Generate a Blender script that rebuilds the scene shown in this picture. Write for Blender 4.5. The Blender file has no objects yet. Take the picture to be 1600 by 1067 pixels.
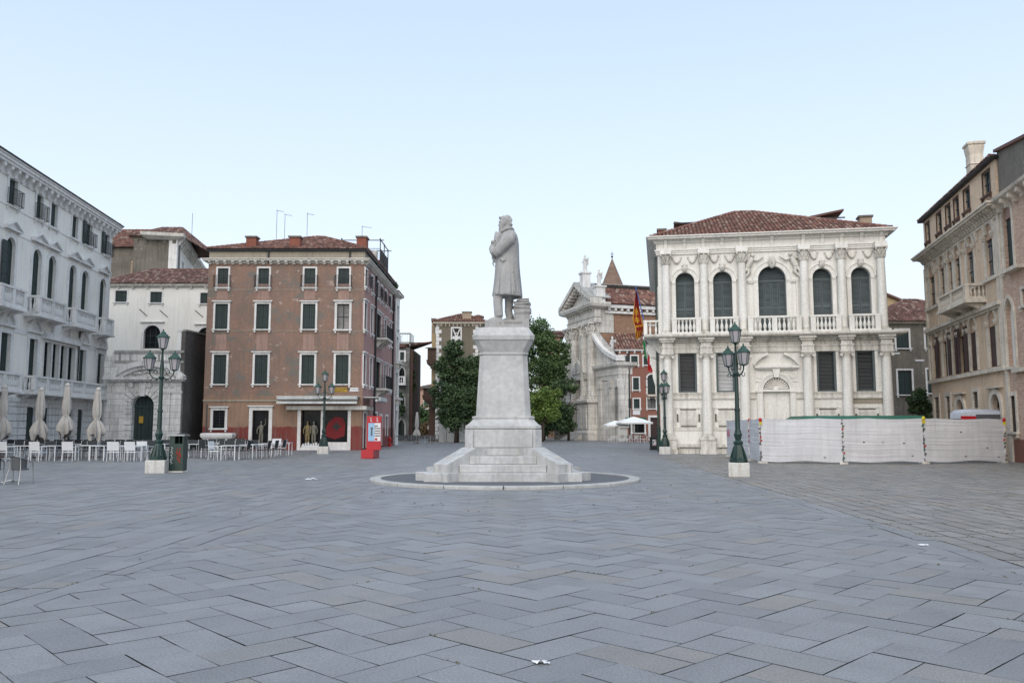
import bpy, bmesh, math, random
from mathutils import Vector, Matrix
random.seed(7)
C = bpy.context.scene
COL = C.collection
PI = math.pi
R = math.radians

# ---------------------------------------------------------------- camera
FPX = 1300.0                      # focal length in pixels of the 1600 px wide photograph
HOR = 667.5                       # horizon row
EYE = 1.65
TILT = math.atan((HOR - 533.5) / FPX)
cam_d = bpy.data.cameras.new('camera')
cam_d.sensor_width = 36
cam_d.lens = FPX / 1600 * 36
cam_d.clip_start = 0.1
cam_d.clip_end = 3000
cam = bpy.data.objects.new('camera', cam_d)
COL.objects.link(cam)
cam.location = (0, 0, EYE)
cam.rotation_euler = (PI / 2 + TILT, 0, 0)
C.camera = cam

# ---------------------------------------------------------------- sky, sun, exposure
SUN_EL, SUN_AZ = 32.0, -168.0      # degrees; azimuth clockwise from +Y
w = bpy.data.worlds.new('World')
C.world = w
w.use_nodes = True
nt = w.node_tree
nt.nodes.clear()
sky = nt.nodes.new('ShaderNodeTexSky')
sky.sky_type = 'NISHITA'
sky.sun_disc = False
sky.sun_elevation = R(SUN_EL)
sky.sun_rotation = R(SUN_AZ)
sky.altitude = 0
sky.air_density = 1.0
sky.dust_density = 0.6
sky.ozone_density = 2.2
hs = nt.nodes.new('ShaderNodeHueSaturation')
hs.inputs['Saturation'].default_value = 0.85
mx = nt.nodes.new('ShaderNodeMix')
mx.data_type = 'RGBA'
cr = nt.nodes.new('ShaderNodeValToRGB')              # pale air near the horizon, brighter overhead
cr.color_ramp.elements[0].color = (.455, .480, .488, 1)
e1 = cr.color_ramp.elements.new(.46); e1.color = (.370, .455, .585, 1)
cr.color_ramp.elements[2].color = (.76, .88, 1.0, 1)
vm = nt.nodes.new('ShaderNodeVectorMath'); vm.operation = 'SCALE'; vm.inputs['Scale'].default_value = 12.0
tc = nt.nodes.new('ShaderNodeTexCoord'); sx = nt.nodes.new('ShaderNodeSeparateXYZ'); mr = nt.nodes.new('ShaderNodeMapRange')
nt.links.new(tc.outputs['Generated'], sx.inputs[0]); nt.links.new(sx.outputs[2], mr.inputs[0])
nt.links.new(sx.outputs[2], cr.inputs[0]); nt.links.new(cr.outputs[0], vm.inputs[0]); nt.links.new(vm.outputs[0], mx.inputs[7])
mr.inputs[1].default_value = 0.0; mr.inputs[2].default_value = 0.5; mr.inputs[3].default_value = 0.97; mr.inputs[4].default_value = 0.62
nt.links.new(mr.outputs[0], mx.inputs[0])
bg = nt.nodes.new('ShaderNodeBackground')
bg.inputs[1].default_value = 0.105
wo = nt.nodes.new('ShaderNodeOutputWorld')
nt.links.new(sky.outputs[0], hs.inputs['Color'])
nt.links.new(hs.outputs[0], mx.inputs[6])
nt.links.new(mx.outputs[2], bg.inputs[0])
nt.links.new(bg.outputs[0], wo.inputs[0])
sun_d = bpy.data.lights.new('sun', 'SUN')
sun_d.energy = 1.2
sun_d.angle = R(60)
sun_d.color = (1.0, 0.88, 0.74)
sun = bpy.data.objects.new('sun', sun_d)
COL.objects.link(sun)
sv = Vector((math.sin(R(SUN_AZ)) * math.cos(R(SUN_EL)), math.cos(R(SUN_AZ)) * math.cos(R(SUN_EL)), math.sin(R(SUN_EL))))
sun.rotation_euler = sv.to_track_quat('Z', 'Y').to_euler()
C.view_settings.view_transform = 'Standard'
C.view_settings.look = 'None'
C.view_settings.exposure = 0.8
C.view_settings.gamma = 1
C.cycles.max_bounces = 5
C.cycles.use_denoising = True

# ---------------------------------------------------------------- measuring helpers
ct, st_ = math.cos(TILT), math.sin(TILT)
def ray(px, py):
    a = (px - 800) / FPX; b = (533.5 - py) / FPX
    return (a, ct - st_ * b, st_ + ct * b)
def G(px, py):                    # point of the ground seen at a pixel
    x, y, z = ray(px, py); t = -EYE / z
    return (x * t, y * t)
def D(px, py, y0):                # point at distance y0 seen at a pixel -> (x, z)
    x, y, z = ray(px, py); t = y0 / y
    return (x * t, EYE + z * t)
class Frame:                      # a facade: origin at its left end, x along it, y into the building
    def __init__(s, ax, ay, bx, by):
        s.o = (ax, ay); l = math.hypot(bx - ax, by - ay); s.len = l
        s.c, s.s = (bx - ax) / l, (by - ay) / l
        s.rot = math.atan2(by - ay, bx - ax)
    def uz(s, px, py, off=0.0):   # (x, z) in the facade frame, on the plane y = off
        x, y, z = ray(px, py)
        nx, ny = -s.s, s.c
        ox, oy = s.o[0] + nx * off, s.o[1] + ny * off
        t = (ox * nx + oy * ny) / (x * nx + y * ny)
        X, Y = x * t - s.o[0], y * t - s.o[1]
        return (X * s.c + Y * s.s, EYE + z * t)
    def u(s, px, off=0.0, py=600): return s.uz(px, py, off)[0]
    def z(s, px, py, off=0.0): return s.uz(px, py, off)[1]
    def wp(s, u, v): return (s.o[0] + s.c * u - s.s * v, s.o[1] + s.s * u + s.c * v)

# ---------------------------------------------------------------- mesh builder
class MB:
    def __init__(s): s.v = []; s.f = []; s.r = []; s.cur = 0.5
    def face(s, pts):
        b = len(s.v); s.v += [tuple(p) for p in pts]; s.f.append(tuple(range(b, b + len(pts)))); s.r.append(s.cur)
    def add(s, verts, faces):
        b = len(s.v); s.v += [tuple(p) for p in verts]
        for f in faces: s.f.append(tuple(b + i for i in f)); s.r.append(s.cur)
    def box(s, x0, x1, y0, y1, z0, z1):
        if x0 > x1: x0, x1 = x1, x0
        if y0 > y1: y0, y1 = y1, y0
        if z0 > z1: z0, z1 = z1, z0
        s.add([(x0,y0,z0),(x1,y0,z0),(x1,y1,z0),(x0,y1,z0),(x0,y0,z1),(x1,y0,z1),(x1,y1,z1),(x0,y1,z1)],
              [(0,3,2,1),(4,5,6,7),(0,1,5,4),(1,2,6,5),(2,3,7,6),(3,0,4,7)])
        return s
    def loft(s, rings, cap=True, close=True):
        n = len(rings[0]); b = len(s.v)
        for r in rings: s.v += [tuple(p) for p in r]
        for k in range(len(rings) - 1):
            for i in range(n if close else n - 1):
                j = (i + 1) % n
                s.f.append((b+k*n+i, b+k*n+j, b+(k+1)*n+j, b+(k+1)*n+i)); s.r.append(s.cur)
        if cap and close:
            s.f.append(tuple(b + i for i in reversed(range(n)))); s.r.append(s.cur)
            s.f.append(tuple(b + (len(rings)-1)*n + i for i in range(n))); s.r.append(s.cur)
        return s
    def prof(s, x0, x1, y0, y1, pz):      # rectangle plan lofted through [(projection, z)]
        return s.loft([[(x0-p,y0-p,z),(x1+p,y0-p,z),(x1+p,y1+p,z),(x0-p,y1+p,z)] for p, z in pz])
    def prism(s, pts, y0, y1):            # outline in x,z (counter-clockwise seen from -y), along y
        return s.loft([[(x, y0, z) for x, z in pts], [(x, y1, z) for x, z in pts]])
    def plate(s, pts, z0, z1):            # outline in x,y, along z
        return s.loft([[(x, y, z0) for x, y in pts], [(x, y, z1) for x, y in pts]])
    def lathe(s, prof, cx=0, cy=0, cz=0, n=12, a0=0, a1=2*PI, sx=1, sy=1):
        full = abs(a1 - a0 - 2*PI) < 1e-6
        m = n if full else n + 1
        rings = []
        for r, z in prof:
            r = max(r, 1e-4)
            rings.append([(cx + r*sx*math.cos(a0+(a1-a0)*i/n), cy + r*sy*math.sin(a0+(a1-a0)*i/n), cz + z) for i in range(m)])
        return s.loft(rings, cap=full, close=full)
    def tube(s, pts, r, n=6, r1=None):
        pts = [Vector(p) for p in pts]; rings = []
        up = Vector((0, 0, 1))
        for i, p in enumerate(pts):
            t = (pts[min(i+1, len(pts)-1)] - pts[max(i-1, 0)])
            if t.length < 1e-9: t = Vector((0, 0, 1))
            t.normalize()
            if i == 0:
                a = t.cross(up)
                if a.length < 0.05: a = t.cross(Vector((1, 0, 0)))
            else:
                a = pa - t*pa.dot(t)
                if a.length < 1e-6: a = t.cross(Vector((1, 0, 0)))
            a.normalize(); pa = a; b = a.cross(t)
            rr = r[i] if isinstance(r, (list, tuple)) else (r if r1 is None else r + (r1 - r) * i / (len(pts)-1))
            rings.append([tuple(p + a*rr*math.cos(2*PI*k/n) + b*rr*math.sin(2*PI*k/n)) for k in range(n)])
        return s.loft(rings)
    def ell(s, cx, cy, cz, rx, ry, rz, n=10, m=7):
        rings = []
        for k in range(m + 1):
            a = -PI/2 + PI * k / m; c = max(math.cos(a), 0.02); zz = math.sin(a)
            rings.append([(cx+rx*c*math.cos(2*PI*i/n), cy+ry*c*math.sin(2*PI*i/n), cz+rz*zz) for i in range(n)])
        return s.loft(rings)
    def arch(s, cx, zc, r0, r1, y0, y1, a0=0.0, a1=PI, n=14, fz=1.0):   # band between two radii, in the x,z plane
        for i in range(n):
            p = a0 + (a1-a0)*i/n; q = a0 + (a1-a0)*(i+1)/n
            P = [(cx+r0*math.cos(p), zc+r0*fz*math.sin(p)), (cx+r1*math.cos(p), zc+r1*fz*math.sin(p)),
                 (cx+r1*math.cos(q), zc+r1*fz*math.sin(q)), (cx+r0*math.cos(q), zc+r0*fz*math.sin(q))]
            s.prism(P, y0, y1)
        return s
    def band(s, outer, inner, y0, y1):    # two outlines with the same count of points
        for i in range(len(outer) - 1):
            s.prism([inner[i], outer[i], outer[i+1], inner[i+1]], y0, y1)
        return s
    def build(s, name, mat, parent=None, loc=None, smooth=False, label=None, rotz=None, fix=True):
        me = bpy.data.meshes.new(name)
        me.from_pydata(s.v, [], s.f); me.update()
        at = me.attributes.new('rnd', 'FLOAT', 'FACE')
        at.data.foreach_set('value', s.r)
        if fix:
            bm = bmesh.new(); bm.from_mesh(me)
            bmesh.ops.recalc_face_normals(bm, faces=bm.faces)
            bm.to_mesh(me); bm.free()
        if smooth is True:
            me.polygons.foreach_set('use_smooth', [True]*len(me.polygons))
        elif smooth:
            me.polygons.foreach_set('use_smooth', [True]*len(me.polygons))
            me.set_sharp_from_angle(angle=R(smooth))
        me.materials.append(mat)
        o = bpy.data.objects.new(name, me); COL.objects.link(o)
        if parent: o.parent = parent
        if loc: o.location = loc
        if rotz is not None: o.rotation_euler = (0, 0, rotz)
        if label: o['label'] = label
        return o

def tag(o, label=None, cat=None, group=None, kind=None):
    if label: o['label'] = label
    if cat: o['category'] = cat
    if group: o['group'] = group
    if kind: o['kind'] = kind
    return o
def empty(name, loc, rz=0.0, label=None, cat=None, group=None):
    o = bpy.data.objects.new(name, None); COL.objects.link(o)
    o.empty_display_size = 0.2
    o.location = loc if len(loc) == 3 else (loc[0], loc[1], 0)
    o.rotation_euler = (0, 0, rz)
    return tag(o, label, cat, group)
KIDS = {}
def copy_tree(o, parent=None):
    c = o.copy(); COL.objects.link(c)
    if parent: c.parent = parent
    for ch in list(o.children): copy_tree(ch, c)
    return c
def place(proto, used, loc, rz, label, group=None):
    o = proto if not used else copy_tree(proto)
    o.location = loc if len(loc) == 3 else (loc[0], loc[1], 0)
    o.rotation_euler = (0, 0, rz)
    o['label'] = label
    if group: o['group'] = group
    return o
def text_part(name, s, size, mat, parent, loc, rot=(PI/2, 0, 0), align='CENTER', sx=1.0, bold=0.0, ext=0.004):
    cu = bpy.data.curves.new(name, 'FONT'); cu.body = s; cu.size = size; cu.align_x = align; cu.align_y = 'CENTER'
    cu.extrude = ext; cu.offset = bold
    t = bpy.data.objects.new(name, cu); COL.objects.link(t)
    bpy.context.view_layer.update()
    me = bpy.data.meshes.new_from_object(t.evaluated_get(bpy.context.evaluated_depsgraph_get()))
    bpy.data.objects.remove(t); bpy.data.curves.remove(cu)
    me.materials.clear(); me.materials.append(mat)
    o = bpy.data.objects.new(name, me); COL.objects.link(o)
    o.parent = parent; o.location = loc; o.rotation_euler = rot; o.scale = (sx, 1, 1)
    return o
# ---------------------------------------------------------------- materials
def mk(name):
    m = bpy.data.materials.new(name); m.use_nodes = True
    n = m.node_tree; n.nodes.clear()
    o = n.nodes.new('ShaderNodeOutputMaterial'); b = n.nodes.new('ShaderNodeBsdfPrincipled')
    n.links.new(b.outputs[0], o.inputs[0])
    return m, n, b
def nd(n, t, **kw):
    x = n.nodes.new('ShaderNode' + t)
    for k, v in kw.items(): setattr(x, k, v)
    return x
def lk(n, a, b): n.links.new(a, b)
def c4(c): return (c[0], c[1], c[2], 1)
def mixc(n, fac, a, b, blend='MIX'):
    m = nd(n, 'Mix', data_type='RGBA', blend_type=blend)
    for sock, val in ((0, fac), (6, a), (7, b)):
        if isinstance(val, (int, float)): m.inputs[sock].default_value = val
        elif isinstance(val, tuple): m.inputs[sock].default_value = c4(val)
        else: lk(n, val, m.inputs[sock])
    return m.outputs[2]
def ramp(n, src, lo, hi, a=0.0, b=1.0):
    r = nd(n, 'MapRange'); r.inputs[1].default_value = lo; r.inputs[2].default_value = hi
    r.inputs[3].default_value = a; r.inputs[4].default_value = b
    lk(n, src, r.inputs[0]); return r.outputs[0]
def coords(n, sc=(1, 1, 1), loc=(0, 0, 0), world=False):
    if world: g = nd(n, 'NewGeometry').outputs['Position']
    else: g = nd(n, 'TexCoord').outputs['Object']
    mp = nd(n, 'Mapping'); mp.inputs['Scale'].default_value = sc; mp.inputs['Location'].default_value = loc
    lk(n, g, mp.inputs[0]); return mp.outputs[0]
def noise(n, vec, scale, detail=5, rough=0.55, dist=0.0):
    t = nd(n, 'TexNoise'); t.inputs['Scale'].default_value = scale; t.inputs['Detail'].default_value = detail
    t.inputs['Roughness'].default_value = rough; t.inputs['Distortion'].default_value = dist
    lk(n, vec, t.inputs['Vector']); return t.outputs['Fac']
def attr(n, nm='rnd'):
    a = nd(n, 'Attribute'); a.attribute_name = nm; return a.outputs['Fac']
def math_(n, op, a, b=None):
    m = nd(n, 'Math', operation=op)
    for i, v in enumerate((a, b)):
        if v is None: continue
        if isinstance(v, (int, float)): m.inputs[i].default_value = v
        else: lk(n, v, m.inputs[i])
    return m.outputs[0]

def mat(name, col, col2=None, rough=0.85, big=0.5, fine=14, amt=0.75, fineamt=0.18, streak=0.0, streakcol=(0.10, 0.09, 0.08),
        rnd=0.0, rndcol=None, bump=0.25, bumpd=0.01, brick=None, blocks=None, metal=0.0, patches=None, dado=None, zones=(), spec=0.35, world=False):
    m, n, b = mk(name)
    v = coords(n, world=world)
    col2 = col2 or tuple(c * 0.72 for c in col)
    f = ramp(n, noise(n, v, big, 6, 0.6, 0.3), 0.35, 0.68)
    c = mixc(n, math_(n, 'MULTIPLY', f, amt), col, col2)
    fn = noise(n, v, fine, 4, 0.65)
    c = mixc(n, 1.0, c, mixc(n, ramp(n, fn, 0.3, 0.7), (1 - fineamt,)*3, (1 + fineamt*0.4,)*3), 'MULTIPLY')
    h = fn
    if brick or blocks:
        sp = nd(n, 'SeparateXYZ'); lk(n, v, sp.inputs[0])
        cb = nd(n, 'CombineXYZ'); lk(n, math_(n, 'ADD', sp.outputs[0], sp.outputs[1]), cb.inputs[0]); lk(n, sp.outputs[2], cb.inputs[1])
        bt = nd(n, 'TexBrick')
        lk(n, cb.outputs[0], bt.inputs['Vector']); bt.inputs['Scale'].default_value = 1.0
        p = brick or blocks
        bt.inputs['Brick Width'].default_value = p['w']; bt.inputs['Row Height'].default_value = p['h']
        bt.inputs['Mortar Size'].default_value = p.get('m', 0.008); bt.inputs['Mortar Smooth'].default_value = 0.2
        bt.inputs['Color1'].default_value = (1, 1, 1, 1); bt.inputs['Color2'].default_value = c4((p.get('v', 0.72),)*3)
        bt.inputs['Mortar'].default_value = c4(p.get('mc', (0.5, 0.5, 0.48)))
        fac = bt.outputs['Fac']
        cm = mixc(n, 1.0, c, bt.outputs['Color'], 'MULTIPLY')
        mask = p.get('mask')
        if mask is not None:
            mk_ = ramp(n, noise(n, v, p.get('ms', 0.6), 6, 0.65), mask - 0.04, mask + 0.04)
            c = mixc(n, mk_, c, cm if 'bc' not in p else mixc(n, 1.0, bt.outputs['Color'], p['bc'], 'MULTIPLY'))
        else: c = cm
        h = math_(n, 'SUBTRACT', fn, fac)
    if patches:                          # (colour, threshold, scale)
        for pc, th, sc in patches:
            k = ramp(n, noise(n, coords(n, (1, 1, 1.3), (sc*3, 7*th, 1)), sc, 7, 0.7, 0.2), th, th + 0.05)
            c = mixc(n, k, c, pc)
    for zt_, zc_, za_ in zones:
        sp3 = nd(n, 'SeparateXYZ'); lk(n, v, sp3.inputs[0])
        zz = math_(n, 'ADD', sp3.outputs[2], math_(n, 'MULTIPLY', noise(n, v, 1.1, 5, 0.7), za_))
        c = mixc(n, ramp(n, zz, zt_ - 0.05, zt_ + 0.05, 0.85, 0.0), c, mixc(n, f, zc_, tuple(q * 0.72 for q in zc_)))
    if dado:                             # (z, colour): a painted band low on the wall
        sp2 = nd(n, 'SeparateXYZ'); lk(n, v, sp2.inputs[0])
        zz = math_(n, 'ADD', sp2.outputs[2], math_(n, 'MULTIPLY', noise(n, v, 1.6, 5, 0.7), dado[2]))
        k = ramp(n, zz, dado[0] - 0.03, dado[0] + 0.03, 1.0, 0.0)
        dcol = mixc(n, math_(n, 'MULTIPLY', f, 0.8), dado[1], tuple(q * 0.75 for q in dado[1]))
        c = mixc(n, k, c, dcol)
    if streak:
        s = noise(n, coords(n, (5, 5, 0.35)), 1.0, 6, 0.65)
        s2 = noise(n, v, 0.35, 3)
        k = math_(n, 'MULTIPLY', ramp(n, s, 0.46, 0.72), ramp(n, s2, 0.32, 0.58))
        c = mixc(n, math_(n, 'MULTIPLY', k, streak), c, streakcol)
    if rnd:
        a = attr(n)
        c = mixc(n, 1.0, c, mixc(n, a, (1 - rnd,)*3, (1 + rnd*0.5,)*3), 'MULTIPLY')
        if rndcol:
            a2 = math_(n, 'FRACT', math_(n, 'MULTIPLY', a, 7.31))
            c = mixc(n, ramp(n, a2, rndcol[1], rndcol[1] + 0.02), c, rndcol[0])
    lk(n, c, b.inputs['Base Color'])
    b.inputs['Roughness'].default_value = rough; b.inputs['Metallic'].default_value = metal
    b.inputs['Specular IOR Level'].default_value = spec
    bp = nd(n, 'Bump'); bp.inputs['Strength'].default_value = bump; bp.inputs['Distance'].default_value = bumpd
    lk(n, h, bp.inputs['Height']); lk(n, bp.outputs[0], b.inputs['Normal'])
    return m

DIRT = (0.13, 0.12, 0.105)
M = {}
M['white_plaster'] = mat('white_plaster', (0.82, 0.80, 0.745), (0.74, 0.715, 0.66), big=0.35, streak=0.35, streakcol=(0.33, 0.32, 0.29))
M['stone'] = mat('istrian_stone', (0.74, 0.735, 0.72), (0.60, 0.59, 0.575), big=0.9, fine=9, streak=0.5, streakcol=(0.22, 0.215, 0.20))
M['stone_rust'] = mat('rusticated_stone', (0.74, 0.735, 0.72), (0.54, 0.535, 0.52), big=0.8, fine=9, streak=0.7, streakcol=(0.16, 0.16, 0.155))
M['portal_stone'] = mat('portal_stone', (0.84, 0.83, 0.80), (0.62, 0.61, 0.59), big=0.9, fine=9, streak=0.85, streakcol=(0.17, 0.17, 0.165), blocks=dict(w=1.15, h=0.46, m=0.014, v=0.86, mc=(0.42, 0.42, 0.42)))
M['church_stone'] = mat('church_stone', (0.76, 0.73, 0.68), (0.54, 0.52, 0.475), big=0.45, fine=5, amt=1, streak=0.9, streakcol=(0.15, 0.148, 0.14), blocks=dict(w=1.6, h=0.7, m=0.02, v=0.88, mc=(0.55, 0.55, 0.55)))
M['kerb'] = mat('kerb_stone', (0.46, 0.455, 0.44), (0.33, 0.325, 0.31), big=1.5, streak=0.3)
M['arch_head'] = mat('faded_orange_plaster', (0.50, 0.33, 0.22), (0.38, 0.26, 0.18), big=2, streak=.5)
M['stone_dirty'] = mat('weathered_stone', (0.40, 0.40, 0.385), (0.24, 0.24, 0.225), big=1.1, fine=8, streak=0.8, streakcol=(0.09, 0.088, 0.08))
M['stone_warm'] = mat('palace_stone', (0.79, 0.775, 0.735), (0.69, 0.67, 0.62), big=0.6, fine=9, streak=0.45, streakcol=(0.34, 0.32, 0.27))
M['stone_trim'] = mat('palace_trim_stone', (0.72, 0.695, 0.64), (0.50, 0.48, 0.43), big=1.4, fine=12, streak=0.8, streakcol=(0.20, 0.19, 0.165))
M['marble'] = mat('monument_marble', (0.52, 0.52, 0.515), (0.35, 0.35, 0.345), big=0.9, fine=6, streak=0.75, streakcol=(0.27, 0.265, 0.25), bump=0.15)
M['statue'] = mat('statue_marble', (0.40, 0.395, 0.39), (0.29, 0.285, 0.28), big=1.6, fine=12, streak=0.8, streakcol=(0.19, 0.19, 0.185), bump=0.2)
M['pink_plaster'] = mat('weathered_pink_plaster', (0.295, 0.182, 0.137), (0.20, 0.145, 0.117), big=0.55, fine=11, amt=1.0, fineamt=0.35, streak=0.95,
    streakcol=(0.145, 0.12, 0.105), patches=[((0.36, 0.28, 0.24), 0.60, 1.5), ((0.165, 0.148, 0.128), 0.545, 0.55), ((0.42, 0.38, 0.35), 0.66, 3.5)],
    dado=(2.0, (0.20, 0.045, 0.038), 0.6), zones=((4.5, (0.31, 0.195, 0.13), 1.2),), brick=dict(w=0.25, h=0.07, m=0.01, mask=0.60, v=0.6, mc=(0.55, 0.5, 0.45), bc=(0.36, 0.22, 0.17)))
M['pink_side'] = mat('rose_plaster', (0.40, 0.235, 0.215), (0.31, 0.19, 0.175), big=0.5, streak=0.5, streakcol=(0.2, 0.14, 0.13), dado=(1.9, (0.22, 0.06, 0.05), 0.6))
M['orange_plaster'] = mat('ochre_plaster_patch', (0.36, 0.235, 0.195), (0.27, 0.18, 0.15), big=1.6, streak=0.8, streakcol=(0.18, 0.14, 0.11))
M['beige'] = mat('beige_attic_plaster', (0.34, 0.30, 0.235), (0.25, 0.22, 0.18), streak=0.6)
M['tile'] = mat('clay_roof_tile', (0.25, 0.122, 0.09), (0.16, 0.085, 0.068), big=0.7, fine=12, rnd=0.5, rndcol=((0.30, 0.22, 0.175), 0.88), streak=0.3, streakcol=(0.10, 0.08, 0.065))
M['tile_dark'] = mat('old_roof_tile', (0.19, 0.098, 0.078), (0.12, 0.07, 0.057), big=0.7, fine=12, rnd=0.5, rndcol=((0.28, 0.20, 0.16), 0.84))
M['roof_bed'] = mat('roof_bed', (0.10, 0.055, 0.04))
M['green'] = mat('dark_green_shutter', (0.026, 0.044, 0.042), (0.017, 0.030, 0.029), rough=0.6, fine=30, bump=0.1, rnd=0.15)
M['greyblue'] = mat('grey_green_shutter', (0.11, 0.135, 0.14), (0.075, 0.095, 0.098), rough=0.65, fine=30, rnd=0.2)
M['brown_shutter'] = mat('brown_shutter', (0.075, 0.042, 0.040), (0.05, 0.03, 0.028), rough=0.65, fine=30, rnd=0.2)
M['dark'] = mat('dark_interior', (0.012, 0.013, 0.014), (0.02, 0.02, 0.02), rough=0.9)
M['iron'] = mat('black_iron', (0.028, 0.030, 0.032), rough=0.6, fine=30)
M['lamp_green'] = mat('green_cast_iron', (0.008, 0.032, 0.025), (0.007, 0.022, 0.018), rough=0.42, fine=25, spec=0.5, streak=0.4, streakcol=(0.05, 0.10, 0.08))
M['verdigris'] = mat('verdigris_copper', (0.035, 0.09, 0.073), (0.015, 0.045, 0.037), rough=0.6, fine=25, big=6)
M['plinth'] = mat('lamp_plinth_stone', (0.60, 0.59, 0.56), (0.46, 0.45, 0.42), big=2, streak=0.8, streakcol=(0.30, 0.25, 0.18))
M['tan'] = mat('tan_plaster', (0.70, 0.52, 0.365), (0.54, 0.42, 0.305), big=0.45, fine=9, amt=1, streak=0.6, streakcol=(0.22, 0.185, 0.14),
    patches=[((0.33, 0.26, 0.19), 0.60, 1.3), ((0.62, 0.55, 0.44), 0.65, 2.0)])
M['tan_trim'] = mat('tan_building_stone', (0.68, 0.61, 0.51), (0.48, 0.42, 0.35), big=1.5, fine=10, streak=0.7, streakcol=(0.20, 0.175, 0.145))
M['brick'] = mat('pink_brick', (0.62, 0.44, 0.34), (0.52, 0.36, 0.28), big=0.4, fine=9, amt=1, brick=dict(w=0.27, h=0.075, m=0.012, v=0.62, mc=(1.05, 1.05, 1.0)),
    patches=[((0.44, 0.36, 0.28), 0.62, 1.0)], dado=(1.5, (0.20, 0.085, 0.06), 0.9), streak=0.3, streakcol=(0.2, 0.15, 0.12))
M['church_brick'] = mat('church_brick', (0.36, 0.22, 0.145), (0.28, 0.178, 0.125), big=0.25, fine=6, amt=1, brick=dict(w=0.35, h=0.12, m=0.015, v=0.7, mc=(0.9, 0.85, 0.8)),
    patches=[((0.36, 0.27, 0.2), 0.60, 0.6)])
M['red_house'] = mat('red_plaster', (0.27, 0.12, 0.085), (0.20, 0.095, 0.072), big=0.3, streak=0.4, streakcol=(0.2, 0.09, 0.07))
M['grey_brick'] = mat('dark_stained_brick', (0.15, 0.14, 0.13), (0.085, 0.08, 0.075), big=0.5, fine=8, amt=1, brick=dict(w=0.27, h=0.08, m=0.01, v=0.7, mc=(0.8, 0.8, 0.8)))
M['grey_plaster'] = mat('grey_brown_plaster', (0.19, 0.17, 0.14), (0.115, 0.105, 0.09), big=0.5, fine=6, amt=1, streak=0.8, streakcol=(0.07, 0.065, 0.058),
    patches=[((0.27, 0.25, 0.215), 0.60, 1.8)])
M['old_stone'] = mat('old_grey_masonry', (0.24, 0.235, 0.22), (0.12, 0.118, 0.11), big=0.9, fine=5, amt=1, streak=0.6, streakcol=(0.07, 0.07, 0.065), blocks=dict(w=0.7, h=0.3, m=0.015, v=0.7, mc=(0.4, 0.4, 0.4)))
M['ochre_house'] = mat('ochre_grey_plaster', (0.18, 0.155, 0.115), (0.125, 0.11, 0.085), big=0.4, streak=0.8, streakcol=(0.10, 0.085, 0.06))
M['yellow_wall'] = mat('yellow_plaster', (0.45, 0.345, 0.20), (0.36, 0.28, 0.17), streak=0.3)
M['far_pink'] = mat('far_pink_plaster', (0.46, 0.30, 0.22), (0.38, 0.26, 0.19))
M['wood'] = mat('weathered_wood', (0.105, 0.062, 0.048), (0.06, 0.04, 0.032), big=2, fine=20)
M['white_paint'] = mat('white_paint', (0.70, 0.71, 0.72), (0.60, 0.61, 0.62), big=2, fineamt=0.08)
M['chair_white'] = mat('white_textile', (0.66, 0.68, 0.70), rough=0.6, fine=50, fineamt=0.1, rnd=0.1)
M['chair_dark'] = mat('charcoal_textile', (0.028, 0.034, 0.038), rough=0.7, fine=50)
M['alu'] = mat('brushed_aluminium', (0.33, 0.345, 0.36), rough=0.35, metal=0.9, fineamt=0.05, bump=0.02)
M['chrome_dark'] = mat('grey_wicker', (0.085, 0.09, 0.095), rough=0.6, fine=60)
M['canvas'] = mat('canvas', (0.50, 0.475, 0.44), (0.40, 0.375, 0.345), big=2.5, fine=20, streak=0.5, streakcol=(0.28, 0.25, 0.22))
M['canvas_white'] = mat('white_canvas', (0.78, 0.78, 0.76), (0.68, 0.68, 0.66))
M['awning'] = mat('awning_cover', (0.60, 0.62, 0.61), (0.42, 0.43, 0.42), big=1.0, streak=0.8, streakcol=(0.16, 0.17, 0.16))
M['red_paint'] = mat('red_panel', (0.42, 0.012, 0.02), (0.33, 0.012, 0.02), rough=0.4, fineamt=0.05, spec=0.5)
M['red_paint_dull'] = mat('scuffed_red_panel', (0.38, 0.10, 0.11), (0.26, 0.03, 0.04), big=5, rough=0.5)
M['brick_chimney'] = mat('chimney_brick', (0.28, 0.10, 0.07), (0.21, 0.085, 0.06), brick=dict(w=0.25, h=0.07, m=0.008, v=0.75, mc=(0.9, 0.85, 0.8)))
M['chimney_tan'] = mat('chimney_plaster', (0.40, 0.31, 0.22), (0.27, 0.22, 0.17), big=2, streak=0.5)
M['net'] = mat('grey_white_netting', (0.60, 0.605, 0.62), (0.48, 0.48, 0.50), big=1.0, fine=30, fineamt=0.12, streak=0.35, streakcol=(0.30, 0.29, 0.30), bump=0.5, bumpd=0.02)
M['mask_tarp'] = mat('green_tarpaulin', (0.02, 0.12, 0.075), (0.025, 0.085, 0.055), rough=0.5, big=1.5)
M['yellow'] = mat('yellow_plastic', (0.62, 0.50, 0.02), fineamt=0.05, rough=0.4)
M['red_lens'] = mat('red_plastic', (0.45, 0.015, 0.02), fineamt=0.05, rough=0.3)
M['grey_dark'] = mat('dark_grey_plastic', (0.10, 0.10, 0.11), rough=0.5)
M['cabin_grey'] = mat('pale_grey_plastic', (0.50, 0.52, 0.57), (0.42, 0.44, 0.48), rough=0.45)
M['sign_yellow'] = mat('ochre_painted_sign', (0.42, 0.27, 0.04), (0.34, 0.21, 0.03), fineamt=0.1)
M['sign_white'] = mat('white_painted_sign', (0.68, 0.69, 0.70), (0.62, 0.63, 0.64), fineamt=0.1)
M['ink'] = mat('black_lettering', (0.03, 0.03, 0.03), rough=0.7)
M['poster_blue'] = mat('blue_poster', (0.24, 0.42, 0.60), (0.34, 0.52, 0.68), big=3, rough=0.4)
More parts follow.
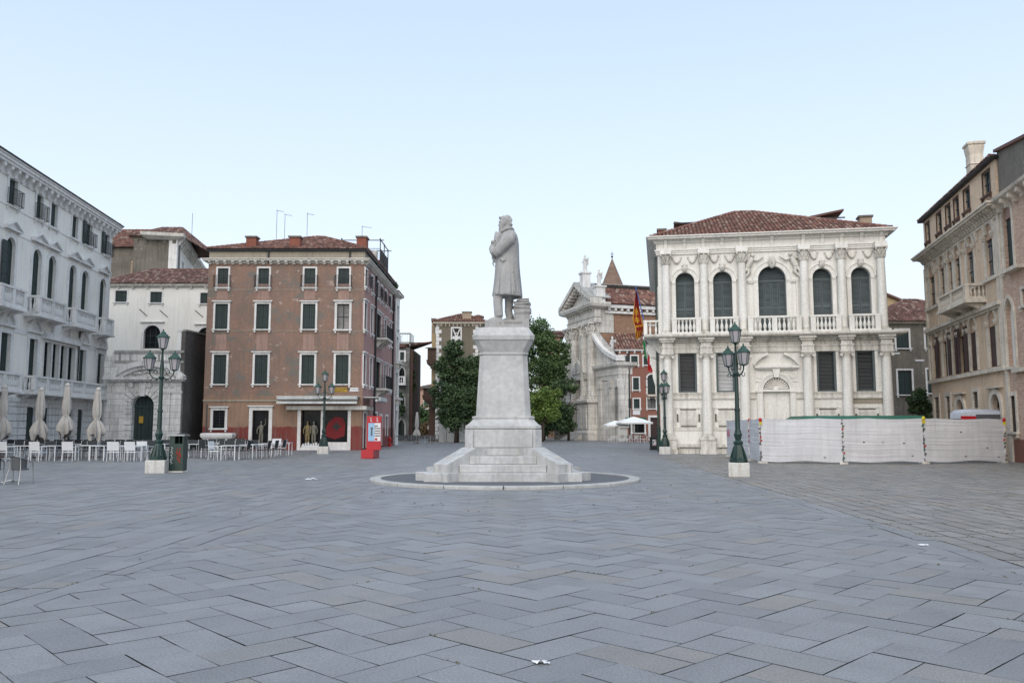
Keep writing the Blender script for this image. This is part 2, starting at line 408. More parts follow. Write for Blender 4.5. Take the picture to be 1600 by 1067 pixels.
M['skin_grey'] = mat('pale_mannequin', (0.20, 0.19, 0.15), (0.10, 0.10, 0.085), big=4, rough=0.5)
M['poster_red'] = mat('dim_red_poster', (0.20, 0.018, 0.022), (0.10, 0.015, 0.018), big=1.5)
M['gold'] = mat('gold_cloth', (0.24, 0.19, 0.09), (0.10, 0.075, 0.04), big=5, rough=0.6)
M['trachyte_dark'] = mat('tarmac_ring', (0.115, 0.12, 0.13), (0.095, 0.10, 0.11), fine=60, fineamt=0.25)
M['flag_red'] = mat('dark_red_cloth', (0.30, 0.022, 0.022), (0.24, 0.02, 0.02), big=6)
M['flag_gold'] = mat('yellow_embroidery', (0.66, 0.38, 0.04), (0.5, 0.25, 0.03), big=9)
M['flag_green'] = mat('green_cloth', (0.03, 0.30, 0.08)); M['flag_white'] = mat('white_cloth', (0.75, 0.75, 0.75))
M['flag_bright'] = mat('red_cloth', (0.60, 0.03, 0.04)); M['pole_blue'] = mat('blue_pole', (0.05, 0.12, 0.38), rough=0.4)
M['bark'] = mat('bark', (0.085, 0.065, 0.05), (0.05, 0.04, 0.03), big=4)
M['silver'] = mat('silver_lacquer', (0.30, 0.31, 0.31), (0.22, 0.22, 0.22), rough=0.6)
M['hydrant'] = mat('hydrant_red', (0.40, 0.02, 0.02), rough=0.4)

def glass_mat(name, col, rough=0.12, coatcol=None, spec=0.3):
    m, n, b = mk(name)
    v = coords(n)
    c = mixc(n, ramp(n, noise(n, v, 1.3, 3), 0.4, 0.6), col, coatcol or tuple(q * 0.6 for q in col))
    lk(n, c, b.inputs['Base Color']); b.inputs['Roughness'].default_value = rough
    b.inputs['Specular IOR Level'].default_value = spec
    bp = nd(n, 'Bump'); bp.inputs['Strength'].default_value = 0.06; bp.inputs['Distance'].default_value = 0.02
    lk(n, noise(n, v, 1.1, 2), bp.inputs['Height']); lk(n, bp.outputs[0], b.inputs['Normal'])
    return m
M['pane'] = glass_mat('dark_window_glass', (0.014, 0.016, 0.018), spec=.14)
M['pane_curtain'] = glass_mat('curtained_window_glass', (0.24, 0.23, 0.22), 0.35, (0.12, 0.12, 0.12))
M['pane_blue'] = glass_mat('sky_reflecting_glass', (0.09, 0.11, 0.14), 0.08, (0.03, 0.035, 0.04), .6)
M['lantern_glass'] = glass_mat('frosted_lantern_glass', (0.38, 0.35, 0.37), 0.3, (0.30, 0.28, 0.30))
def leaf_mat(name, c1, c2):
    m, n, b = mk(name)
    a = attr(n)
    c = mixc(n, a, c1, c2)
    lk(n, c, b.inputs['Base Color']); b.inputs['Roughness'].default_value = 0.6
    b.inputs['Specular IOR Level'].default_value = 0.25
    return m
M['leaf_dark'] = leaf_mat('dark_evergreen_leaves', (0.028, 0.052, 0.028), (0.095, 0.145, 0.06))
M['leaf_mid'] = leaf_mat('mid_green_leaves', (0.04, 0.078, 0.030), (0.11, 0.17, 0.065))
M['leaf_light'] = leaf_mat('light_green_leaves', (0.075, 0.13, 0.030), (0.17, 0.24, 0.06))
M['leaf_autumn'] = leaf_mat('reddish_leaves', (0.12, 0.10, 0.045), (0.20, 0.13, 0.075))

# paving: every slab is a face with its own 'rnd'
def paving_mat(nm='trachyte_paving', tint=((0.180, 0.184, 0.192), (0.235, 0.239, 0.247)), warm=(0.23, 0.208, 0.188)):
    m, n, b = mk(nm)
    v = coords(n)
    a = attr(n)
    a2 = math_(n, 'FRACT', math_(n, 'MULTIPLY', a, 13.7))
    c = mixc(n, a, tint[0], tint[1])
    c = mixc(n, ramp(n, a2, 0.80, 0.98, 0, 0.8), c, warm)
    f1 = noise(n, v, 0.25, 4)
    c = mixc(n, ramp(n, f1, 0.35, 0.7, 0, 0.3), c, tuple(q*.82 for q in tint[0]))
    f2 = noise(n, v, 2.2, 6, 0.65)
    c = mixc(n, 1.0, c, mixc(n, ramp(n, f2, 0.3, 0.7), (0.84,)*3, (1.08,)*3), 'MULTIPLY')
    f4 = noise(n, v, 0.9, 7, 0.75, 0.6)
    c = mixc(n, ramp(n, f4, 0.56, 0.66, 0, 0.35), c, tuple(q*.62 for q in tint[0]))
    vo = nd(n, 'TexVoronoi'); vo.inputs['Scale'].default_value = 1.4; lk(n, v, vo.inputs['Vector'])
    c = mixc(n, ramp(n, vo.outputs['Distance'], 0.018, 0.026, 0.55, 0.0), c, (0.09, 0.09, 0.09))
    f3 = noise(n, v, 55, 3, 0.7)
    c = mixc(n, 1.0, c, mixc(n, ramp(n, f3, 0.3, 0.7), (0.62,)*3, (1.24,)*3), 'MULTIPLY')
    lk(n, c, b.inputs['Base Color'])
    lk(n, ramp(n, f2, 0.3, 0.7, 0.42, 0.62), b.inputs['Roughness'])
    b.inputs['Specular IOR Level'].default_value = 0.5
    bp = nd(n, 'Bump'); bp.inputs['Strength'].default_value = 0.35; bp.inputs['Distance'].default_value = 0.01
    lk(n, math_(n, 'ADD', f3, f2), bp.inputs['Height']); lk(n, bp.outputs[0], b.inputs['Normal'])
    return m
M['paving'] = paving_mat()
M['paving_warm'] = paving_mat('worn_warm_paving', ((0.19, 0.18, 0.168), (0.262, 0.248, 0.23)), (0.25, 0.205, 0.165))
M['joint'] = mat('joint_earth', (0.07, 0.064, 0.056), (0.10, 0.098, 0.06), big=1.5, fine=30, amt=1)
# ---------------------------------------------------------------- architecture helpers
def H(x0, x1, z0, z1, k='r', rise=None, dep=0.22, **kw):
    if x0 > x1: x0, x1 = x1, x0
    if z0 > z1: z0, z1 = z1, z0
    if k == 'a' and rise is None: rise = (x1 - x0) / 2
    if k == 'p' and rise is None: rise = (x1 - x0) * 0.8
    return dict(x0=x0, x1=x1, z0=z0, z1=z1, k=k, rise=rise or 0, dep=dep, **kw)
def arcz(h, x, g=0.0):                       # height of the opening's head at x; g grows the outline
    x0, x1, zs, rise = h['x0']-g, h['x1']+g, h['z1']-h['rise'], h['rise']+g
    cx = (x0+x1)/2; hw = (x1-x0)/2
    if h['k'] == 'a': return zs + rise*math.sqrt(max(0, 1-((x-cx)/hw)**2))
    if h['k'] == 'p':
        d = (x1-x)/(x1-x0) if x < cx else (x-x0)/(x1-x0)
        return zs + rise*math.sqrt(max(0, 1-d*d))/math.sqrt(0.75)
    return h['z1'] + g
def arcpts(h, n=14, g=0.0):
    x0, x1 = h['x0']-g, h['x1']+g; cx = (x0+x1)/2; hw = (x1-x0)/2
    xs = [cx - hw*math.cos(PI*i/n) for i in range(n+1)]
    return [(x, arcz(h, min(max(x, x0), x1), g)) for x in xs]
def outline(h, n=14, g=0.0, zb=None):
    zb = h['z0'] if zb is None else zb
    if h['k'] == 'r': return [(h['x0']-g, zb), (h['x1']+g, zb), (h['x1']+g, h['z1']+g), (h['x0']-g, h['z1']+g)]
    return [(h['x0']-g, zb), (h['x1']+g, zb)] + list(reversed(arcpts(h, n, g)))
def halfw(h, z):                             # (xl, xr) of the opening at height z
    zs = h['z1'] - h['rise']; x0, x1 = h['x0'], h['x1']
    if z <= zs or h['k'] == 'r': return x0, x1
    lo, hi = x0, (x0+x1)/2
    for _ in range(18):
        m = (lo+hi)/2
        if arcz(h, m) < z: lo = m
        else: hi = m
    return hi, x0 + x1 - hi
def wall(mb, x0, x1, z0, z1, holes=(), T=None):
    T = T or (lambda x, y, z: (x, y, z))
    xs = sorted(set([x0, x1] + [h['x0'] for h in holes] + [h['x1'] for h in holes]))
    zs = sorted(set([z0, z1] + [h['z0'] for h in holes] + [h['z1'] for h in holes]))
    xs = [x for x in xs if x0 <= x <= x1]; zs = [z for z in zs if z0 <= z <= z1]
    for i in range(len(xs)-1):
        for j in range(len(zs)-1):
            cx, cz = (xs[i]+xs[i+1])/2, (zs[j]+zs[j+1])/2
            if any(h['x0'] < cx < h['x1'] and h['z0'] < cz < h['z1'] for h in holes): continue
            mb.face([T(xs[i],0,zs[j]), T(xs[i+1],0,zs[j]), T(xs[i+1],0,zs[j+1]), T(xs[i],0,zs[j+1])])
    for h in holes:
        d = h['dep']; a, b, c, e = h['x0'], h['x1'], h['z0'], h['z1'] - h['rise']
        mb.face([T(a,0,c), T(a,0,e), T(a,d,e), T(a,d,c)])
        mb.face([T(b,0,c), T(b,d,c), T(b,d,e), T(b,0,e)])
        mb.face([T(a,0,c), T(a,d,c), T(b,d,c), T(b,0,c)])
        if h['k'] == 'r': mb.face([T(a,0,e), T(b,0,e), T(b,d,e), T(a,d,e)])
        else:
            P = arcpts(h)
            for (p, q), (r, s) in zip(P[:-1], P[1:]):
                mb.face([T(p,0,q), T(r,0,s), T(r,0,h['z1']), T(p,0,h['z1'])])
                mb.face([T(p,0,q), T(p,d,q), T(r,d,s), T(r,0,s)])
def side_right(W): return lambda x, y, z: (W - y, x, z)
def side_left(Dp): return lambda x, y, z: (y, Dp - x, z)
def shell(mb, W, Dp, z1, holes=(), right=(), left=(), z0=0.0):
    wall(mb, 0, W, z0, z1, holes)
    wall(mb, 0, Dp, z0, z1, right, side_right(W))
    wall(mb, 0, Dp, z0, z1, left, side_left(Dp))
    mb.face([(0,Dp,z0),(0,Dp,z1),(W,Dp,z1),(W,Dp,z0)])
    mb.face([(0,0,z1),(W,0,z1),(W,Dp,z1),(0,Dp,z1)])

def leaf_boards(x0, x1, h, y, n=3):
    mb = MB(); wd = (x1-x0)/n
    for i in range(n):
        a, b = x0+i*wd+0.006, x0+(i+1)*wd-0.006
        mb.cur = random.random(); dy = random.uniform(-0.004, 0.004)
        if h['k'] == 'r': mb.box(a, b, y+dy, y+0.04+dy, h['z0']+0.02, h['z1']-0.02)
        else:
            pts = [(a, h['z0']+0.02), (b, h['z0']+0.02)] + [(b+(a-b)*t/4, arcz(h, b+(a-b)*t/4)-0.01) for t in range(5)]
            mb.prism(pts, y+dy, y+0.04+dy)
    mb.cur = 0.5
    for f in (0.12, 0.5, 0.88):
        z = h['z0'] + (h['z1']-h['rise']-h['z0'])*f
        mb.box(x0+0.03, x1-0.03, y-0.018, y+0.005, z-0.04, z+0.04)
    return mb
def leaf_louvre(x0, x1, z0, z1, y, step=0.075, halves=2):
    mb = MB(); s = 0.055
    mb.box(x0+.008, x0+s, y, y+.045, z0+.01, z1-.01); mb.box(x1-s, x1-.008, y, y+.045, z0+.01, z1-.01)
    zz = [z0 + (z1-z0)*k/halves for k in range(halves+1)]
    for z in zz: mb.box(x0+s, x1-s, y+.002, y+.043, max(z0+.01, z-.05), min(z1-.01, z+.05))
    z = z0 + .06
    while z < z1-.06:
        mb.cur = random.random()
        mb.add([(x0+s,y+.005,z),(x1-s,y+.005,z),(x1-s,y+.04,z+step*.8),(x0+s,y+.04,z+step*.8)], [(0,1,2,3)])
        z += step
    return mb
def window(par, h, fw=0.16, fp=0.06, fmat='stone', fill='boards', smat='green', pmat='pane', sill=True, hood=None, rail=None, loc=None, rotz=None,
           label=None, nb=3, name='window', keystone=False, bars=False, open_leaf=None, sillz=0.12, louv=0.075, grid=(2, 1), recess=None):
    m = MB(); x0, x1, z0, z1 = h['x0'], h['x1'], h['z0'], h['z1']; dep = h['dep']; cx = (x0+x1)/2; W = x1-x0
    if fw:
        if h['k'] == 'r':
            m.box(x0-fw, x0+.01, -fp, .03, z0, z1+fw); m.box(x1-.01, x1+fw, -fp, .03, z0, z1+fw)
            m.box(x0+.01, x1-.01, -fp, .03, z1-.01, z1+fw)
        else:
            zs = z1-h['rise']
            m.box(x0-fw, x0+.01, -fp, .03, z0, zs); m.box(x1-.01, x1+fw, -fp, .03, z0, zs)
            m.band(arcpts(h, 14, fw), arcpts(h, 14, -.01), -fp, .03)
    else: m.box(x0+.002, x1-.002, dep-.05, dep-.01, z0, z0+.03)
    o = m.build(name, M[fmat], par, loc, rotz=rotz, label=label)
    if fw == 0: pass
    if keystone:
        k = MB(); t = z1 + fw
        k.prism([(cx-.10, z1-.04), (cx+.10, z1-.04), (cx+.16, t+.12), (cx-.16, t+.12)], -fp-.09, .02)
        k.ell(cx, -fp-.10, z1+.12, .10, .10, .15, 8, 6); k.build('keystone', M[fmat], o)
    if sill:
        s = MB(); s.box(x0-fw-.06, x1+fw+.06, -fp-.10, .03, z0-sillz, z0)
        for sx in (x0-fw*.5, x1+fw*.5): s.box(sx-.06, sx+.06, -fp-.06, .02, z0-sillz-.16, z0-sillz)
        s.build('sill', M[fmat], o)
    if hood:
        s = MB(); a, b = x0-fw-.10, x1+fw+.10; t = z1 + fw
        if hood == 'flat': s.box(a, b, -fp-.12, .02, t+.02, t+.10); s.box(a+.05, b-.05, -fp-.05, .02, t, t+.02)
        elif hood == 'tri':
            t += .12; hh = (b-a)*.24
            s.box(a, b, -fp-.20, .02, t, t+.09)
            s.prism([(a, t+.09), (b, t+.09), (cx, t+.09+hh)], -fp-.05, .02)
            s.prism([(a, t+.09), (a, t+.20), (cx, t+.20+hh), (cx, t+.09+hh)], -fp-.22, .015)
            s.prism([(b, t+.20), (b, t+.09), (cx, t+.09+hh), (cx, t+.20+hh)], -fp-.22, .015)
        elif hood == 'seg':
            t += .10
            s.box(a, b, -fp-.15, .02, t, t+.12)
            r = (b-a)/2
            s.arch(cx, t+.12, r*.72, r, -fp-.14, .02, 0, PI, 14, .92); s.arch(cx, t+.12, .02, r*.72, -.03, .02, 0, PI, 12, .92)
            s.ell(cx, -.03, t+.12+r*.35, r*.22, .06, r*.22, 8, 6)
        s.build('hood', M[fmat], o)
    yy = dep - .11 if recess is None else recess
    if fill == 'boards':
        mid = cx
        leaf_boards(x0+.012, mid-.006, h, yy, nb).build('shutter', M[smat], o)
        leaf_boards(mid+.006, x1-.012, h, yy, nb).build('shutter', M[smat], o)
    elif fill == 'louvre':
        zt = z1 - h['rise'] - (0.12 if h['k'] == 'a' else 0)
        nl = 4 if W > 1.6 else 2
        for i in range(nl):
            a, b = x0+.012+(W-.024)*i/nl, x0+.012+(W-.024)*(i+1)/nl
            leaf_louvre(a+.004, b-.004, z0, zt, yy + (0 if i in (0, nl-1) or nl == 2 else .015), louv).build('shutter', M[smat], o)
        if h['k'] == 'a':
            l = MB(); l.box(x0+.01, x1-.01, yy-.03, yy+.04, zt, zt+.10)
            z = zt+.12
            while z < z1-.05:
                a, b = halfw(h, z+.05); l.cur = random.random()
                l.add([(a+.01,yy,z),(b-.01,yy,z),(b-.01,yy+.04,z+.06),(a+.01,yy+.04,z+.06)], [(0,1,2,3)]); z += .075
            l.build('lunette_louvre', M[smat], o)
    elif fill in ('glass', 'none'):
        f = MB()
        if fill == 'glass':
            pts = outline(h, 14, -.012); y = dep - .07
            f.band(outline(h, 14, -.01) if h['k'] != 'r' else pts, outline(h, 14, -.07, z0+.06) if h['k'] != 'r' else outline(h, 14, -.07, z0+.06), y, y+.05)
            for i in range(1, grid[0]):
                xx = x0+W*i/grid[0]; f.box(xx-.025, xx+.025, y+.003, y+.047, z0+.02, arcz(h, xx)-.02)
            for j in range(1, grid[1]):
                zz = z0+(z1-h['rise']*.5-z0)*j/grid[1]; f.box(x0+.04, x1-.04, y+.006, y+.044, zz-.02, zz+.02)
            f.build('sash', M[smat], o)
    p = MB(); p.prism(outline(h, 14, .02), dep-.015, dep-.005); p.build('pane', M[pmat], o)
    if open_leaf:                              # shutters folded back over the wall
        for side in open_leaf:
            lw = W/2
            m2 = MB()
            if side < 0: m2.box(x0-lw, x0-.02, -fp-.07, -fp-.03, z0+.02, z1-h['rise']*.6)
            else: m2.box(x1+.02, x1+lw, -fp-.07, -fp-.03, z0+.02, z1-h['rise']*.6)
            for q in range(5):
                zz = z0+(z1-z0)*.9*q/5+.1
                m2.box((x0-lw+.05) if side < 0 else x1+.07, (x0-.07) if side < 0 else x1+lw-.05, -fp-.085, -fp-.06, zz, zz+.05)
            m2.build('shutter', M[smat], o)
    if rail:
        iron_rail(x0-.18, x1+.18, -fp-.30, z0, rail, o)
    if bars:
        b = MB()
        for i in range(1, 6): b.tube([(x0+W*i/6, .03, z0), (x0+W*i/6, .03, arcz(h, x0+W*i/6))], .012, 5)
        for j in range(1, 6): b.tube([(x0, .035, z0+(z1-z0)*j/6), (x1, .035, z0+(z1-z0)*j/6)], .012, 5)
        b.build('grille', M['iron'], o)
    return o
def iron_rail(x0, x1, y, z, hh, par, name='railing', slab=True, step=.11, back=.05):
    b = MB()
    for zz in (z+.03, z+hh): b.box(x0, x1, y-.015, y+.015, zz-.015, zz+.015); b.box(x0-.012, x0+.012, y, back, zz-.014, zz+.014); b.box(x1-.012, x1+.012, y, back, zz-.014, zz+.014)
    n = max(2, int((x1-x0)/step))
    for i in range(n+1):
        xx = x0+(x1-x0)*i/n; b.box(xx-.009, xx+.009, y-.009, y+.009, z, z+hh)
    m = max(1, int((back-y)/step))
    for i in range(m):
        yy = y+(back-y)*i/m
        for xx in (x0, x1): b.box(xx-.009, xx+.009, yy-.009, yy+.009, z, z+hh)
    return b.build(name, M['iron'], par)
def baluster_mesh(hh, r=.085):
    b = MB()
    b.lathe([(r*.95,0),(r*.95,.05*hh),(r*.5,.09*hh),(r*.62,.16*hh),(r,.34*hh),(r*.85,.5*hh),(r*.45,.68*hh),(r*.42,.8*hh),(r*.75,.88*hh),(r*.75,.94*hh),(r*.9,.95*hh),(r*.9,hh)], n=8)
    return b
def balcony(par, x0, x1, proj, z, hh, posts, m='stone', per=.21, br=None, loc=None, rotz=None, sides=True, slab=.16, brh=.5, y0=0.0, r=.08, inset=.09):
    """stone balcony: slab, rail and piers in one mesh, every baluster a part of its own"""
    b = MB(); yf = y0-proj
    if slab:
        b.box(x0-.08, x1+.08, yf-.08, y0+.02, z-slab, z-.05); b.box(x0-.03, x1+.03, yf-.03, y0+.02, z-.05, z)
    b.box(x0, x1, yf, yf+.20, z, z+.09); b.box(x0-.03, x1+.03, yf-.03, yf+.24, z+hh-.12, z+hh)
    if sides and proj > .4:
        for xa, xb in ((x0, x0+.2), (x1-.2, x1)):
            b.box(xa+.004, xb-.004, yf+.2, y0+.02, z, z+.09); b.box(xa-.03, xb+.03, yf+.24, y0+.02, z+hh-.12, z+hh-.002)
    for px in posts: b.box(px-.15, px+.15, yf-.015, yf+.215, z+.002, z+hh-.12)
    if br:
        for bx in br:
            b.loft([[(bx-.11, y0+.01, z-slab-brh), (bx+.11, y0+.01, z-slab-brh), (bx+.11, y0-.05, z-slab-brh), (bx-.11, y0-.05, z-slab-brh)],
                    [(bx-.11, y0+.01, z-slab-brh*.55), (bx+.11, y0+.01, z-slab-brh*.55), (bx+.11, y0-proj*.45, z-slab-brh*.5), (bx-.11, y0-proj*.45, z-slab-brh*.5)],
                    [(bx-.11, y0+.01, z-slab), (bx+.11, y0+.01, z-slab), (bx+.11, yf+.03, z-slab), (bx-.11, yf+.03, z-slab)]])
    o = b.build('balcony', M[m], par, loc, rotz=rotz)
    proto = None
    def put(x, y):
        nonlocal proto
        if proto is None:
            proto = baluster_mesh(hh-.21, r).build('baluster', M[m], o, (x, y, z+.09), smooth=40); return
        c = proto.copy(); COL.objects.link(c); c.parent = o; c.location = (x, y, z+.09)
    ps = sorted(posts)
    for a, c in zip(ps[:-1], ps[1:]):
        L = c-a-.30; n = max(1, round(L/per))
        for i in range(n): put(a+.15+L*(i+.5)/n, yf+.10)
    if sides and proj > .4:
        n = max(1, int((proj-.2)/per))
        for xx in (x0+.1, x1-.1):
            for i in range(n): put(xx, yf+.2+(proj-.2)*(i+.5)/n)
    return o
def cornice(mb, x0, x1, y0, y1, z, steps):   # steps: [(projection, height)] from below upward
    zz = z
    pz = [(-.05, z)]
    for p, h in steps: pz += [(p, zz), (p, zz+h)]; zz += h
    pz.append((-.05, zz))
    mb.prof(x0, x1, y0, y1, pz); return zz
def brackets(mb, x0, x1, z0, z1, proj, wd, step, T=None, y=0.0):
    n = max(1, int((x1-x0)/step))
    for i in range(n+1):
        c = x0+(x1-x0)*i/n
        pts = [(0.02, z0), (-proj*.45, z0), (-proj*.6, z0+(z1-z0)*.35), (-proj, z0+(z1-z0)*.6), (-proj, z1), (0.02, z1)]
        A = [(c-wd/2, y+q, zz) for q, zz in pts]; B = [(c+wd/2, y+q, zz) for q, zz in pts]
        if T: A = [T(*p) for p in A]; B = [T(*p) for p in B]
        mb.loft([A, B])

def tile_slope(mb, bed, P, U, V, length, vtop, uL, uR, pitch=.23, course=.42, r=None):
    """tiles on a trapezoid: eave from P along U (unit), slope up V (unit); top edge from uL to uR at height vtop"""
    P, U, V = Vector(P), Vector(U), Vector(V); N = U.cross(V).normalized()
    if N.z < 0: N = -N
    pt = lambda u, v, h=0: tuple(P + U*u + V*v + N*h)
    bed.face([pt(0, 0), pt(length, 0), pt(uR, vtop), pt(uL, vtop)])
    n = int(length/pitch); r = r or pitch*.36
    for k in range(n+1):
        u = min(max((k+.5)*pitch, 0.02), length-.02)
        vm = vtop
        if u < uL: vm = vtop*u/max(uL, 1e-6)
        if u > uR: vm = min(vm, vtop*(length-u)/max(length-uR, 1e-6))
        j = 0
        while j*course < vm-.03:
            v0 = j*course-(.06 if j == 0 else 0); v1 = min((j+1)*course+.05, vm+.03)
            mb.cur = random.random(); jx = random.uniform(-.012, .012); lift = .035+random.uniform(0, .012)
            A = []; B = []
            for q in range(5):
                a = PI*q/4
                A.append(pt(u+jx+r*1.12*math.cos(a), v0, r*.95*math.sin(a)+lift)); B.append(pt(u+jx+r*.92*math.cos(a), v1, r*.8*math.sin(a)+lift*.35))
            b0 = len(mb.v); mb.v += A+B
            for q in range(4): mb.f.append((b0+q, b0+q+1, b0+q+6, b0+q+5)); mb.r.append(mb.cur)
            mb.f.append((b0, b0+1, b0+2, b0+3, b0+4)); mb.r.append(mb.cur)
            j += 1
def hip_roof(par, x0, x1, y0, y1, z, rise, ridge=None, m='tile', pitch=.23, course=.42, name='roof', sides='flrb', caps=True, gable=False):
    """hipped roof on a rectangle; ridge=(xa, xb, yr)"""
    xa, xb, yr = ridge if ridge else (x0+(y1-y0)/2, x1-(y1-y0)/2, (y0+y1)/2)
    mb, bed = MB(), MB()
    def slope(P, Q, A, B):                   # eave P-Q, top A(left)-B(right)
        P, Q, A, B = map(Vector, (P, Q, A, B))
        U = (Q-P); L = U.length; U.normalize()
        w = A-P; V = w - U*w.dot(U); vt = V.length; V.normalize()
        tile_slope(mb, bed, P, U, V, L, vt, (A-P).dot(U), (B-P).dot(U), pitch, course)
    zr = z+rise
    if 'f' in sides: slope((x0,y0,z), (x1,y0,z), (xa,yr,zr), (xb,yr,zr))
    if 'r' in sides and not gable: slope((x1,y0,z), (x1,y1,z), (xb,yr,zr), (xb,yr,zr))
    if 'b' in sides: slope((x1,y1,z), (x0,y1,z), (xb,yr,zr), (xa,yr,zr))
    if 'l' in sides and not gable: slope((x0,y1,z), (x0,y0,z), (xa,yr,zr), (xa,yr,zr))
    if gable:
        bed.face([(x0,y0,z),(xa,yr,zr),(x0,y1,z)]); bed.face([(x1,y0,z),(xb,yr,zr),(x1,y1,z)])
    def capline(a, b):
        a, b = Vector(a), Vector(b); n = max(1, int((b-a).length/.4))
        for i in range(n):
            mb.cur = random.random()
            p, q = a.lerp(b, i/n), a.lerp(b, min(1, (i+1.15)/n)); mb.tube([p+Vector((0,0,.07)), q+Vector((0,0,.05))], .10, 7, .085)
    if caps:
        if xb-xa > .1: capline((xa,yr,zr), (xb,yr,zr))
        if not gable:
            for c, e in (((x0,y0,z),(xa,yr,zr)), ((x1,y0,z),(xb,yr,zr)), ((x1,y1,z),(xb,yr,zr)), ((x0,y1,z),(xa,yr,zr))): capline(c, e)
    rf = mb.build(name, M[m], par, smooth=50, fix=False)
    bed.build('roof_deck', M['roof_bed'], rf, fix=False)
    return rf
def chimney(par, cx, cy, z0, z1, w=.7, d=.7, m='brick_chimney', cap='flat'):
    b = MB(); b.box(cx-w/2, cx+w/2, cy-d/2, cy+d/2, z0, z1-.12)
    c = MB(); c.box(cx-w/2-.08, cx+w/2+.08, cy-d/2-.08, cy+d/2+.08, z1-.12, z1)
    o = b.build('chimney', M[m], par)
    if cap == 'tile': c.prof(cx-w/2, cx+w/2, cy-d/2, cy+d/2, [(.1, z1), (.1, z1+.04), (-w*.42, z1+.3)])
    c.build('chimney_cap', M['tile_dark' if cap == 'tile' else 'grey_plaster'], o)
    return o
def column(par, cx, cy, z0, z1, r, order='cor', m='stone_warm', cm='stone_trim', pilaster=False, bh=.28, ch=None):
    """column with base and capital as sub-parts"""
    ch = ch or (r*2.3 if order == 'cor' else r*1.1)
    b = MB(); n = 20
    b.lathe([(r, z0+bh), (r, z0+(z1-z0)*.35), (r*.86, z1-ch)], cx, cy, n=n)
    o = b.build('column', M[m], par, smooth=40)
    s = MB(); s.box(cx-r*1.35, cx+r*1.35, cy-r*1.35, cy+r*1.35, z0, z0+bh*.4)
    s.lathe([(r*1.3, z0+bh*.4), (r*1.35, z0+bh*.55), (r*1.2, z0+bh*.68), (r*1.05, z0+bh*.75), (r*1.16, z0+bh*.88), (r*1.0, z0+bh)], cx, cy, n=n)
    s.build('column_base', M[cm], o, smooth=40)
    c = MB(); zc = z1-ch
    if order == 'cor':
        c.lathe([(r*.88, zc), (r*.95, zc+ch*.05), (r*.86, zc+ch*.08), (r*.92, zc+ch*.5), (r*1.15, zc+ch*.85)], cx, cy, n=16)
        for ring, (zz, rr, k) in enumerate(((.12, .95, 10), (.42, 1.02, 10))):
            for i in range(k):
                a = 2*PI*(i+.5*ring)/k; ux, uy = math.cos(a), math.sin(a)
                c.tube([(cx+ux*r*rr*.92, cy+uy*r*rr*.92, zc+ch*zz), (cx+ux*r*rr*1.08, cy+uy*r*rr*1.08, zc+ch*(zz+.2)), (cx+ux*r*rr*1.32, cy+uy*r*rr*1.32, zc+ch*(zz+.28)), (cx+ux*r*rr*1.30, cy+uy*r*rr*1.30, zc+ch*(zz+.20))], [r*.22, r*.2, r*.12, r*.05], 5)
        for sx in (-1, 1):
            for sy in (-1, 1): c.ell(cx+sx*r*1.12, cy+sy*r*1.12, zc+ch*.80, r*.24, r*.24, ch*.10, 8, 5)
        c.ell(cx, cy-r*1.25, zc+ch*.86, r*.2, r*.15, ch*.09, 8, 5)
        c.box(cx-r*1.38, cx+r*1.38, cy-r*1.38, cy+r*1.38, z1-ch*.11, z1)
    else:
        c.lathe([(r*.86, zc), (r*.95, zc+ch*.08), (r*.9, zc+ch*.15), (r*1.15, zc+ch*.55)], cx, cy, n=16)
        for sx in (-1, 1):
            for sy in (-1, 1):
                c.tube([(cx+sx*r*1.12, cy+sy*r*.9, zc+ch*.38), (cx+sx*r*1.12, cy+sy*r*1.05, zc+ch*.38)], r*.36, 10)
        c.box(cx-r*1.1, cx+r*1.1, cy-r*1.1, cy+r*1.1, zc+ch*.5, zc+ch*.72)
        c.box(cx-r*1.35, cx+r*1.35, cy-r*1.3, cy+r*1.3, z1-ch*.28, z1)
    c.build('capital', M[cm], o, smooth=40)
    return o
def pipe(par, x, y, z0, z1, r=.06, m='iron', name='downpipe'):
    b = MB(); b.tube([(x, y, z0), (x, y, z1)], r, 7)
    zz = z0+1.2
    while zz < z1: b.box(x-r-.02, x+r+.02, y-.03, y+r+.1, zz, zz+.05); zz += 2.2
    return b.build(name, M[m], par)
# ---------------------------------------------------------------- ground
g = MB(); g.face([(-900, -60, -.016), (900, -60, -.016), (900, 1500, -.016), (-900, 1500, -.016)])
tag(g.build('ground', M['joint']), kind='structure')
MCX, MCY, MR = -.22, 26.5, 4.22           # monument centre and radius of its ring

def clip(poly, planes):
    for a, b, c in planes:                # keep a*x+b*y+c >= 0
        out = []
        for i in range(len(poly)):
            p, q = poly[i], poly[(i+1) % len(poly)]
            dp, dq = a*p[0]+b*p[1]+c, a*q[0]+b*q[1]+c
            if dp >= 0: out.append(p)
            if (dp >= 0) != (dq >= 0):
                t = dp/(dp-dq); out.append((p[0]+(q[0]-p[0])*t, p[1]+(q[1]-p[1])*t))
        poly = out
        if len(poly) < 3: return None
    return poly
def halfplane(p, q, side):                # side=+1 keeps the left of p->q
    a, b = -(q[1]-p[1]), (q[0]-p[0]); l = math.hypot(a, b); a, b = a/l*side, b/l*side
    return (a, b, -(a*p[0]+b*p[1]))
PAV = MB()
def warp(x, y): return (x+.035*math.sin(y*.9+x*.35)+.02*math.sin(y*2.3-x*1.1+1), y+.035*math.sin(x*.8-y*.3+2)+.02*math.sin(x*2.1+y*1.3))
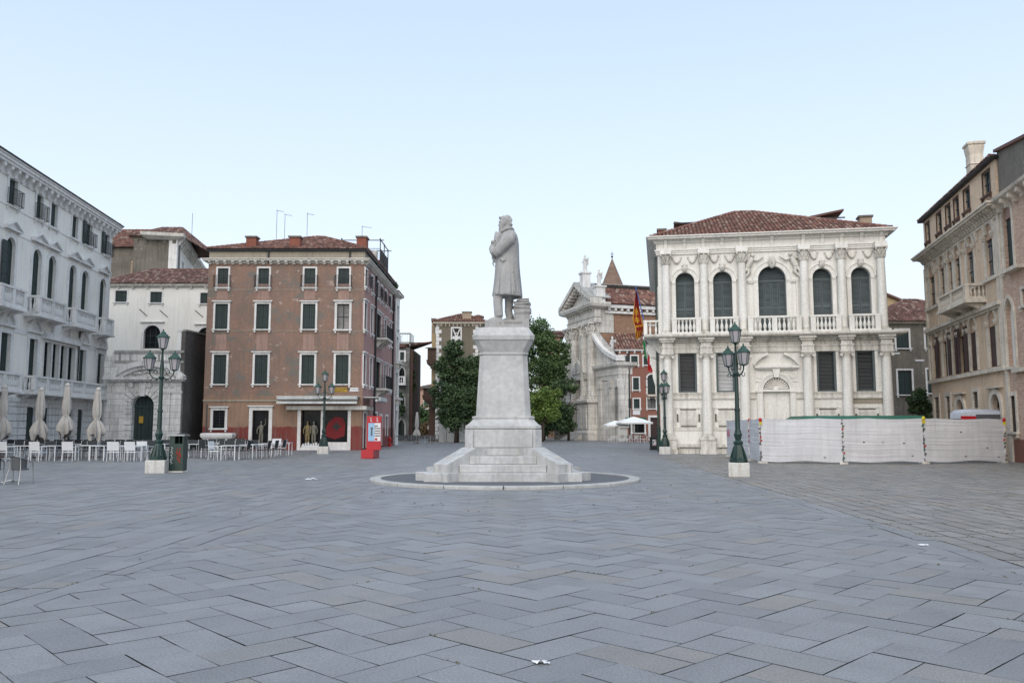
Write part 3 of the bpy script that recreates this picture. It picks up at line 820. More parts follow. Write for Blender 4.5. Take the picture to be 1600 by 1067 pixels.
def slab(x0, x1, y0, y1, rot, org, planes, gap):
    if x1-x0 > y1-y0 and random.random() < .10:
        m = x0+(x1-x0)*random.uniform(.35, .65); slab_(x0, m, y0, y1, rot, org, planes, gap); slab_(m, x1, y0, y1, rot, org, planes, gap)
    else: slab_(x0, x1, y0, y1, rot, org, planes, gap)
def slab_(x0, x1, y0, y1, rot, org, planes, gap):
    c, s = math.cos(rot), math.sin(rot)
    j = lambda: random.uniform(-.003, .003)
    P = [(x0+gap+j(), y0+gap+j()), (x1-gap+j(), y0+gap+j()), (x1-gap+j(), y1-gap+j()), (x0+gap+j(), y1-gap+j())]
    P = [warp(org[0]+c*x-s*y, org[1]+s*x+c*y) for x, y in P]
    cx, cy = sum(p[0] for p in P)/4, sum(p[1] for p in P)/4
    if cy < 3.5 or abs(cx) > .66*cy+4.5: return
    P = clip(P, planes)
    if not P: return
    PAV.cur = random.random(); z = random.uniform(-.0018, .0018)
    tx, ty = random.uniform(-.002, .002), random.uniform(-.002, .002)
    PAV.face([(x, y, z+(x-cx)*tx+(y-cy)*ty) for x, y in P])
def herring(W, rot, org, planes, R0, R1, gap=.0045):
    n = int(R1/W)
    for i in range(-n, n):
        for jn in range(-n//3, n//3):
            x, y = i + 4*jn, i
            if abs(x) > n or abs(y) > n: continue
            slab(x*W, (x+2)*W, y*W, (y+1)*W, rot, org, planes, gap)
            slab((x+2)*W, (x+3)*W, (y-1)*W, (y+1)*W, rot, org, planes, gap)
def courses(W, L, rot, org, planes, ext, gap=.005, L2=None):
    ny = int(ext/W)
    for j in range(-ny, ny):
        x = -ext + random.uniform(0, L)
        while x < ext:
            l = random.uniform(L*.7, L*1.25) if L2 is None else random.choice((L, L2))
            slab(x, x+l, j*W, (j+1)*W, rot, org, planes, gap); x += l
lp0, lp1 = G(0, 947), G(580, 767)
rp0, rp1 = G(1600, 898), G(1110, 742)
Lin = halfplane(lp0, lp1, -1)             # right of the left band
Rin = halfplane(rp0, rp1, 1)
def shift(h, d): return (h[0], h[1], h[2]-d)
def neg(h): return (-h[0], -h[1], -h[2])
YF = 47.0
herring(.385, R(45), (0.2, 24), [shift(Lin, .28), shift(Rin, .28), (0, -1, YF)], 0, 62)
angL = math.atan2(lp1[1]-lp0[1], lp1[0]-lp0[0]); angR = math.atan2(rp1[1]-rp0[1], rp1[0]-rp0[0])
courses(.42, 1.1, angL, lp0, [shift(Lin, -.28), neg(shift(Lin, .28)), (0, -1, YF)], 60, .006)
courses(.42, 1.1, angR, rp0, [shift(Rin, -.28), neg(shift(Rin, .28)), (0, -1, YF)], 60, .006)
courses(.45, 1.05, angL, lp0, [neg(shift(Lin, -.28)), (0, -1, YF)], 62, .005)
NP = len(PAV.f); courses(.34, .8, angR, rp0, [neg(shift(Rin, -.28)), (0, -1, YF)], 62, .009)
PR = MB(); PR.v = PAV.v; PR.f = PAV.f[NP:]; PR.r = PAV.r[NP:]; tag(PR.build('worn_paving', M['paving_warm'], fix=False), kind='structure')
RF = PAV.f[NP:]; PAV.f = PAV.f[:NP]; PAV.r = PAV.r[:NP]
courses(.8, 1.9, R(4), (0, 60), [(0, 1, -YF)], 100, .014)
tag(PAV.build('paving', M['paving'], fix=False), kind='structure')

# weeds growing in the joints, mostly on the right-hand side
wd = MB(); rr = random.Random(3)
PAV.f = PAV.f + RF*2; nf = len(PAV.f); cnt = 0
for _ in range(60000):
    f = PAV.f[rr.randrange(nf)]; cx, cy = PAV.v[f[0]][0], PAV.v[f[0]][1]
    right = Rin[0]*cx+Rin[1]*cy+Rin[2] < .2
    if cy > 46 or rr.random() > (.9 if right else .10)*min(1, 12/cy) : continue
    cnt += 1
    if cnt > 1500: break
    i = rr.randrange(len(f)); p, q = PAV.v[f[i]], PAV.v[f[(i+1) % len(f)]]
    t0 = rr.random(); L = math.hypot(q[0]-p[0], q[1]-p[1])
    for k in range(rr.randint(3, 10)):
        t = min(1, max(0, t0+rr.uniform(-.10, .10)/max(L, .1))); s = rr.uniform(.004, .011); h = rr.uniform(.002, .010)
        qx, qy = p[0]+(q[0]-p[0])*t+rr.uniform(-.006, .006), p[1]+(q[1]-p[1])*t+rr.uniform(-.006, .006)
        wd.cur = rr.random(); b = rr.uniform(0, PI)
        wd.face([(qx-s*math.cos(b), qy-s*math.sin(b), .002), (qx+s*math.cos(b), qy+s*math.sin(b), .002), (qx+s*.6, qy+s, h+.004), (qx-s*.5, qy+s*.7, h+.003)])
tag(wd.build('weeds', mat('dry_moss', (0.10, 0.105, 0.04), (0.16, 0.125, 0.06), rnd=.4, fine=30), fix=False), label='tufts of dry moss growing in the paving joints', cat='weeds', kind='stuff')
def litter(px, py, s, seed, label):
    r_ = random.Random(seed); x, y = G(px, py); b = MB(); n = 6
    gr = [[(x+(i/n-.5)*s*1.6+r_.uniform(-.01, .01), y+(j/n-.5)*s+r_.uniform(-.01, .01), .008+abs(r_.gauss(0, .1*s))*(1 if 0 < i < n and 0 < j < n else .3)) for i in range(n+1)] for j in range(n+1)]
    for j in range(n):
        for i in range(n):
            if r_.random() < .15 and (i in (0, n-1) or j in (0, n-1)): continue
            b.face([gr[j][i], gr[j][i+1], gr[j+1][i+1], gr[j+1][i]])
    tag(b.build('crumpled_paper', M['white_paint'], fix=False), label, 'litter', 'scraps of paper on the paving')
litter(487, 749, .24, 1, 'white crumpled paper on the paving left of the monument')
litter(845, 1036, .075, 2, 'small torn white paper scrap on the nearest paving stones')
litter(1443, 852, .08, 3, 'white paper scrap on the pale paving band at the right')
lv = MB(); rr = random.Random(5)
for i in range(90):
    x, y = G(rr.uniform(560, 1150), rr.uniform(756, 800)) if i < 60 else G(rr.uniform(0, 1600), rr.uniform(745, 900))
    s = rr.uniform(.015, .035); a = rr.uniform(0, PI); lv.cur = rr.random()
    lv.face([(x-s*math.cos(a), y-s*math.sin(a), .006), (x+s*.5*math.sin(a), y-s*.5*math.cos(a), .014), (x+s*math.cos(a), y+s*math.sin(a), .008), (x-s*.5*math.sin(a), y+s*.5*math.cos(a), .02)])
tag(lv.build('fallen_leaves', mat('dry_leaves', (0.13, 0.085, 0.04), (0.08, 0.06, 0.035), rnd=.4), fix=False), 'small brown leaves scattered on the paving around the monument', 'leaves', kind='stuff')
# ---------------------------------------------------------------- red plaster shop building
RX0, RX1 = D(317, 650, 61)[0], D(566, 650, 61)[0]
FR = Frame(RX0, 61, RX1, 61); RW = FR.len; RD = 16.5
rz = lambda py: FR.z(440, py)
ru = lambda px, py=600: FR.u(px, py=py)
rb = empty('shop_building', (RX0, 61, 0), 0, 'four storey building in flaking pink plaster with a red painted base and corner shop', 'building')
cols4 = [(340, 357), (403.5, 420.7), (475.5, 493), (528.4, 545.9)]
cols3 = [(336, 356.3), (400.3, 420.5), (472.8, 493), (526.3, 545.9)]
cols2 = [(333.6, 353.8), (397.7, 418.4), (470.8, 491.2), (524.2, 544.8)]
hs4 = [H(ru(a, 435), ru(b, 435), rz(449), rz(419.2), dep=.2) for a, b in cols4]
hs3 = [H(ru(a, 495), ru(b, 495), rz(514.4), rz(474.7), dep=.2) for a, b in cols3]
hs2 = [H(ru(a, 577), ru(b, 577), rz(600), rz(554), dep=.2) for a, b in cols2]
hg = [H(ru(332.5, 655), ru(351.6, 655), rz(668.7), rz(640.7), dep=.2), H(ru(394, 670), ru(420, 670), .12, rz(640.7), dep=.25)]
hsh = [H(ru(470, 670), ru(501, 670), .18, rz(641), dep=.5), H(ru(505, 665), ru(543.3, 665), rz(690.6), rz(641), dep=.45)]
ztop = rz(404.5)
su = [569.8, 579.7, 588.5, 594.5, 601.2, 608.8]
def sd(px):                                     # distance along the right-hand side wall
    x, y, z = ray(px, 560); t = RX1/x; return t*y - 61
sv4, sv3, sv2 = [], [], []
for i, p in enumerate(su):
    v = sd(p); sv4.append(H(v-.45, v+.45, rz(449)+.1, rz(419.2), dep=.2))
for v, wd_ in ((sd(569.5), .5), (sd(579.5), .5), (sd(591), 1.25), (sd(601.2), .55), (sd(608.8), .55)):
    sv3.append(H(v-wd_, v+wd_, rz(514.4), rz(472), dep=.2)); sv2.append(H(v-wd_, v+wd_, rz(600), rz(554), dep=.2))
svg = [H(.5, 1.7, .15, 2.7, dep=.3), H(5.2, 6.6, .15, 2.75, dep=.3), H(8.0, 9.1, .15, 2.6, dep=.3), H(11.2, 12.4, .9, 2.6, dep=.3)]
m = MB(); wall(m, 0, RW, 0, ztop, hs4+hs3+hs2+hg+hsh)
m.face([(0,RD,0),(0,RD,ztop),(RW,RD,ztop),(RW,RD,0)]); m.face([(0,0,ztop),(RW,0,ztop),(RW,RD,ztop),(0,RD,ztop)])
wall(m, 0, RD, 0, ztop, [], side_left(RD))
m.build('wall', M['pink_plaster'], rb, fix=False)
m = MB(); wall(m, 0, RD, 0, ztop, sv4+sv3+sv2+svg, side_right(RW)); m.build('side_wall', M['pink_side'], rb, fix=False, label='rose pink street side wall')
for h in hs4: window(rb, h, .12, .04, fill='boards', sill=True, rail=.85)
for i, h in enumerate(hs3):
    if i < 3: window(rb, h, .13, .05, hood='flat', sillz=.08)
    else: window(rb, h, .16, .05, hood='flat', fill='glass', fmat='stone', pmat='pane_curtain', grid=(2, 2), label='glazed window with its shutters gone')
for h in hs2: window(rb, h, .14, .05, hood='flat', sillz=.08)
window(rb, hg[0], .17, .05, hood='flat', fill='glass', pmat='pane', bars=True, label='barred ground floor window')
dw = window(rb, hg[1], .24, .07, hood='flat', fill='none', pmat='pane', sill=False, label='tall display window with a white stone surround')
for hset, kw in ((sv4, dict(rail=.85)), (sv3, {}), (sv2, {})):
    for h in hset:
        wide = h['x1']-h['x0'] > 2
        window(rb, h, .13, .05, fill='boards' if not wide else 'glass', pmat='pane', grid=(4, 1), loc=(RW, 0, 0), rotz=PI/2, rail=kw.get('rail'), hood='flat' if not kw.get('rail') else None)
for h in svg: window(rb, h, .16, .05, fill='glass' if h['z0'] > .5 else 'boards', sill=False, loc=(RW, 0, 0), rotz=PI/2)
# plaster patches below the windows, string courses
s = MB()
for zz in (rz(625.5),): s.box(-.02, ru(436, 625), -.06, .02, zz-.07, zz+.05)
for zz in (rz(452.5), rz(516.8)): s.box(-.01, RW+.01, -.022, .02, zz-.03, zz+.02)
s.build('string_course', M['beige'], rb)
for hset in (hs3, hs2):
    for h in hset:
        s = MB(); w_ = (h['x1']-h['x0'])*.42; c = (h['x0']+h['x1'])/2; top = h['z1']+.34
        s.box(c-w_, c+w_, -.012, .01, top, top+1.15)
        s.build('plaster_panel', M['orange_plaster'], rb)
# cornice, attic, roof
m = MB(); zc = cornice(m, 0, RW, 0, RD, rz(411)-.03, [(.05, .07), (.09, .08), (.34, .11), (.42, .07)])
brackets(m, .15, RW-.15, zc-.42, zc-.17, .32, .20, .56)
brackets(m, .15, RD-.15, zc-.42, zc-.17, .32, .20, .56, side_right(RW))
m.build('cornice', M['stone_trim'], rb)
za = rz(392.5); a = MB(); a.box(.02, RW-.02, .02, RD-.02, zc-.1, za); a.build('attic_wall', M['beige'], rb)
gt = MB(); gt.prof(0, RW, 0, RD, [(.02, za-.03), (.16, za-.01), (.19, za+.12), (.02, za+.15)]); gt.build('gutter', M['iron'], rb)
rise = rz(366)-za-.12
xr = ru(468, 372)
hip_roof(rb, -.16, RW+.16, -.16, RD+.16, za+.15, rise*2.05, ridge=(xr-.3, xr+.3, 6.5))
chimney(rb, ru(387.8, 380), 1.0, za, rz(365.7), .75, .7); chimney(rb, ru(456.5, 380), 1.0, za, rz(365.5), .8, .7)
chimney(rb, ru(360, 378), 4.2, za, rz(373)+.3, .95, .8, cap='tile'); chimney(rb, ru(467, 360), 6.3, za+1, rz(361)+.95, .35, .35)
chimney(rb, RW-.9, sd(581), za, za+1.9, .75, 1.0); chimney(rb, RW-.6, 10.4, za-.2, za+1.3, .7, .9)
for p, t in ((ru(437, 625)-.15, ztop), ): pass
pipe(rb, ru(420.0, 395), -.08, za-.9, za); pipe(rb, ru(547, 395), -.08, za-.9, za)
for px in (584.5, 612.3):
    v = sd(px); b = MB(); b.tube([(RW+.1, v, .3), (RW+.1, v, za)], .08, 7); b.build('downpipe', M['iron'], rb)
pipe(rb, ru(322.8, 660), -.09, 0.1, 3.4, .04, 'grey_dark')
# balconies on the street side
for zz, v in ((hs3[0]['z0']-.05, sd(591)), (hs2[0]['z0']-.05, sd(591))):
    b = MB(); b.box(-1.6, 1.6, -.95, .02, -.16, 0)
    for bx in (-1.1, 0, 1.1): b.loft([[(bx-.12,.01,-.75),(bx+.12,.01,-.75),(bx+.12,-.05,-.75),(bx-.12,-.05,-.75)],[(bx-.12,.01,-.45),(bx+.12,.01,-.45),(bx+.12,-.45,-.4),(bx-.12,-.45,-.4)],[(bx-.12,.01,-.16),(bx+.12,.01,-.16),(bx+.12,-.9,-.16),(bx-.12,-.9,-.16)]])
    o = b.build('balcony', M['stone_trim'], rb, (RW, v, zz), rotz=PI/2)
    iron_rail(-1.55, 1.55, -.9, 0, 1.0, o, back=0)
# shop front
shop_z = rz(640.5)
f = MB()
f.box(ru(464.7, 670), ru(470, 670), -.07, .02, .0, shop_z); f.box(ru(543.3, 670), ru(548.2, 670), -.07, .02, 0, shop_z)
f.box(ru(470, 670)-.01, ru(543.3, 670)+.01, -.05, .01, 0, .18)
f.box(ru(501, 670), ru(543.3, 670), -.04, .45, .18, rz(690.6)); f.box(ru(501, 665)+.01, ru(505, 665)-.01, -.045, .45, rz(690.6), shop_z)
o = f.build('shop_front', M['stone'], rb)
f = MB(); f.box(ru(448.8, 637), RW+.35, -.32, .01, shop_z+.01, rz(634.7)+.02); f.box(RW-.01, RW+.32, -.315, 3.0, shop_z+.015, rz(634.7))
f.build('fascia', M['stone_trim'], rb)
aw = MB()
za_, zb_ = rz(631.3), rz(622)
aw.box(ru(439, 627), ru(562.5, 627), -1.25, -.02, zb_+.06, zb_+.12)
aw.prism([(ru(439, 627), za_), (ru(562.5, 627), za_), (ru(562.5, 627), za_+.17), (ru(439, 627), za_+.17)], -1.22, -1.12)
aw.tube([(ru(439, 627), -1.0, zb_-.06), (ru(562.5, 627), -1.0, zb_-.06)], .13, 10)
aw.loft([[(ru(439.5, 627), -1.24, zb_+.07), (ru(562, 627), -1.24, zb_+.07), (ru(562, 627), -1.24, zb_-.1), (ru(439.5, 627), -1.24, zb_-.1)],
         [(ru(439.5, 627), -1.20, zb_+.07), (ru(562, 627), -1.20, zb_+.07), (ru(562, 627), -1.20, zb_-.1), (ru(439.5, 627), -1.20, zb_-.1)]])
aw.build('awning', M['awning'], rb, label='rolled white awning above the shop windows')
aw = MB(); aw.box(RW+.05, RW+1.3, .1, 3.4, zb_+.04, zb_+.10); aw.box(RW+1.15, RW+1.3, .1, 3.4, zb_-.2, zb_+.04); aw.tube([(RW+1.0, .12, zb_-.15), (RW+1.0, 3.38, zb_-.15)], .10, 8)
aw.build('awning', M['awning'], rb, label='shorter awning round the corner')
# window display: posters behind the glass
def mannequin(x, z, s, m_, parent, seed, arm=0):
    rr = random.Random(seed); b = MB(); y = .18
    b.lathe([(.02,0),(.055,.05),(.05,.25),(.075,.45),(.09,.80)], x-.09*s, y, z, n=8, sx=s, sy=.6*s); b.lathe([(.02,0),(.055,.05),(.05,.25),(.075,.45),(.09,.80)], x+.09*s, y, z, n=8, sx=s, sy=.6*s)
    b.lathe([(.13,.78),(.17,.9),(.14,1.05),(.19,1.3),(.17,1.42),(.06,1.48),(.05,1.54)], x, y, z, n=12, sx=s, sy=.55*s)
    b.ell(x, y, z+1.64*s if s != 1 else z+1.64, .085, .085, .12)
    for sgn in (-1, 1):
        if arm and sgn > 0: b.tube([(x+.17, y, z+1.38), (x+.33, y, z+1.55), (x+.30, y, z+1.95)], [.05, .045, .03], 6)
        else: b.tube([(x+sgn*.18, y, z+1.38), (x+sgn*.28, y-.05, z+1.08), (x+sgn*.24, y-.1, z+.82)], [.05, .045, .03], 6)
    return b.build('mannequin', M[m_], parent, smooth=60)
p = MB(); p.prism(outline(hsh[0]), .42, .44); shw = p.build('shop_window', M['pane'], rb, label='dark shop window with dressed mannequins')
p = MB(); p.prism(outline(hsh[1]), .34, .36); sh2 = p.build('shop_window', M['pane'], rb, label='shop window with a large red poster of a dark cross')
for px, mm, sd_ in ((479.5, 'gold', 1), (489.5, 'skin_grey', 2)): mannequin(ru(px, 670), .35, 1, mm, shw, sd_)
b = MB(); b.box(hsh[0]['x0']+.02, hsh[0]['x1']-.1, .1, .4, .18, .34)
for i in range(7): b.box(hsh[0]['x0']+.1+i*.19, hsh[0]['x0']+.22+i*.19, .12, .30, .34, .34+.12+.05*(i % 3))
b.build('display_shelf', M['sign_white'], shw)
mannequin((hg[1]['x0']+hg[1]['x1'])/2, .35, 1, 'skin_grey', dw, 5, arm=1).location.y = -.02
cx, cz = (hsh[1]['x0']+hsh[1]['x1'])/2, (hsh[1]['z0']+hsh[1]['z1'])/2
b = MB(); pr = [(cx-.72, cz-.75), (cx-.1, cz-.95), (cx+.6, cz-.72), (cx+.66, cz+.2), (cx+.45, cz+.62), (cx-.1, cz+.7), (cx-.55, cz+.35), (cx-.8, cz-.2)]
b.prism(pr, .315, .33); b.build('poster', M['poster_red'], sh2)
b = MB(); b.box(cx-.09, cx+.11, .30, .312, cz-.33, cz+.27); b.box(cx-.27, cx+.29, .302, .31, cz-.13, cz+.10); b.build('cross', M['ink'], sh2)
# street signs
b = MB(); b.box(ru(518, 610), ru(542.3, 610), -.03, -.002, rz(612.5), rz(605.5)); o = b.build('street_sign', M['sign_yellow'], rb, label='ochre street sign above the shop')
text_part('lettering', 'PER L\u2019ACCADEMIA', .19, M['ink'], o, (ru(530.2, 609), -.031, rz(607.7)))
text_part('lettering', 'PER RIALTO', .14, M['ink'], o, (ru(530.2, 609), -.031, rz(611)))
b = MB(); b.box(ru(546.5, 608.5), ru(560, 608.5), -.03, -.002, rz(611.4), rz(605.7)); o = b.build('street_sign', M['sign_white'], rb, label='white street name panel near the corner')
text_part('lettering', 'S. STEFANO', .12, M['ink'], o, (ru(553.2, 608), -.031, rz(608.5)))
# altana (roof terrace) and aerials
t = MB(); X0, X1, V0, V1, Z = RW-3.0, RW+.15, 6.0, 10.2, za+.5
for x in (X0, X1):
    for v in (V0, (V0+V1)/2, V1): t.box(x-.035, x+.035, v-.035, v+.035, za-.2, Z+1.85)
for v in (V0, V1): t.box(X0-.3, X1+.3, v-.03, v+.03, Z+1.66, Z+1.72)
for x in (X0, X1): t.box(x-.03, x+.03, V0-.3, V1+.3, Z+1.72, Z+1.78)
t.box(X0, X1, V0, V1, Z-.1, Z)
alt = t.build('roof_terrace', M['iron'], rb)
o = iron_rail(X0, X1, V0, Z, 1.0, alt, back=V1); 
b = MB(); b.lathe([(.0, 0), (.22, 0), (.25, .9), (.2, 1.0), (.02, 1.05)], X1-.6, V0+1, Z); b.build('water_tank', M['stone_trim'], alt, smooth=40)
def aerial(px, pt, pb, y, arm=.5, boom=True, par=rb):
    x, z1 = D(px, pt, 61+y); z0 = D(px, pb, 61+y)[1]; x -= RX0
    b = MB(); b.tube([(x, y, z0-.6), (x, y, z1)], .018, 5)
    if boom:
        b.tube([(x-.05, y, z1-.05), (x+arm, y+.2, z1-.12)], .014, 5)
        for k in range(5): q = k/4; b.tube([(x+arm*q, y+.2*q-.13, z1-.05-.07*q), (x+arm*q, y+.2*q+.13, z1-.05-.07*q)], .008, 4)
    b.build('aerial', M['iron'], par)
aerial(433, 328, 372, 6); aerial(445.5, 334, 370, 6); aerial(480.5, 333, 368, 6.5); aerial(566, 353, 392, 7, .75); aerial(301, 333, 400, 9, boom=False)
# ---------------------------------------------------------------- white palace on the left
FL = Frame(-30.35+.0956*42, 20, -30.35, 62)       # runs away from the camera, facing the square
def lf(ox, oy, sc): return lambda x, y: (ox+x/sc, oy+y/sc)
qa, qb, qc = lf(0, 220, 5.337), lf(0, 360, 5.337), lf(0, 500, 5.337)
lp = empty('white_palace', (FL.o[0], FL.o[1], 0), FL.rot, 'long white three storey palace at the left with balustraded balconies and pedimented windows', 'building')
U = lambda f, x, y=300, off=0: FL.uz(*f(x, y), off)[0]
Zl = lambda f, x, y, off=0: FL.uz(*f(x, y), off)[1]
def near(holes, pitch, n):                        # repeat the rhythm toward the near end, outside the frame
    return holes
LW = FL.len; U0 = 16.0                            # the part nearer than U0 is out of view
zt_top, zt_bot = Zl(qa, 75, 290), Zl(qa, 65, 525)
z2t, z2b = Zl(qb, 300, 152), Zl(qb, 245, 640)
z1t, z1b = Zl(qc, 238, 148), Zl(qc, 210, 590)
zgt = Zl(qc, 245, 712)
ztp = FL.z(188.5, 350, -.6)-.34
wt = [(72, 145, 400), (303, 360, 500), (422, 478, 600), (600, 650, 700), (712, 765, 780), (865, 908, 870)]
h4 = [H(U(qa, a, y), U(qa, b, y), zt_bot, zt_top, dep=.25) for a, b, y in wt]
w2 = [(40, 120, 250), (265, 340, 330), (395, 460, 380), (570, 630, 450), (675, 733, 480), (825, 877, 550)]
h3 = [H(U(qb, a, y), U(qb, b, y), z2b, z2t, 'a', dep=.27) for a, b, y in w2]
w1 = [(-2, 82, 250), (235, 305, 300), (360, 420, 320), (430, 487, 330), (497, 553, 340), (562, 620, 350), (655, 710, 370), (808, 855, 400)]
h2 = [H(U(qc, a, y), U(qc, b, y), z1b, z1t, dep=.28) for a, b, y in w1]
wg = [(213, 277, 850), (347, 393, 850), (562, 595, 850), (640, 685, 850), (820, 846, 850)]
h1 = [H(U(qc, a, y), U(qc, b, y), .5, zgt, 'a', dep=.16, rise=.3) for a, b, y in wg]
p = h3[2]['x0']-h3[1]['x0']
for k, (ha, hb) in enumerate(((h3[0], h4[0]),)):
    for i in range(1, 4):
        d = i*4.6
        h3.append(dict(h3[0], x0=h3[0]['x0']-d, x1=h3[0]['x1']-d)); h4.append(dict(h4[0], x0=h4[0]['x0']-d, x1=h4[0]['x1']-d))
        h2.append(dict(h2[0], x0=h2[0]['x0']-d, x1=h2[0]['x1']-d)); h1.append(dict(h1[0], x0=h1[0]['x0']-d, x1=h1[0]['x1']-d))
zg = Zl(qc, 60, 640)                               # top of the rusticated ground storey
m = MB(); wall(m, U0, LW, zg, ztp, h4+h3+h2, None)
wall(m, 0, 14, zg, ztp, [], side_right(LW)); m.face([(U0,0,zg),(U0,0,ztp),(U0,14,ztp),(U0,14,zg)]); m.face([(U0,14,zg),(U0,14,ztp),(LW,14,ztp),(LW,14,zg)]); m.face([(U0,0,ztp),(LW,0,ztp),(LW,14,ztp),(U0,14,ztp)])
m.build('wall', M['white_plaster'], lp, fix=False)
m = MB(); wall(m, U0, LW, 0, zg, h1); wall(m, 0, 14, 0, zg, [], side_right(LW)); m.face([(U0,0,0),(U0,0,zg),(U0,14,zg),(U0,14,0)])
z = .75
while z < zg-.5:                                  # rusticated blocks standing proud, split round the openings
    edges = [U0]
    for h in sorted(h1, key=lambda h: h['x0']):
        if z < h['z1']-.15: edges += [h['x0']-.03, h['x1']+.03]
    edges.append(LW)
    for a, b in zip(edges[::2], edges[1::2]):
        if b-a < .1: continue
        n = max(1, round((b-a)/1.3)); o_ = .5*(int(z*10) % 2)/n
        xs = [a] + [a+(b-a)*(i+o_)/n for i in range(1, n)] + [b]
        for c, d in zip(xs[:-1], xs[1:]):
            m.cur = random.random(); m.box(c+.02, d-.02, -.07, .02, z+.03, z+.40)
    z += .42
m.cur = .5
m.box(U0, LW+.02, -.10, .02, 0, .72); m.box(U0, LW+.03, -.12, .02, zg-.25, zg)
m.build('base_storey', M['stone_rust'], lp, fix=False)
for h in h4[:]: 
    r = (h4.index(h) in (0, 1, 4, 5))
    window(lp, h, .20, .04, fill='boards', rail=.9 if r else None, sill=True, smat='green', open_leaf=(-1,) if h4.index(h) in (4, 5) else None)
for h in h3: window(lp, h, .26, .05, fill='boards', sill=False, hood='tri', pmat='pane', open_leaf=(-1,) if h is h3[0] else None)
for i, h in enumerate(h2):
    if 2 <= i <= 5: window(lp, h, .12, .05, fill='glass', pmat='pane', sill=False, grid=(2, 3), name='window')
    else: window(lp, h, .26, .05, fill='boards', sill=False, hood='seg')
for h in h1: window(lp, h, 0, .05, fmat='stone_rust', fill='boards', sill=False)
# serliana entablature and its big arch
s = MB(); a, b = h2[2]['x0']-.35, h2[5]['x1']+.35; c = (a+b)/2; t = z1t+.15
s.box(a, b, -.30, .02, t, t+.32); s.box(a+.1, b-.1, -.16, .015, t+.32, t+.45)
r = (h2[5]['x0']-h2[3]['x0'])*.62
s.arch(c, t+.45, r*.78, r, -.18, .02, 0, PI, 18); s.arch(c, t+.45, .02, r*.78, -.04, .02, 0, PI, 18)
s.build('arched_lintel', M['stone'], lp)
# balconies
def bal(x0, x1, z, hh, posts, br, proj=.85): balcony(lp, x0, x1, proj, z, hh, posts, br=br, slab=.17, brh=.3)
rail2 = Zl(qb, 245, 512, -.85); fl2 = Zl(qb, 240, 668, -.85); hh2 = rail2-fl2
for f, a, b, off in ((qb, -40, 180, 0), (qb, 288, 520, 0), (qb, 598, 785, 0), (qb, 850, 925, 0)):
    x0, x1 = FL.u(f(a, 0)[0], -.85), FL.u(f(b, 0)[0], -.85)
    n = 3 if b-a > 200 else 2
    ps = [x0+.15+(x1-x0-.3)*i/(n-1) for i in range(n)]
    bal(x0, x1, z2b if False else fl2, hh2, ps, [x0+.3, x1-.3] + ([(x0+x1)/2] if n > 2 else []))
rail1 = Zl(qc, 210, 450, -.95); fl1 = Zl(qc, 210, 588, -.95); hh1 = rail1-fl1
x0, x1 = FL.u(qc(180, 0)[0], -.95)-5.2, FL.u(qc(180, 0)[0], -.95)
bal(x0, x1, fl1, hh1, [x0+.15, x0+1.9, x1-1.9, x1-.15], [x0+.4, (x0+x1)/2, x1-.4], .95)
x0, x1 = FL.u(qc(288, 0)[0], -.95), LW-.05
ps = [x0+.15] + [FL.u(qc(v, 0)[0], -.95) for v in (400, 520, 600, 705, 840)] + [x1-.15]
bal(x0, x1, fl1, hh1, ps, [x0+.4] + [v for v in ps[1:-1]] + [x1-.4], .95)
# strings and cornice
s = MB()
for zz, hh, pr in ((Zl(qa, 0, 505), .07, .03), (Zl(qb, 172, 50), .08, .03), (Zl(qc, 125, 84), .28, .035), (fl2-.02, .12, .04), (Zl(qa, 5, 235), .05, .02)):
    edges = [U0] + sum([[h['x0']-.30, h['x1']+.30] for h in sorted(h4+h3+h2, key=lambda h: h['x0']) if h['z0'] < zz < h['z1']+.3], []) + [LW]
    for a, b in zip(edges[::2], edges[1::2]):
        if b-a > .05: s.box(a, b, -pr, .01, zz-hh/2, zz+hh/2)
s.box(LW-.30, LW+.02, -.025, .3, zg, ztp-.3)
s.build('string_course', M['stone'], lp)
m = MB(); zc = cornice(m, U0, LW, 0, 14, ztp-.75, [(.05, .55), (.44, .16), (.52, .18), (.58, .08)])
brackets(m, U0+.3, LW-.15, ztp-.72, ztp-.20, .40, .26, .83); m.build('cornice', M['stone'], lp)
g_ = MB(); g_.prof(U0, LW, 0, 14, [(.58, zc), (.64, zc+.02), (.64, zc+.09), (.3, zc+.14)]); g_.build('gutter', M['iron'], lp)
hip_roof(lp, U0-.4, LW+.4, -.4, 14.4, zc+.10, 2.4)
b = MB(); uu = FL.u(qc(632, 0)[0]); b.tube([(uu, -.10, fl1+hh1), (uu, -.10, fl2)], .05, 6); b.build('downpipe', M['iron'], lp)

# ---------------------------------------------------------------- portal of the courtyard beside it
PX0, PX1 = D(172, 650, 60)[0], D(285, 650, 60)[0]
FP = Frame(PX0, 60, PX1, 60); PW = FP.len
qp = lf(160, 500, 4.106)
PU = lambda x, y=700: FP.uz(*qp(x, y))[0]
PZ = lambda y: FP.z(230, 500+y/4.106)
po = empty('stone_portal', (PX0, 60, 0), 0, 'grey stone baroque courtyard portal with a round green door under a segmental pediment', 'gateway')
zpt = PZ(195)
hd = H(PU(182), PU(325), .02, PZ(480), 'a', dep=.55)
m = MB(); wall(m, 0, PW-.3, 0, zpt-.15, [hd]); m.box(PU(-10), 0, .02, .5, 0, zpt-.4)
m.face([(0,.9,0),(0,.9,zpt-.15),(PW-.3,.9,zpt-.15),(PW-.3,.9,0)]); m.face([(0,0,zpt-.15),(PW-.3,0,zpt-.15),(PW-.3,.9,zpt-.15),(0,.9,zpt-.15)]); m.face([(0,0,0),(0,0,zpt-.15),(0,.9,zpt-.15),(0,.9,0)])
z = .3                                             # voussoirs and banded jambs
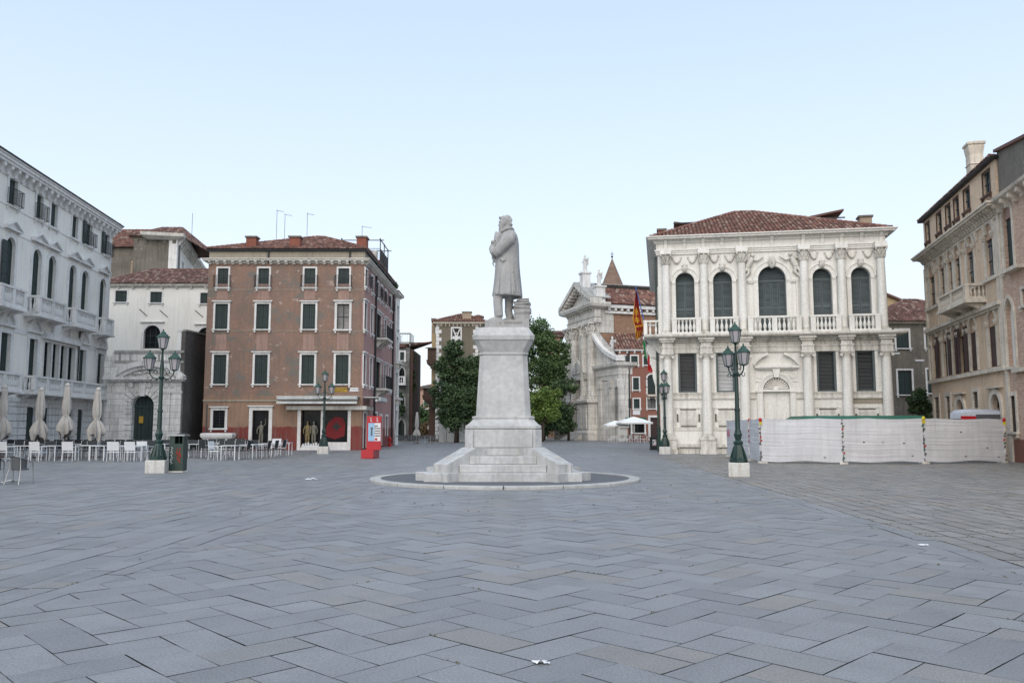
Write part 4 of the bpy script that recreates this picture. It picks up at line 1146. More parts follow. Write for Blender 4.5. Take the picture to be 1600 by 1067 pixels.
while z < hd['z1']-hd['rise']:
    for a, b in ((hd['x0']-.75, hd['x0']-.02), (hd['x1']+.02, hd['x1']+.75)): m.box(a, b, -.10, .02, z+.02, z+.36)
    z += .38
zs = hd['z1']-hd['rise']; cxd = (hd['x0']+hd['x1'])/2
for i in range(11):
    a0, a1 = PI*i/11+.02, PI*(i+1)/11-.02
    m.arch(cxd, zs, hd['rise']+.03, hd['rise']+.85, -.11, .02, a0, a1, 2)
m.box(PU(385), PU(430), -.13, .02, .3, PZ(470)); m.box(PU(440), PU(500), -.12, .02, .3, PZ(470)); m.box(PU(70), PU(140), -.12, .02, .3, PZ(470))
for a, b in ((65, 145), (365, 505)):
    m.box(PU(a), PU(b), -.20, .02, 0, .3); m.box(PU(a), PU(b), -.18, .02, PZ(470), PZ(455)); m.box(PU(a)+.08, PU(b)-.08, -.15, .02, PZ(455), PZ(395))
m.box(PU(150), PU(360), -.06, .02, PZ(455), PZ(395))
m.build('wall', M['portal_stone'], po, fix=False)
c = MB(); c.box(PU(10), PU(525), -.62, .02, PZ(384), PZ(368)); c.box(PU(40), PU(515), -.42, .02, PZ(395), PZ(384))
for i in range(14): xx = PU(40)+(PU(515)-PU(40))*i/13; c.box(xx-.07, xx+.07, -.52, -.40, PZ(393), PZ(384))
ax0, ax1, zz0, zz1 = PU(40), PU(526), PZ(362), PZ(262)
cw, ch_ = (ax1-ax0)/2, zz1-zz0; Rr = (cw*cw+ch_*ch_)/(2*ch_); th = math.asin(min(1, cw/Rr))
c.arch((ax0+ax1)/2, zz1-Rr, Rr-.38, Rr, -.55, .02, PI/2-th, PI/2+th, 22); c.arch((ax0+ax1)/2, zz1-Rr, Rr-.62, Rr-.38, -.32, .02, PI/2-th*.93, PI/2+th*.93, 22)
rr = random.Random(4)
for i in range(34):                                # carved relief in the pediment and over the door
    xx = (ax0+ax1)/2+rr.uniform(-1, 1)*cw*.55; c.ell(xx, -.10, zz0+.18+rr.uniform(0, .75)*(1-abs(xx-(ax0+ax1)/2)/cw), rr.uniform(.08, .22), .14, rr.uniform(.06, .14), 7, 5)
for xx in (PU(175), PU(265), PU(265)-.3, PU(265)+.3, PU(440), PU(400)): c.ell(xx, -.16, PZ(418), .20, .10, .24, 8, 6)
c.prism([(cxd-.16, PZ(480)-.1), (cxd+.16, PZ(480)-.1), (cxd+.26, PZ(410)), (cxd-.26, PZ(410))], -.28, .02)
c.build('pediment', M['stone_rust'], po)
c = MB(); c.box(PU(55), PU(508), -.10, .6, zpt-.18, zpt); c.box(PU(60), PU(505), -.05, .02, PZ(275), PZ(262))
for x in (90, 160, 300, 345, 460): c.box(PU(x)-.06, PU(x)+.06, -.06, .02, PZ(262), zpt-.18)
c.build('parapet', M['stone_dirty'], po)
d = MB(); y = .45
for i in range(6):
    a, b = hd['x0']+(hd['x1']-hd['x0'])*i/6+.015, hd['x0']+(hd['x1']-hd['x0'])*(i+1)/6-.015
    d.cur = random.random(); d.prism([(a, .04), (b, .04)] + [(b+(a-b)*t/3, arcz(hd, b+(a-b)*t/3)) for t in range(4)], y, y+.06)
d.box(hd['x0'], hd['x1'], y-.05, y+.02, zs-.1, zs+.08); d.box(cxd-.05, cxd+.05, y-.045, y+.02, .04, zs-.1)
for i in range(2):
    for zz in (.5, 1.7): d.box(hd['x0']+.15+i*(cxd-hd['x0']), hd['x0']+.15+i*(cxd-hd['x0'])+cxd-hd['x0']-.3, y-.03, y+.02, zz, zz+.06)
do = d.build('door', M['green'], po)
n_ = MB(); n_.box(cxd-.42, cxd-.10, y-.075, y-.055, 1.95, 2.45); n_.build('notice', M['sign_yellow'], do)
s = MB()                                           # scroll at the right end
s.loft([[(PW-.75, .0+k*.55, z_) for z_ in ()] or [(PW-.75, k*.6, zpt), (PW-.30, k*.6, zpt), (PW-.30, k*.6, PZ(70)), (PW-.55, k*.6, PZ(70)), (PW-.57, k*.6, PZ(110)), (PW-.62, k*.6, PZ(150)), (PW-.75, k*.6, PZ(165))] for k in (0, 1)])
s.box(PW-.6, PW-.2, -.05, .65, PZ(70)-.02, PZ(70)+.12); s.build('scroll', M['stone_rust'], po)
# dark brick flank wall running back from the portal
fw = empty('brick_flank_wall', (PX1, 60, 0), 0, 'dark stained brick wall running back from the portal beside the pink building', 'wall')
m = MB(); T_ = PZ(70); m.loft([[(-.3, 0, 0), (.0, 0, 0), (.0, 0, T_), (-.3, 0, T_)], [(-.3, 12, 0), (.0, 12, 0), (.0, 12, T_+.3), (-.3, 12, T_+.3)]]); m.build('wall', M['grey_brick'], fw)
m = MB(); m.loft([[(-.36, -.03, T_), (.06, -.03, T_), (.06, -.03, T_+.12), (-.36, -.03, T_+.12)], [(-.36, 12, T_+.3), (.06, 12, T_+.3), (.06, 12, T_+.42), (-.36, 12, T_+.42)]]); m.build('coping', M['stone_dirty'], fw)
m = MB(); m.box(-.02, .05, 4.5, 5.4, .1, 2.2); m.build('door', M['dark'], fw)
m = MB(); m.tube([(.08, 8, 4.3), (.5, 8, 4.3)], .03, 5); m.box(.4, .7, 7.85, 8.15, 4.15, 4.4); m.build('lamp_bracket', M['sign_white'], fw)

# ---------------------------------------------------------------- white house behind the portal
WY = 72.0
WX0, WX1 = D(150, 600, WY)[0], D(345, 600, WY)[0]
FW = Frame(WX0, WY, WX1, WY); qw = lf(160, 340, 4.85)
WU = lambda x, y=600: FW.uz(*qw(x, y))[0]
WZ = lambda y: FW.z(250, 340+y/4.85)
wh = empty('white_house', (WX0, WY, 0), 0, 'plain white rendered house with a long tiled roof rising behind the stone portal', 'building')
zt = WZ(505)
hq = [H(WU(a), WU(b), WZ(y1), WZ(y0), dep=.2) for a, b, y0, y1 in ((98, 187, 553, 640), (363, 452, 562, 645), (742, 826, 570, 652))]
ha = [H(WU(313, 900), WU(440, 900), WZ(992), WZ(815), 'a', dep=.3), H(WU(722, 900), WU(845, 900), WZ(1000), WZ(832), 'a', dep=.3)]
m = MB(); shell(m, FW.len, 10, zt, hq+ha); m.build('wall', M['white_plaster'], wh, fix=False)
for h in hq: window(wh, h, .10, .03, sillz=.08)
for h in ha: window(wh, h, .22, .05, fill='glass', grid=(3, 3), sill=False, hood='flat', pmat='pane')
c = MB(); cornice(c, 0, FW.len, 0, 10, zt-.3, [(.08, .12), (.30, .10), (.36, .06)]); brackets(c, .3, FW.len-.3, zt-.42, zt-.12, .25, .2, 1.2); c.build('cornice', M['stone_trim'], wh)
hip_roof(wh, -.4, FW.len+.4, -.4, 10.4, zt, WZ(330)-zt+.35, ridge=(2, FW.len-2.4, 6.0), m='tile_dark', pitch=.26)
for x, y in ((310, 720), (465, 728), (733, 728)):
    b = MB(); u_, z_ = FW.uz(*qw(x, y)); b.tube([(u_-.35, -.03, z_+.3), (u_+.35, -.03, z_-.3)], .03, 5); b.build('iron_tie', M['iron'], wh)
# tall grey building further back with its pale side wall
gy = 92.0
GX0, GX1 = D(208, 400, gy)[0], D(276, 400, gy)[0]
GZ = lambda y: D(240, y, gy)[1]
gb = empty('tall_grey_building', (GX1, gy, 0), 0, 'tall building with grey stained front and pale side wall seen above the white house roof', 'building')
Lg = GX1-GX0; zt = GZ(370)
m = MB(); m.box(-Lg, 0, 0, 1.0, 0, zt); m.box(-Lg-7, -Lg, 3.0, 12, 0, zt-.6); m.build('wall', M['grey_plaster'], gb)
sidelen = 34.0; ang = math.atan2(1, -.25)
dx, dy = -(-.245), 1
FS = Frame(GX1, gy, GX1-.245*sidelen, gy+sidelen)
so = MB(); hs = []
for px in (286, 294, 300, 306, 311):
    u_ = FS.u(px, 0, 400)
    for zz in (zt-4.2, zt-8.4): hs.append(H(u_-.6, u_+.6, zz, zz+2.2, dep=.25))
wall(so, 0, FS.len, 0, zt, hs, None); sw = so.build('side_wall', M['white_plaster'], gb, (0, 0, 0), rotz=FS.rot, fix=False, label='pale side wall with rows of windows')
for h in hs: window(gb, h, .15, .04, sill=False, loc=(0, 0, 0), rotz=FS.rot)
c = MB(); c.prof(0, FS.len, 0, 3, [(.05, zt-.4), (.7, zt-.1), (.8, zt+.25), (0, zt+.4)]); brackets(c, .4, FS.len, zt-.9, zt-.15, .55, .3, 1.3); c.build('cornice', M['stone_trim'], gb, rotz=FS.rot)
c = MB(); cornice(c, -Lg, 0, 0, 1, zt-.35, [(.06, .2), (.16, .15)]); brackets(c, -Lg+.3, -.3, zt-.8, zt-.3, .14, .4, .9); c.build('front_cornice', M['grey_plaster'], gb)
q = MB(); q.box(-.9, .04, -.05, .3, 0, zt-.4); q.build('corner_pier', M['stone'], gb)
hip_roof(gb, -Lg-.4, .5, -.4, 12, zt, 2.2, ridge=(-Lg+1, -1.5, 5), m='tile_dark', pitch=.3, course=.5)
hip_roof(gb, -Lg-7.5, -Lg+.2, 2.6, 12.4, zt-.6, 3.0, ridge=(-Lg-6, -Lg-1, 7), m='tile', pitch=.3, course=.5)
for h in (H(-Lg-3.6, -Lg-1.4, zt-6.6, zt-4.7, dep=.1),):
    window(gb, dict(h), .2, .05, loc=(0, 2.9, 0), fill='glass', pmat='pane_curtain', sill=True)
chimney(gb, -Lg-.4, 2.2, zt-8, zt-2.2, 1.2, 1.0, 'chimney_tan')
# ---------------------------------------------------------------- white stone palace with the two orders of columns
ax, ay = D(1033, 700, 52.95)[0], 52.95; bx, by = D(1395, 700, 50.55)[0], 50.55
FO = Frame(ax, ay, bx, by); OW = FO.len; OD = 20.0
qu, ql = lf(1000, 320, 3.902), lf(1000, 520, 3.902)
OU = lambda x, y=400, f=qu, off=0: FO.uz(*f(x, y), off)[0]
OZ = lambda x, y, f=qu, off=0: FO.uz(*f(x, y), off)[1]
pz = empty('stone_palace', (ax, ay, 0), FO.rot, 'white stone palace with two tiers of columns and five arched windows, hipped red roof', 'building')
z_slab = (OZ(95, 790, off=-.5)+OZ(1540, 768, off=-.5))/2          # top of the balcony slab
z_ent0 = (OZ(120, 305)+OZ(1400, 268))/2                              # underside of the upper entablature
z_top = (OZ(85, 203, off=-.6)+OZ(1500, 152, off=-.6))/2
z_low = (OZ(172, 132, ql)+OZ(1505, 100, ql))/2                     # underside of the lower entablature
upc = [160, 390, 622, 1000, 1228, 1470]; loc_ = [172, 408, 640, 1025, 1262, 1505]
cu_ = [OU(a, 550) for a in upc]
arches = [(218, 335, 412), (447, 565, 405), (722, 895, 372), (1055, 1175, 387), (1290, 1412, 378)]
z_a = sum(OZ((a+b)/2, t) for a, b, t in (arches[0], arches[1], arches[3], arches[4]))/4
z_ac = OZ(808, 372)
ha = []
for i, (a, b, t) in enumerate(arches):
    u0, u1 = OU(a, 600), OU(b, 600)
    ha.append(H(u0, u1, z_slab+.02, z_ac if i == 2 else z_a, 'a', dep=.42))
lw = [(232, 348, 130, 370), (463, 582, 125, 365), (1076, 1198, 112, 355), (1314, 1436, 105, 350)]
zl1 = sum(OZ(a, t, ql) for a, b, t, c in lw)/4; zl0 = sum(OZ(a, c, ql) for a, b, t, c in lw)/4
hl = [H(OU(a, 250, ql), OU(b, 250, ql), zl0, zl1, dep=.4) for a, b, t, c in lw]
hn = H(OU(752, 400, ql), OU(915, 400, ql), .1, OZ(832, 272, ql), 'a', dep=.30)
side_w = [H(v-.6, v+.6, z_slab+.6, z_a-.3, 'a', dep=.3) for v in (3.2, 7.2, 11.2, 15.2)] + [H(v-.55, v+.55, zl0, zl1, dep=.3) for v in (3.2, 7.2, 11.2, 15.2)]
m = MB(); shell(m, OW, OD, z_ent0+.1, ha+hl+[hn], side_w, side_w); m.build('wall', M['stone_warm'], pz, fix=False)
slotm = mat('painted_recess_shade', (0.16, 0.15, 0.13), (0.10, 0.095, 0.085))
# ground storey dressings
m = MB()
zb_ = OZ(200, 715, ql); 
edges = [0, OU(712, 500, ql), OU(955, 500, ql), OW]
for a, b in ((0, edges[1]), (edges[2], OW)):
    m.box(a, b, -.16, .02, 0, .35)
    m.box(a, b, -.10, .02, zl0-.42, zl0-.32); m.box(a, b, -.05, .02, zl0-.32, zl0-.06); m.box(a, b, -.09, .02, zl0-.06, zl0)
    n = int((b-a)/.09)
    for i in range(n): m.box(a+i*.09+.02, a+i*.09+.07, -.08, .0, zl0-.16, zl0-.10)
    m.box(a, b, -.045, .02, OZ(250, 592, ql)-.03, OZ(250, 592, ql)+.05)
for a, b, t, c in ((235, 355, 475, 563), (468, 588, 472, 563), (1087, 1205, 462, 540), (1325, 1445, 458, 540)):
    u0, u1 = OU(a, 500, ql), OU(b, 500, ql); z0_, z1_ = OZ(290, 563, ql), OZ(290, 475, ql)
    for g2, pr in ((.16, .03), (0, .0)):
        pass
    m.box(u0-.22, u1+.22, -.03, .01, z0_-.2, z0_-.12); m.box(u0-.22, u1+.22, -.03, .01, z1_+.12, z1_+.2)
    m.box(u0-.22, u0-.14, -.03, .01, z0_-.12, z1_+.12); m.box(u1+.14, u1+.22, -.03, .01, z0_-.12, z1_+.12)
    m.box(u0+.12, u1-.12, -.09, .01, z0_+.05, z1_-.05)
    m.box(u0, u0+.12, -.05, .01, z0_+.25, z1_-.25); m.box(u1-.12, u1, -.05, .01, z0_+.25, z1_-.25)
    m.box((u0+u1)/2-.42, (u0+u1)/2+.42, -.06, .01, z1_-.05, z1_+.03); m.box((u0+u1)/2-.42, (u0+u1)/2+.42, -.06, .01, z0_-.03, z0_+.05)
    m.box(u0-.2, u1+.2, -.30, .02, .42, .62)                            # stone bench ledges
    for xx in (u0-.08, u1+.08): m.box(xx-.12, xx+.12, -.26, .0, .34, .42)
m.build('base_dressing', M['stone_trim'], pz)
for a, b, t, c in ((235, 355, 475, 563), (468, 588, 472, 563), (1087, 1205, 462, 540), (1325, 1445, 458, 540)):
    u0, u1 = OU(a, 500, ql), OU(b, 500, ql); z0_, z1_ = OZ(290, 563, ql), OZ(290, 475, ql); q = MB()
    for s4 in ((u0-.12, u0-.01, z0_+.2, z1_-.2), (u1+.01, u1+.12, z0_+.2, z1_-.2)): q.box(s4[0], s4[1], -.012, .01, s4[2], s4[3])  # thin dark strips paint the shade of recessed slots
    q.box((u0+u1)/2-.5, (u0+u1)/2+.5, -.012, .01, z1_+.035, z1_+.115); q.box((u0+u1)/2-.5, (u0+u1)/2+.5, -.012, .01, z0_-.115, z0_-.035); q.build('slot_shade', slotm, pz)
b_ = MB(); b_.box(hl[3]['x0']-.55, hl[3]['x1']+.55, -.012, .01, OZ(1380, 432, ql), zl0-.44); b_.build('stained_panel', mat('stained_stone', (0.36, 0.32, 0.25), streak=.5), pz)
# lower order
rl = .30
for i, a in enumerate(loc_):
    u = OU(a, 400, ql)
    pd = MB(); zp = OZ(172, 640, ql); pd.box(u-.46, u+.46, -.62, .02, .02, zp-.1); pd.box(u-.52, u+.52, -.68, .02, 0, .3); pd.box(u-.52, u+.52, -.68, .02, zp-.12, zp)
    col = column(pz, u, -.28, zp, z_low, rl, 'ion', ch=.42)
    pd.build('pedestal', M['stone_trim'], col)
for i, a in enumerate(upc):
    column(pz, cu_[i], -.26, z_slab+.02, z_ent0, .265, 'cor', ch=.74)
# lower entablature breaking forward over the columns
m = MB(); t = z_slab-.22
m.box(-.02, OW+.02, -.14, .02, z_low, z_low+.30); m.box(-.04, OW+.04, -.18, .02, z_low+.30, z_low+.40); m.box(-.0, OW, -.10, .02, z_low+.40, t-.28)
m.box(-.06, OW+.06, -.20, .02, t-.28, t-.16); m.box(-.12, OW+.12, -.34, .02, t-.16, t)
for a in loc_:
    u = OU(a, 400, ql)
    m.box(u-.36, u+.36, -.60, .0, z_low, z_low+.295); m.box(u-.40, u+.40, -.64, .0, z_low+.295, z_low+.395); m.box(u-.32, u+.32, -.56, .0, z_low+.395, t-.285)
    m.box(u-.42, u+.42, -.68, .0, t-.285, t-.155); m.box(u-.5, u+.5, -.78, .0, t-.155, t-.002)
n = int(OW/.16)
for i in range(n): m.box(i*.16+.04, i*.16+.12, -.27, -.1, t-.27, t-.17)
m.build('entablature', M['stone_trim'], pz)
m = MB(); m.prof(0, OW, 0, 6, [(-.1, t), (.86, t), (.94, t+.08), (.94, t+.2), (.86, t+.22), (-.1, t+.22)]); m.build('balcony_slab', M['stone_trim'], pz)
# balustrades between the columns
for i, (a, b) in enumerate(((196, 372), (428, 600), (660, 985), (1042, 1228), (1278, 1468))):
    x0, x1 = OU(a, 730, off=-.75), OU(b, 730, off=-.75)
    hh = OZ(300, 688, off=-.75)-z_slab
    ps = [x0+.15, x1-.15] + ([(x0+x1)/2] if i == 2 else [])
    balcony(pz, x0, x1, .28, z_slab, hh, ps, m='stone_warm', slab=0, y0=-.50, per=.26, r=.105, sides=False)
x0 = -.85
balcony(pz, .15, .15+2.4, .95, z_slab, hh, [.3, 1.3, 2.4], m='stone_warm', slab=.2, per=.26, loc=(0, 2.7, 0), rotz=-PI/2, br=[.4, 1.3, 2.2], brh=.9)
# upper storey: arched window surrounds, impost pilasters, swags and masks
for i, h in enumerate(ha):
    big = i == 2; fw_ = .26 if big else .24
    w_ = window(pz, h, fw_, .09, fmat='stone_warm', fill='louvre', smat='greyblue', sill=False, pmat='pane', label='large central arched window' if big else None)
    k = MB(); cx = (h['x0']+h['x1'])/2; t = h['z1']
    k.ell(cx, -.2, t+.22, .17 if not big else .24, .16, .25 if not big else .42, 9, 7); k.ell(cx, -.36, t+.18, .04, .07, .07, 6, 5)
    k.ell(cx-.06, -.32, t+.27, .035, .04, .02, 5, 4); k.ell(cx+.06, -.32, t+.27, .035, .04, .02, 5, 4); k.ell(cx, -.20, t+.40, .2, .14, .12, 8, 5)
    k.build('carved_mask', M['stone_trim'], w_, smooth=60)
    zs = h['z1']-h['rise']; im = MB()
    a0 = cu_[i]+.34; a1 = cu_[i+1]-.34
    for p0, p1 in ((a0, h['x0']-.02), (h['x1']+.02, a1)):
        im.box(p0, p1, -.16, .0, zs-.12, zs-.02); im.box(p0+.03, p1-.01, -.12, .0, zs-.22, zs-.12)
        im.box(p0+.08, p0+.16, -.035, .01, z_slab+.3, zs-.3); im.box(p1-.12, p1-.04, -.105, .01, z_slab+.1, zs-.22)
    im.arch((h['x0']+h['x1'])/2, zs, h['rise']+fw_+.0, h['rise']+fw_+.07, -.14, .0, 0, PI, 16)
    im.build('impost', M['stone_warm'], w_)
    if not big:
        sg = MB()
        for sgn in (-1, 1):
            c0, c1 = (a0+.1, cx-.22) if sgn < 0 else (cx+.22, a1-.1)
            pts = [(c0+(c1-c0)*q/8, -.07, z_ent0-.22-.34*math.sin(PI*q/8)) for q in range(9)]
            sg.tube(pts, [.03, .05, .065, .075, .08, .075, .065, .05, .03], 6)
            sg.ell(c0, -.06, z_ent0-.2, .07, .06, .07, 6, 5); sg.ell(c1, -.06, z_ent0-.2, .07, .06, .07, 6, 5)
        sg.build('swag', M['stone_trim'], w_, smooth=60)
    else:
        for sgn in (-1, 1):                        # reclining winged figures in the spandrels
            f_ = MB(); X = cx+sgn*1.25; Zt = z_ent0-.10
            f_.ell(X-sgn*.1, -.14, Zt-.12, .13, .13, .15, 8, 6)
            f_.tube([(X-sgn*.05, -.12, Zt-.3), (X+sgn*.08, -.14, Zt-.6), (X+sgn*.22, -.12, Zt-.9)], [.15, .19, .17], 8)
            f_.tube([(X+sgn*.2, -.12, Zt-.9), (X+sgn*.12, -.16, Zt-1.25), (X+sgn*.42, -.12, Zt-1.55)], [.14, .12, .07], 7)
            f_.tube([(X+sgn*.25, -.12, Zt-.95), (X+sgn*.45, -.16, Zt-1.2), (X+sgn*.48, -.12, Zt-1.9)], [.13, .11, .05], 7)
            f_.tube([(X-sgn*.1, -.14, Zt-.4), (X-sgn*.4, -.16, Zt-.5), (X-sgn*.75, -.14, Zt-.25)], [.07, .06, .04], 6)
            f_.tube([(X+sgn*.15, -.12, Zt-.4), (X+sgn*.45, -.12, Zt-.35), (X+sgn*.7, -.10, Zt-.55)], [.10, .10, .05], 6)
            f_.build('relief_figure', M['stone_trim'], w_, smooth=60)
# upper entablature
m = MB(); e0 = z_ent0
H_ = z_top-e0
cornice(m, 0, OW, 0, OD, e0, [(.10, .12), (.14, .12), (.20, .08), (.10, H_*.42), (.22, .10), (.30, .10), (.62, H_*.12), (.72, .07)])
zc = e0+.12+.12+.08+H_*.42+.2
top = e0+.12+.12+.08+H_*.42+.2+H_*.12+.07
n = int(OW/.42)
for i in range(n+1): m.box(i*OW/n-.09, i*OW/n+.09, -.56, -.28, zc-.02, zc+.10)
for i in range(int(OD/.42)): m.box(-.56, -.28, i*.42-.09, i*.42+.09, zc-.02, zc+.10)
for u in [OU(v, 230) for v in (155, 268, 383, 498, 612, 800, 990, 1107, 1225, 1345, 1465)]:
    m.loft([[(u-.10, -.08, zc-.75), (u+.10, -.08, zc-.75), (u+.10, -.16, zc-.72), (u-.10, -.16, zc-.72)], [(u-.10, -.08, zc-.2), (u+.10, -.08, zc-.2), (u+.10, -.25, zc-.3), (u-.10, -.25, zc-.3)], [(u-.10, -.08, zc-.04), (u+.10, -.08, zc-.04), (u+.10, -.5, zc-.04), (u-.10, -.5, zc-.04)]])
for u in cu_: m.box(u-.36, u+.36, -.58, .0, e0+.002, e0+.30)
m.build('entablature', M['stone_warm'], pz)
# blind portal in the middle
pm = MB(); cxn = (hn['x0']+hn['x1'])/2; zsn = hn['z1']-hn['rise']
pm.box(hn['x0'], hn['x1'], .22, .27, .1, zsn); pm.box(hn['x0']-.02, hn['x1']+.02, -.10, .24, zsn-.08, zsn+.06)
for q in range(4):
    zz0, zz1 = (.2, zsn/2-.06) if q < 2 else (zsn/2+.04, zsn-.15); xa, xb = (hn['x0']+.06, cxn-.04) if q % 2 == 0 else (cxn+.04, hn['x1']-.06)
    pm.box(xa, xb, .17, .23, zz0, zz1)
sh_ = MB()
for i in range(13):                                # shell niche
    a = PI*(i+.5)/13
    sh_.tube([(cxn, .16, zsn+.12), (cxn+math.cos(a)*hn['rise']*.92, .08, zsn+.06+math.sin(a)*hn['rise']*.9)], [.022, .075], 6)
sh_.build('shell', M['stone_trim'], pz)
pm.ell(cxn, .12, zsn+.12, .16, .1, .14, 8, 5)
pm.prism(outline(hn, 14, .02, zsn), .27, .29)
for k_, (r0, r1, pr) in enumerate(((0, .12, .07), (.12, .22, .11), (.22, .30, .15))): pm.arch(cxn, zsn, hn['rise']+r0, hn['rise']+r1, -pr, .01, 0, PI, 18)
for xa, xb in ((OU(716, 450, ql), hn['x0']-.03), (hn['x1']+.03, OU(952, 450, ql))):
    pm.box(xa, xb, -.10, .01, .35, zsn-.12); pm.box(xa+.08, xb-.06, -.14, .01, .5, zsn-.25); pm.box(xa-.06, xb+.03, -.20, .02, 0, .35); pm.box(xa-.05, xb+.02, -.18, .02, zsn-.12, zsn)
zp_ = OZ(832, 215, ql); u0, u1 = OU(697, 210, ql), OU(966, 210, ql)
pm.box(u0, u1, -.34, .01, zp_, zp_+.13); pm.box(u0+.12, u1-.12, -.18, .01, zp_-.10, zp_)
for s_ in (-1, 1):
    pm.box(cxn+s_*1.12-.16, cxn+s_*1.12+.16, -.05, .01, zp_-.85, zp_-.14); pm.tube([(cxn+s_*1.02, -.02, zp_-.45), (cxn+s_*1.02, -.09, zp_-.45)], .20, 14)
    P = [(cxn+s_*(u1-cxn), zp_+.13), (cxn+s_*(u1-cxn)*.82, zp_+.42), (cxn+s_*(u1-cxn)*.6, zp_+.66), (cxn+s_*(u1-cxn)*.36, zp_+.80)]
    for (p, q_), (r_, t_) in zip(P[:-1], P[1:]): pm.loft([[(p, -.34, q_), (r_, -.34, t_), (r_, -.34, t_+.17), (p, -.34, q_+.17)], [(p, .01, q_), (r_, .01, t_), (r_, .01, t_+.17), (p, .01, q_+.17)]])
pm.prism([(cxn-.13, zsn+hn['rise']), (cxn+.13, zsn+hn['rise']), (cxn+.24, zp_-.02), (cxn-.24, zp_-.02)], -.26, .01)
pm.build('blind_doorway', M['stone_warm'], pz)
for i, h in enumerate(hl):
    w_ = window(pz, h, .16, .06, fmat='stone_warm', fill='none', pmat='pane_curtain' if i == 1 else 'pane', sill=False)
    f = MB(); a, b, c_, d_ = h['x0'], h['x1'], h['z0'], h['z1']
    f.box(a+.01, a+.14, -.02, .3, c_+.02, d_-.02); f.box(b-.14, b-.01, -.02, .3, c_+.02, d_-.02); f.box(a+.14, b-.14, .2, .28, d_-.12, d_-.02); f.box(a+.14, b-.14, .2, .28, c_+.02, c_+.10)
    f.build('shutter', M['greyblue'], w_)
    g_ = MB(); zz = c_+.12
    while zz < d_-.15: g_.cur = random.random(); g_.box(a+.15, b-.15, .25, .262, zz, zz+.035+random.random()*.015); zz += .085
    g_.build('blind', M['white_paint' if i == 1 else 'chrome_dark'], w_, label='white slatted blind' if i == 1 else None)
for T_, lst, lc, rt in ((0, side_w, (OW, 0, 0), PI/2), (1, side_w, (0, OD, 0), -PI/2)):
    for h in lst: window(pz, h, .2, .06, fmat='stone_warm', fill='boards', smat='greyblue', sill=True, loc=lc, rotz=rt)
# roof
ru_ = OU(700, 60)
hip_roof(pz, -.45, OW+.45, -.45, OD+.3, top-.02, (FO.uz(1179, 333, 7.5)[1]-top)+.1, ridge=(ru_-.6, ru_+.6, 7.5), pitch=.25)
dz = top
def dormer(u0, u1, v0, v1, z0, z1, dirn):
    b = MB(); b.box(u0, u1, v0, v1, z0-1, z1); o = b.build('dormer', M['yellow_wall'], pz)
    r_ = MB(); bed = MB()
    za, zb = (z1+.7, z1+.1) if dirn > 0 else (z1+.1, z1+.7)
    P = Vector((u0-.35, v0-.35, z1+.12)); 
    c_ = MB(); c_.loft([[(u0-.4, v0-.4, z1), (u1+.4, v0-.4, z1+(.5 if dirn > 0 else -.5)), (u1+.4, v0-.4, z1+.14+(.5 if dirn > 0 else -.5)), (u0-.4, v0-.4, z1+.14)],
                          [(u0-.4, v1+.4, z1), (u1+.4, v1+.4, z1+(.5 if dirn > 0 else -.5)), (u1+.4, v1+.4, z1+.14+(.5 if dirn > 0 else -.5)), (u0-.4, v1+.4, z1+.14)]]); c_.build('dormer_roof', M['tile_dark'], o)
    f = MB(); f.box(u0-.45, u1+.45, v0-.5, v0-.4, z1-.06, z1+.02); f.build('gutter', M['iron'], o)
v = 5.0
dormer(FO.u(1062, v, 350), FO.u(1106, v, 350), v, v+3, top+.6, FO.uz(1085, 350, v)[1], -1)
v = 9.0
dormer(FO.u(1265, v, 340), FO.u(1308, v, 340), v, v+3, top+1, FO.uz(1290, 343, v)[1], 1)
chimney(pz, FO.u(1034, 2, 365), 2.0, top, FO.uz(1034, 359, 2.0)[1], .5, .6); chimney(pz, FO.u(1351, 3, 345), 3.0, top, FO.uz(1351, 338.5, 3.0)[1], .75, .7, 'chimney_tan')
for u in (-.14,):
    for v_ in (.5,): b = MB(); b.tube([(u, v_, .2), (u, v_, z_ent0)], .07, 7); b.build('downpipe', M['lamp_green'], pz)
# wrought iron scroll brackets and the flags on the left flank
for k_, py in enumerate((547, 563, 593, 606)):
    zz = FO.z(1020, py); b = MB(); pts = [(-.05-.9*q/10, 1.2, zz-.12*math.sin(q*.9)+.25*(q/10)) for q in range(11)]
    b.tube(pts, .03, 6); b.build('scroll_bracket', M['iron'], pz)
cn = MB(); 
for q, (zz, w_) in enumerate(((z_slab-.9, .8), (z_slab-1.7, .62), (z_slab-2.6, .45), (z_slab-3.5, .3))): cn.loft([[(-w_, .6, zz), (-w_*.7, .6, zz-.5), (.02, .6, zz-.7), (.02, .6, zz+.4), (-w_, .6, zz+.4)], [(-w_, 2.4, zz), (-w_*.7, 2.4, zz-.5), (.02, 2.4, zz-.7), (.02, 2.4, zz+.4), (-w_, 2.4, zz+.4)]])
cn.build('corbel', M['stone_warm'], pz)

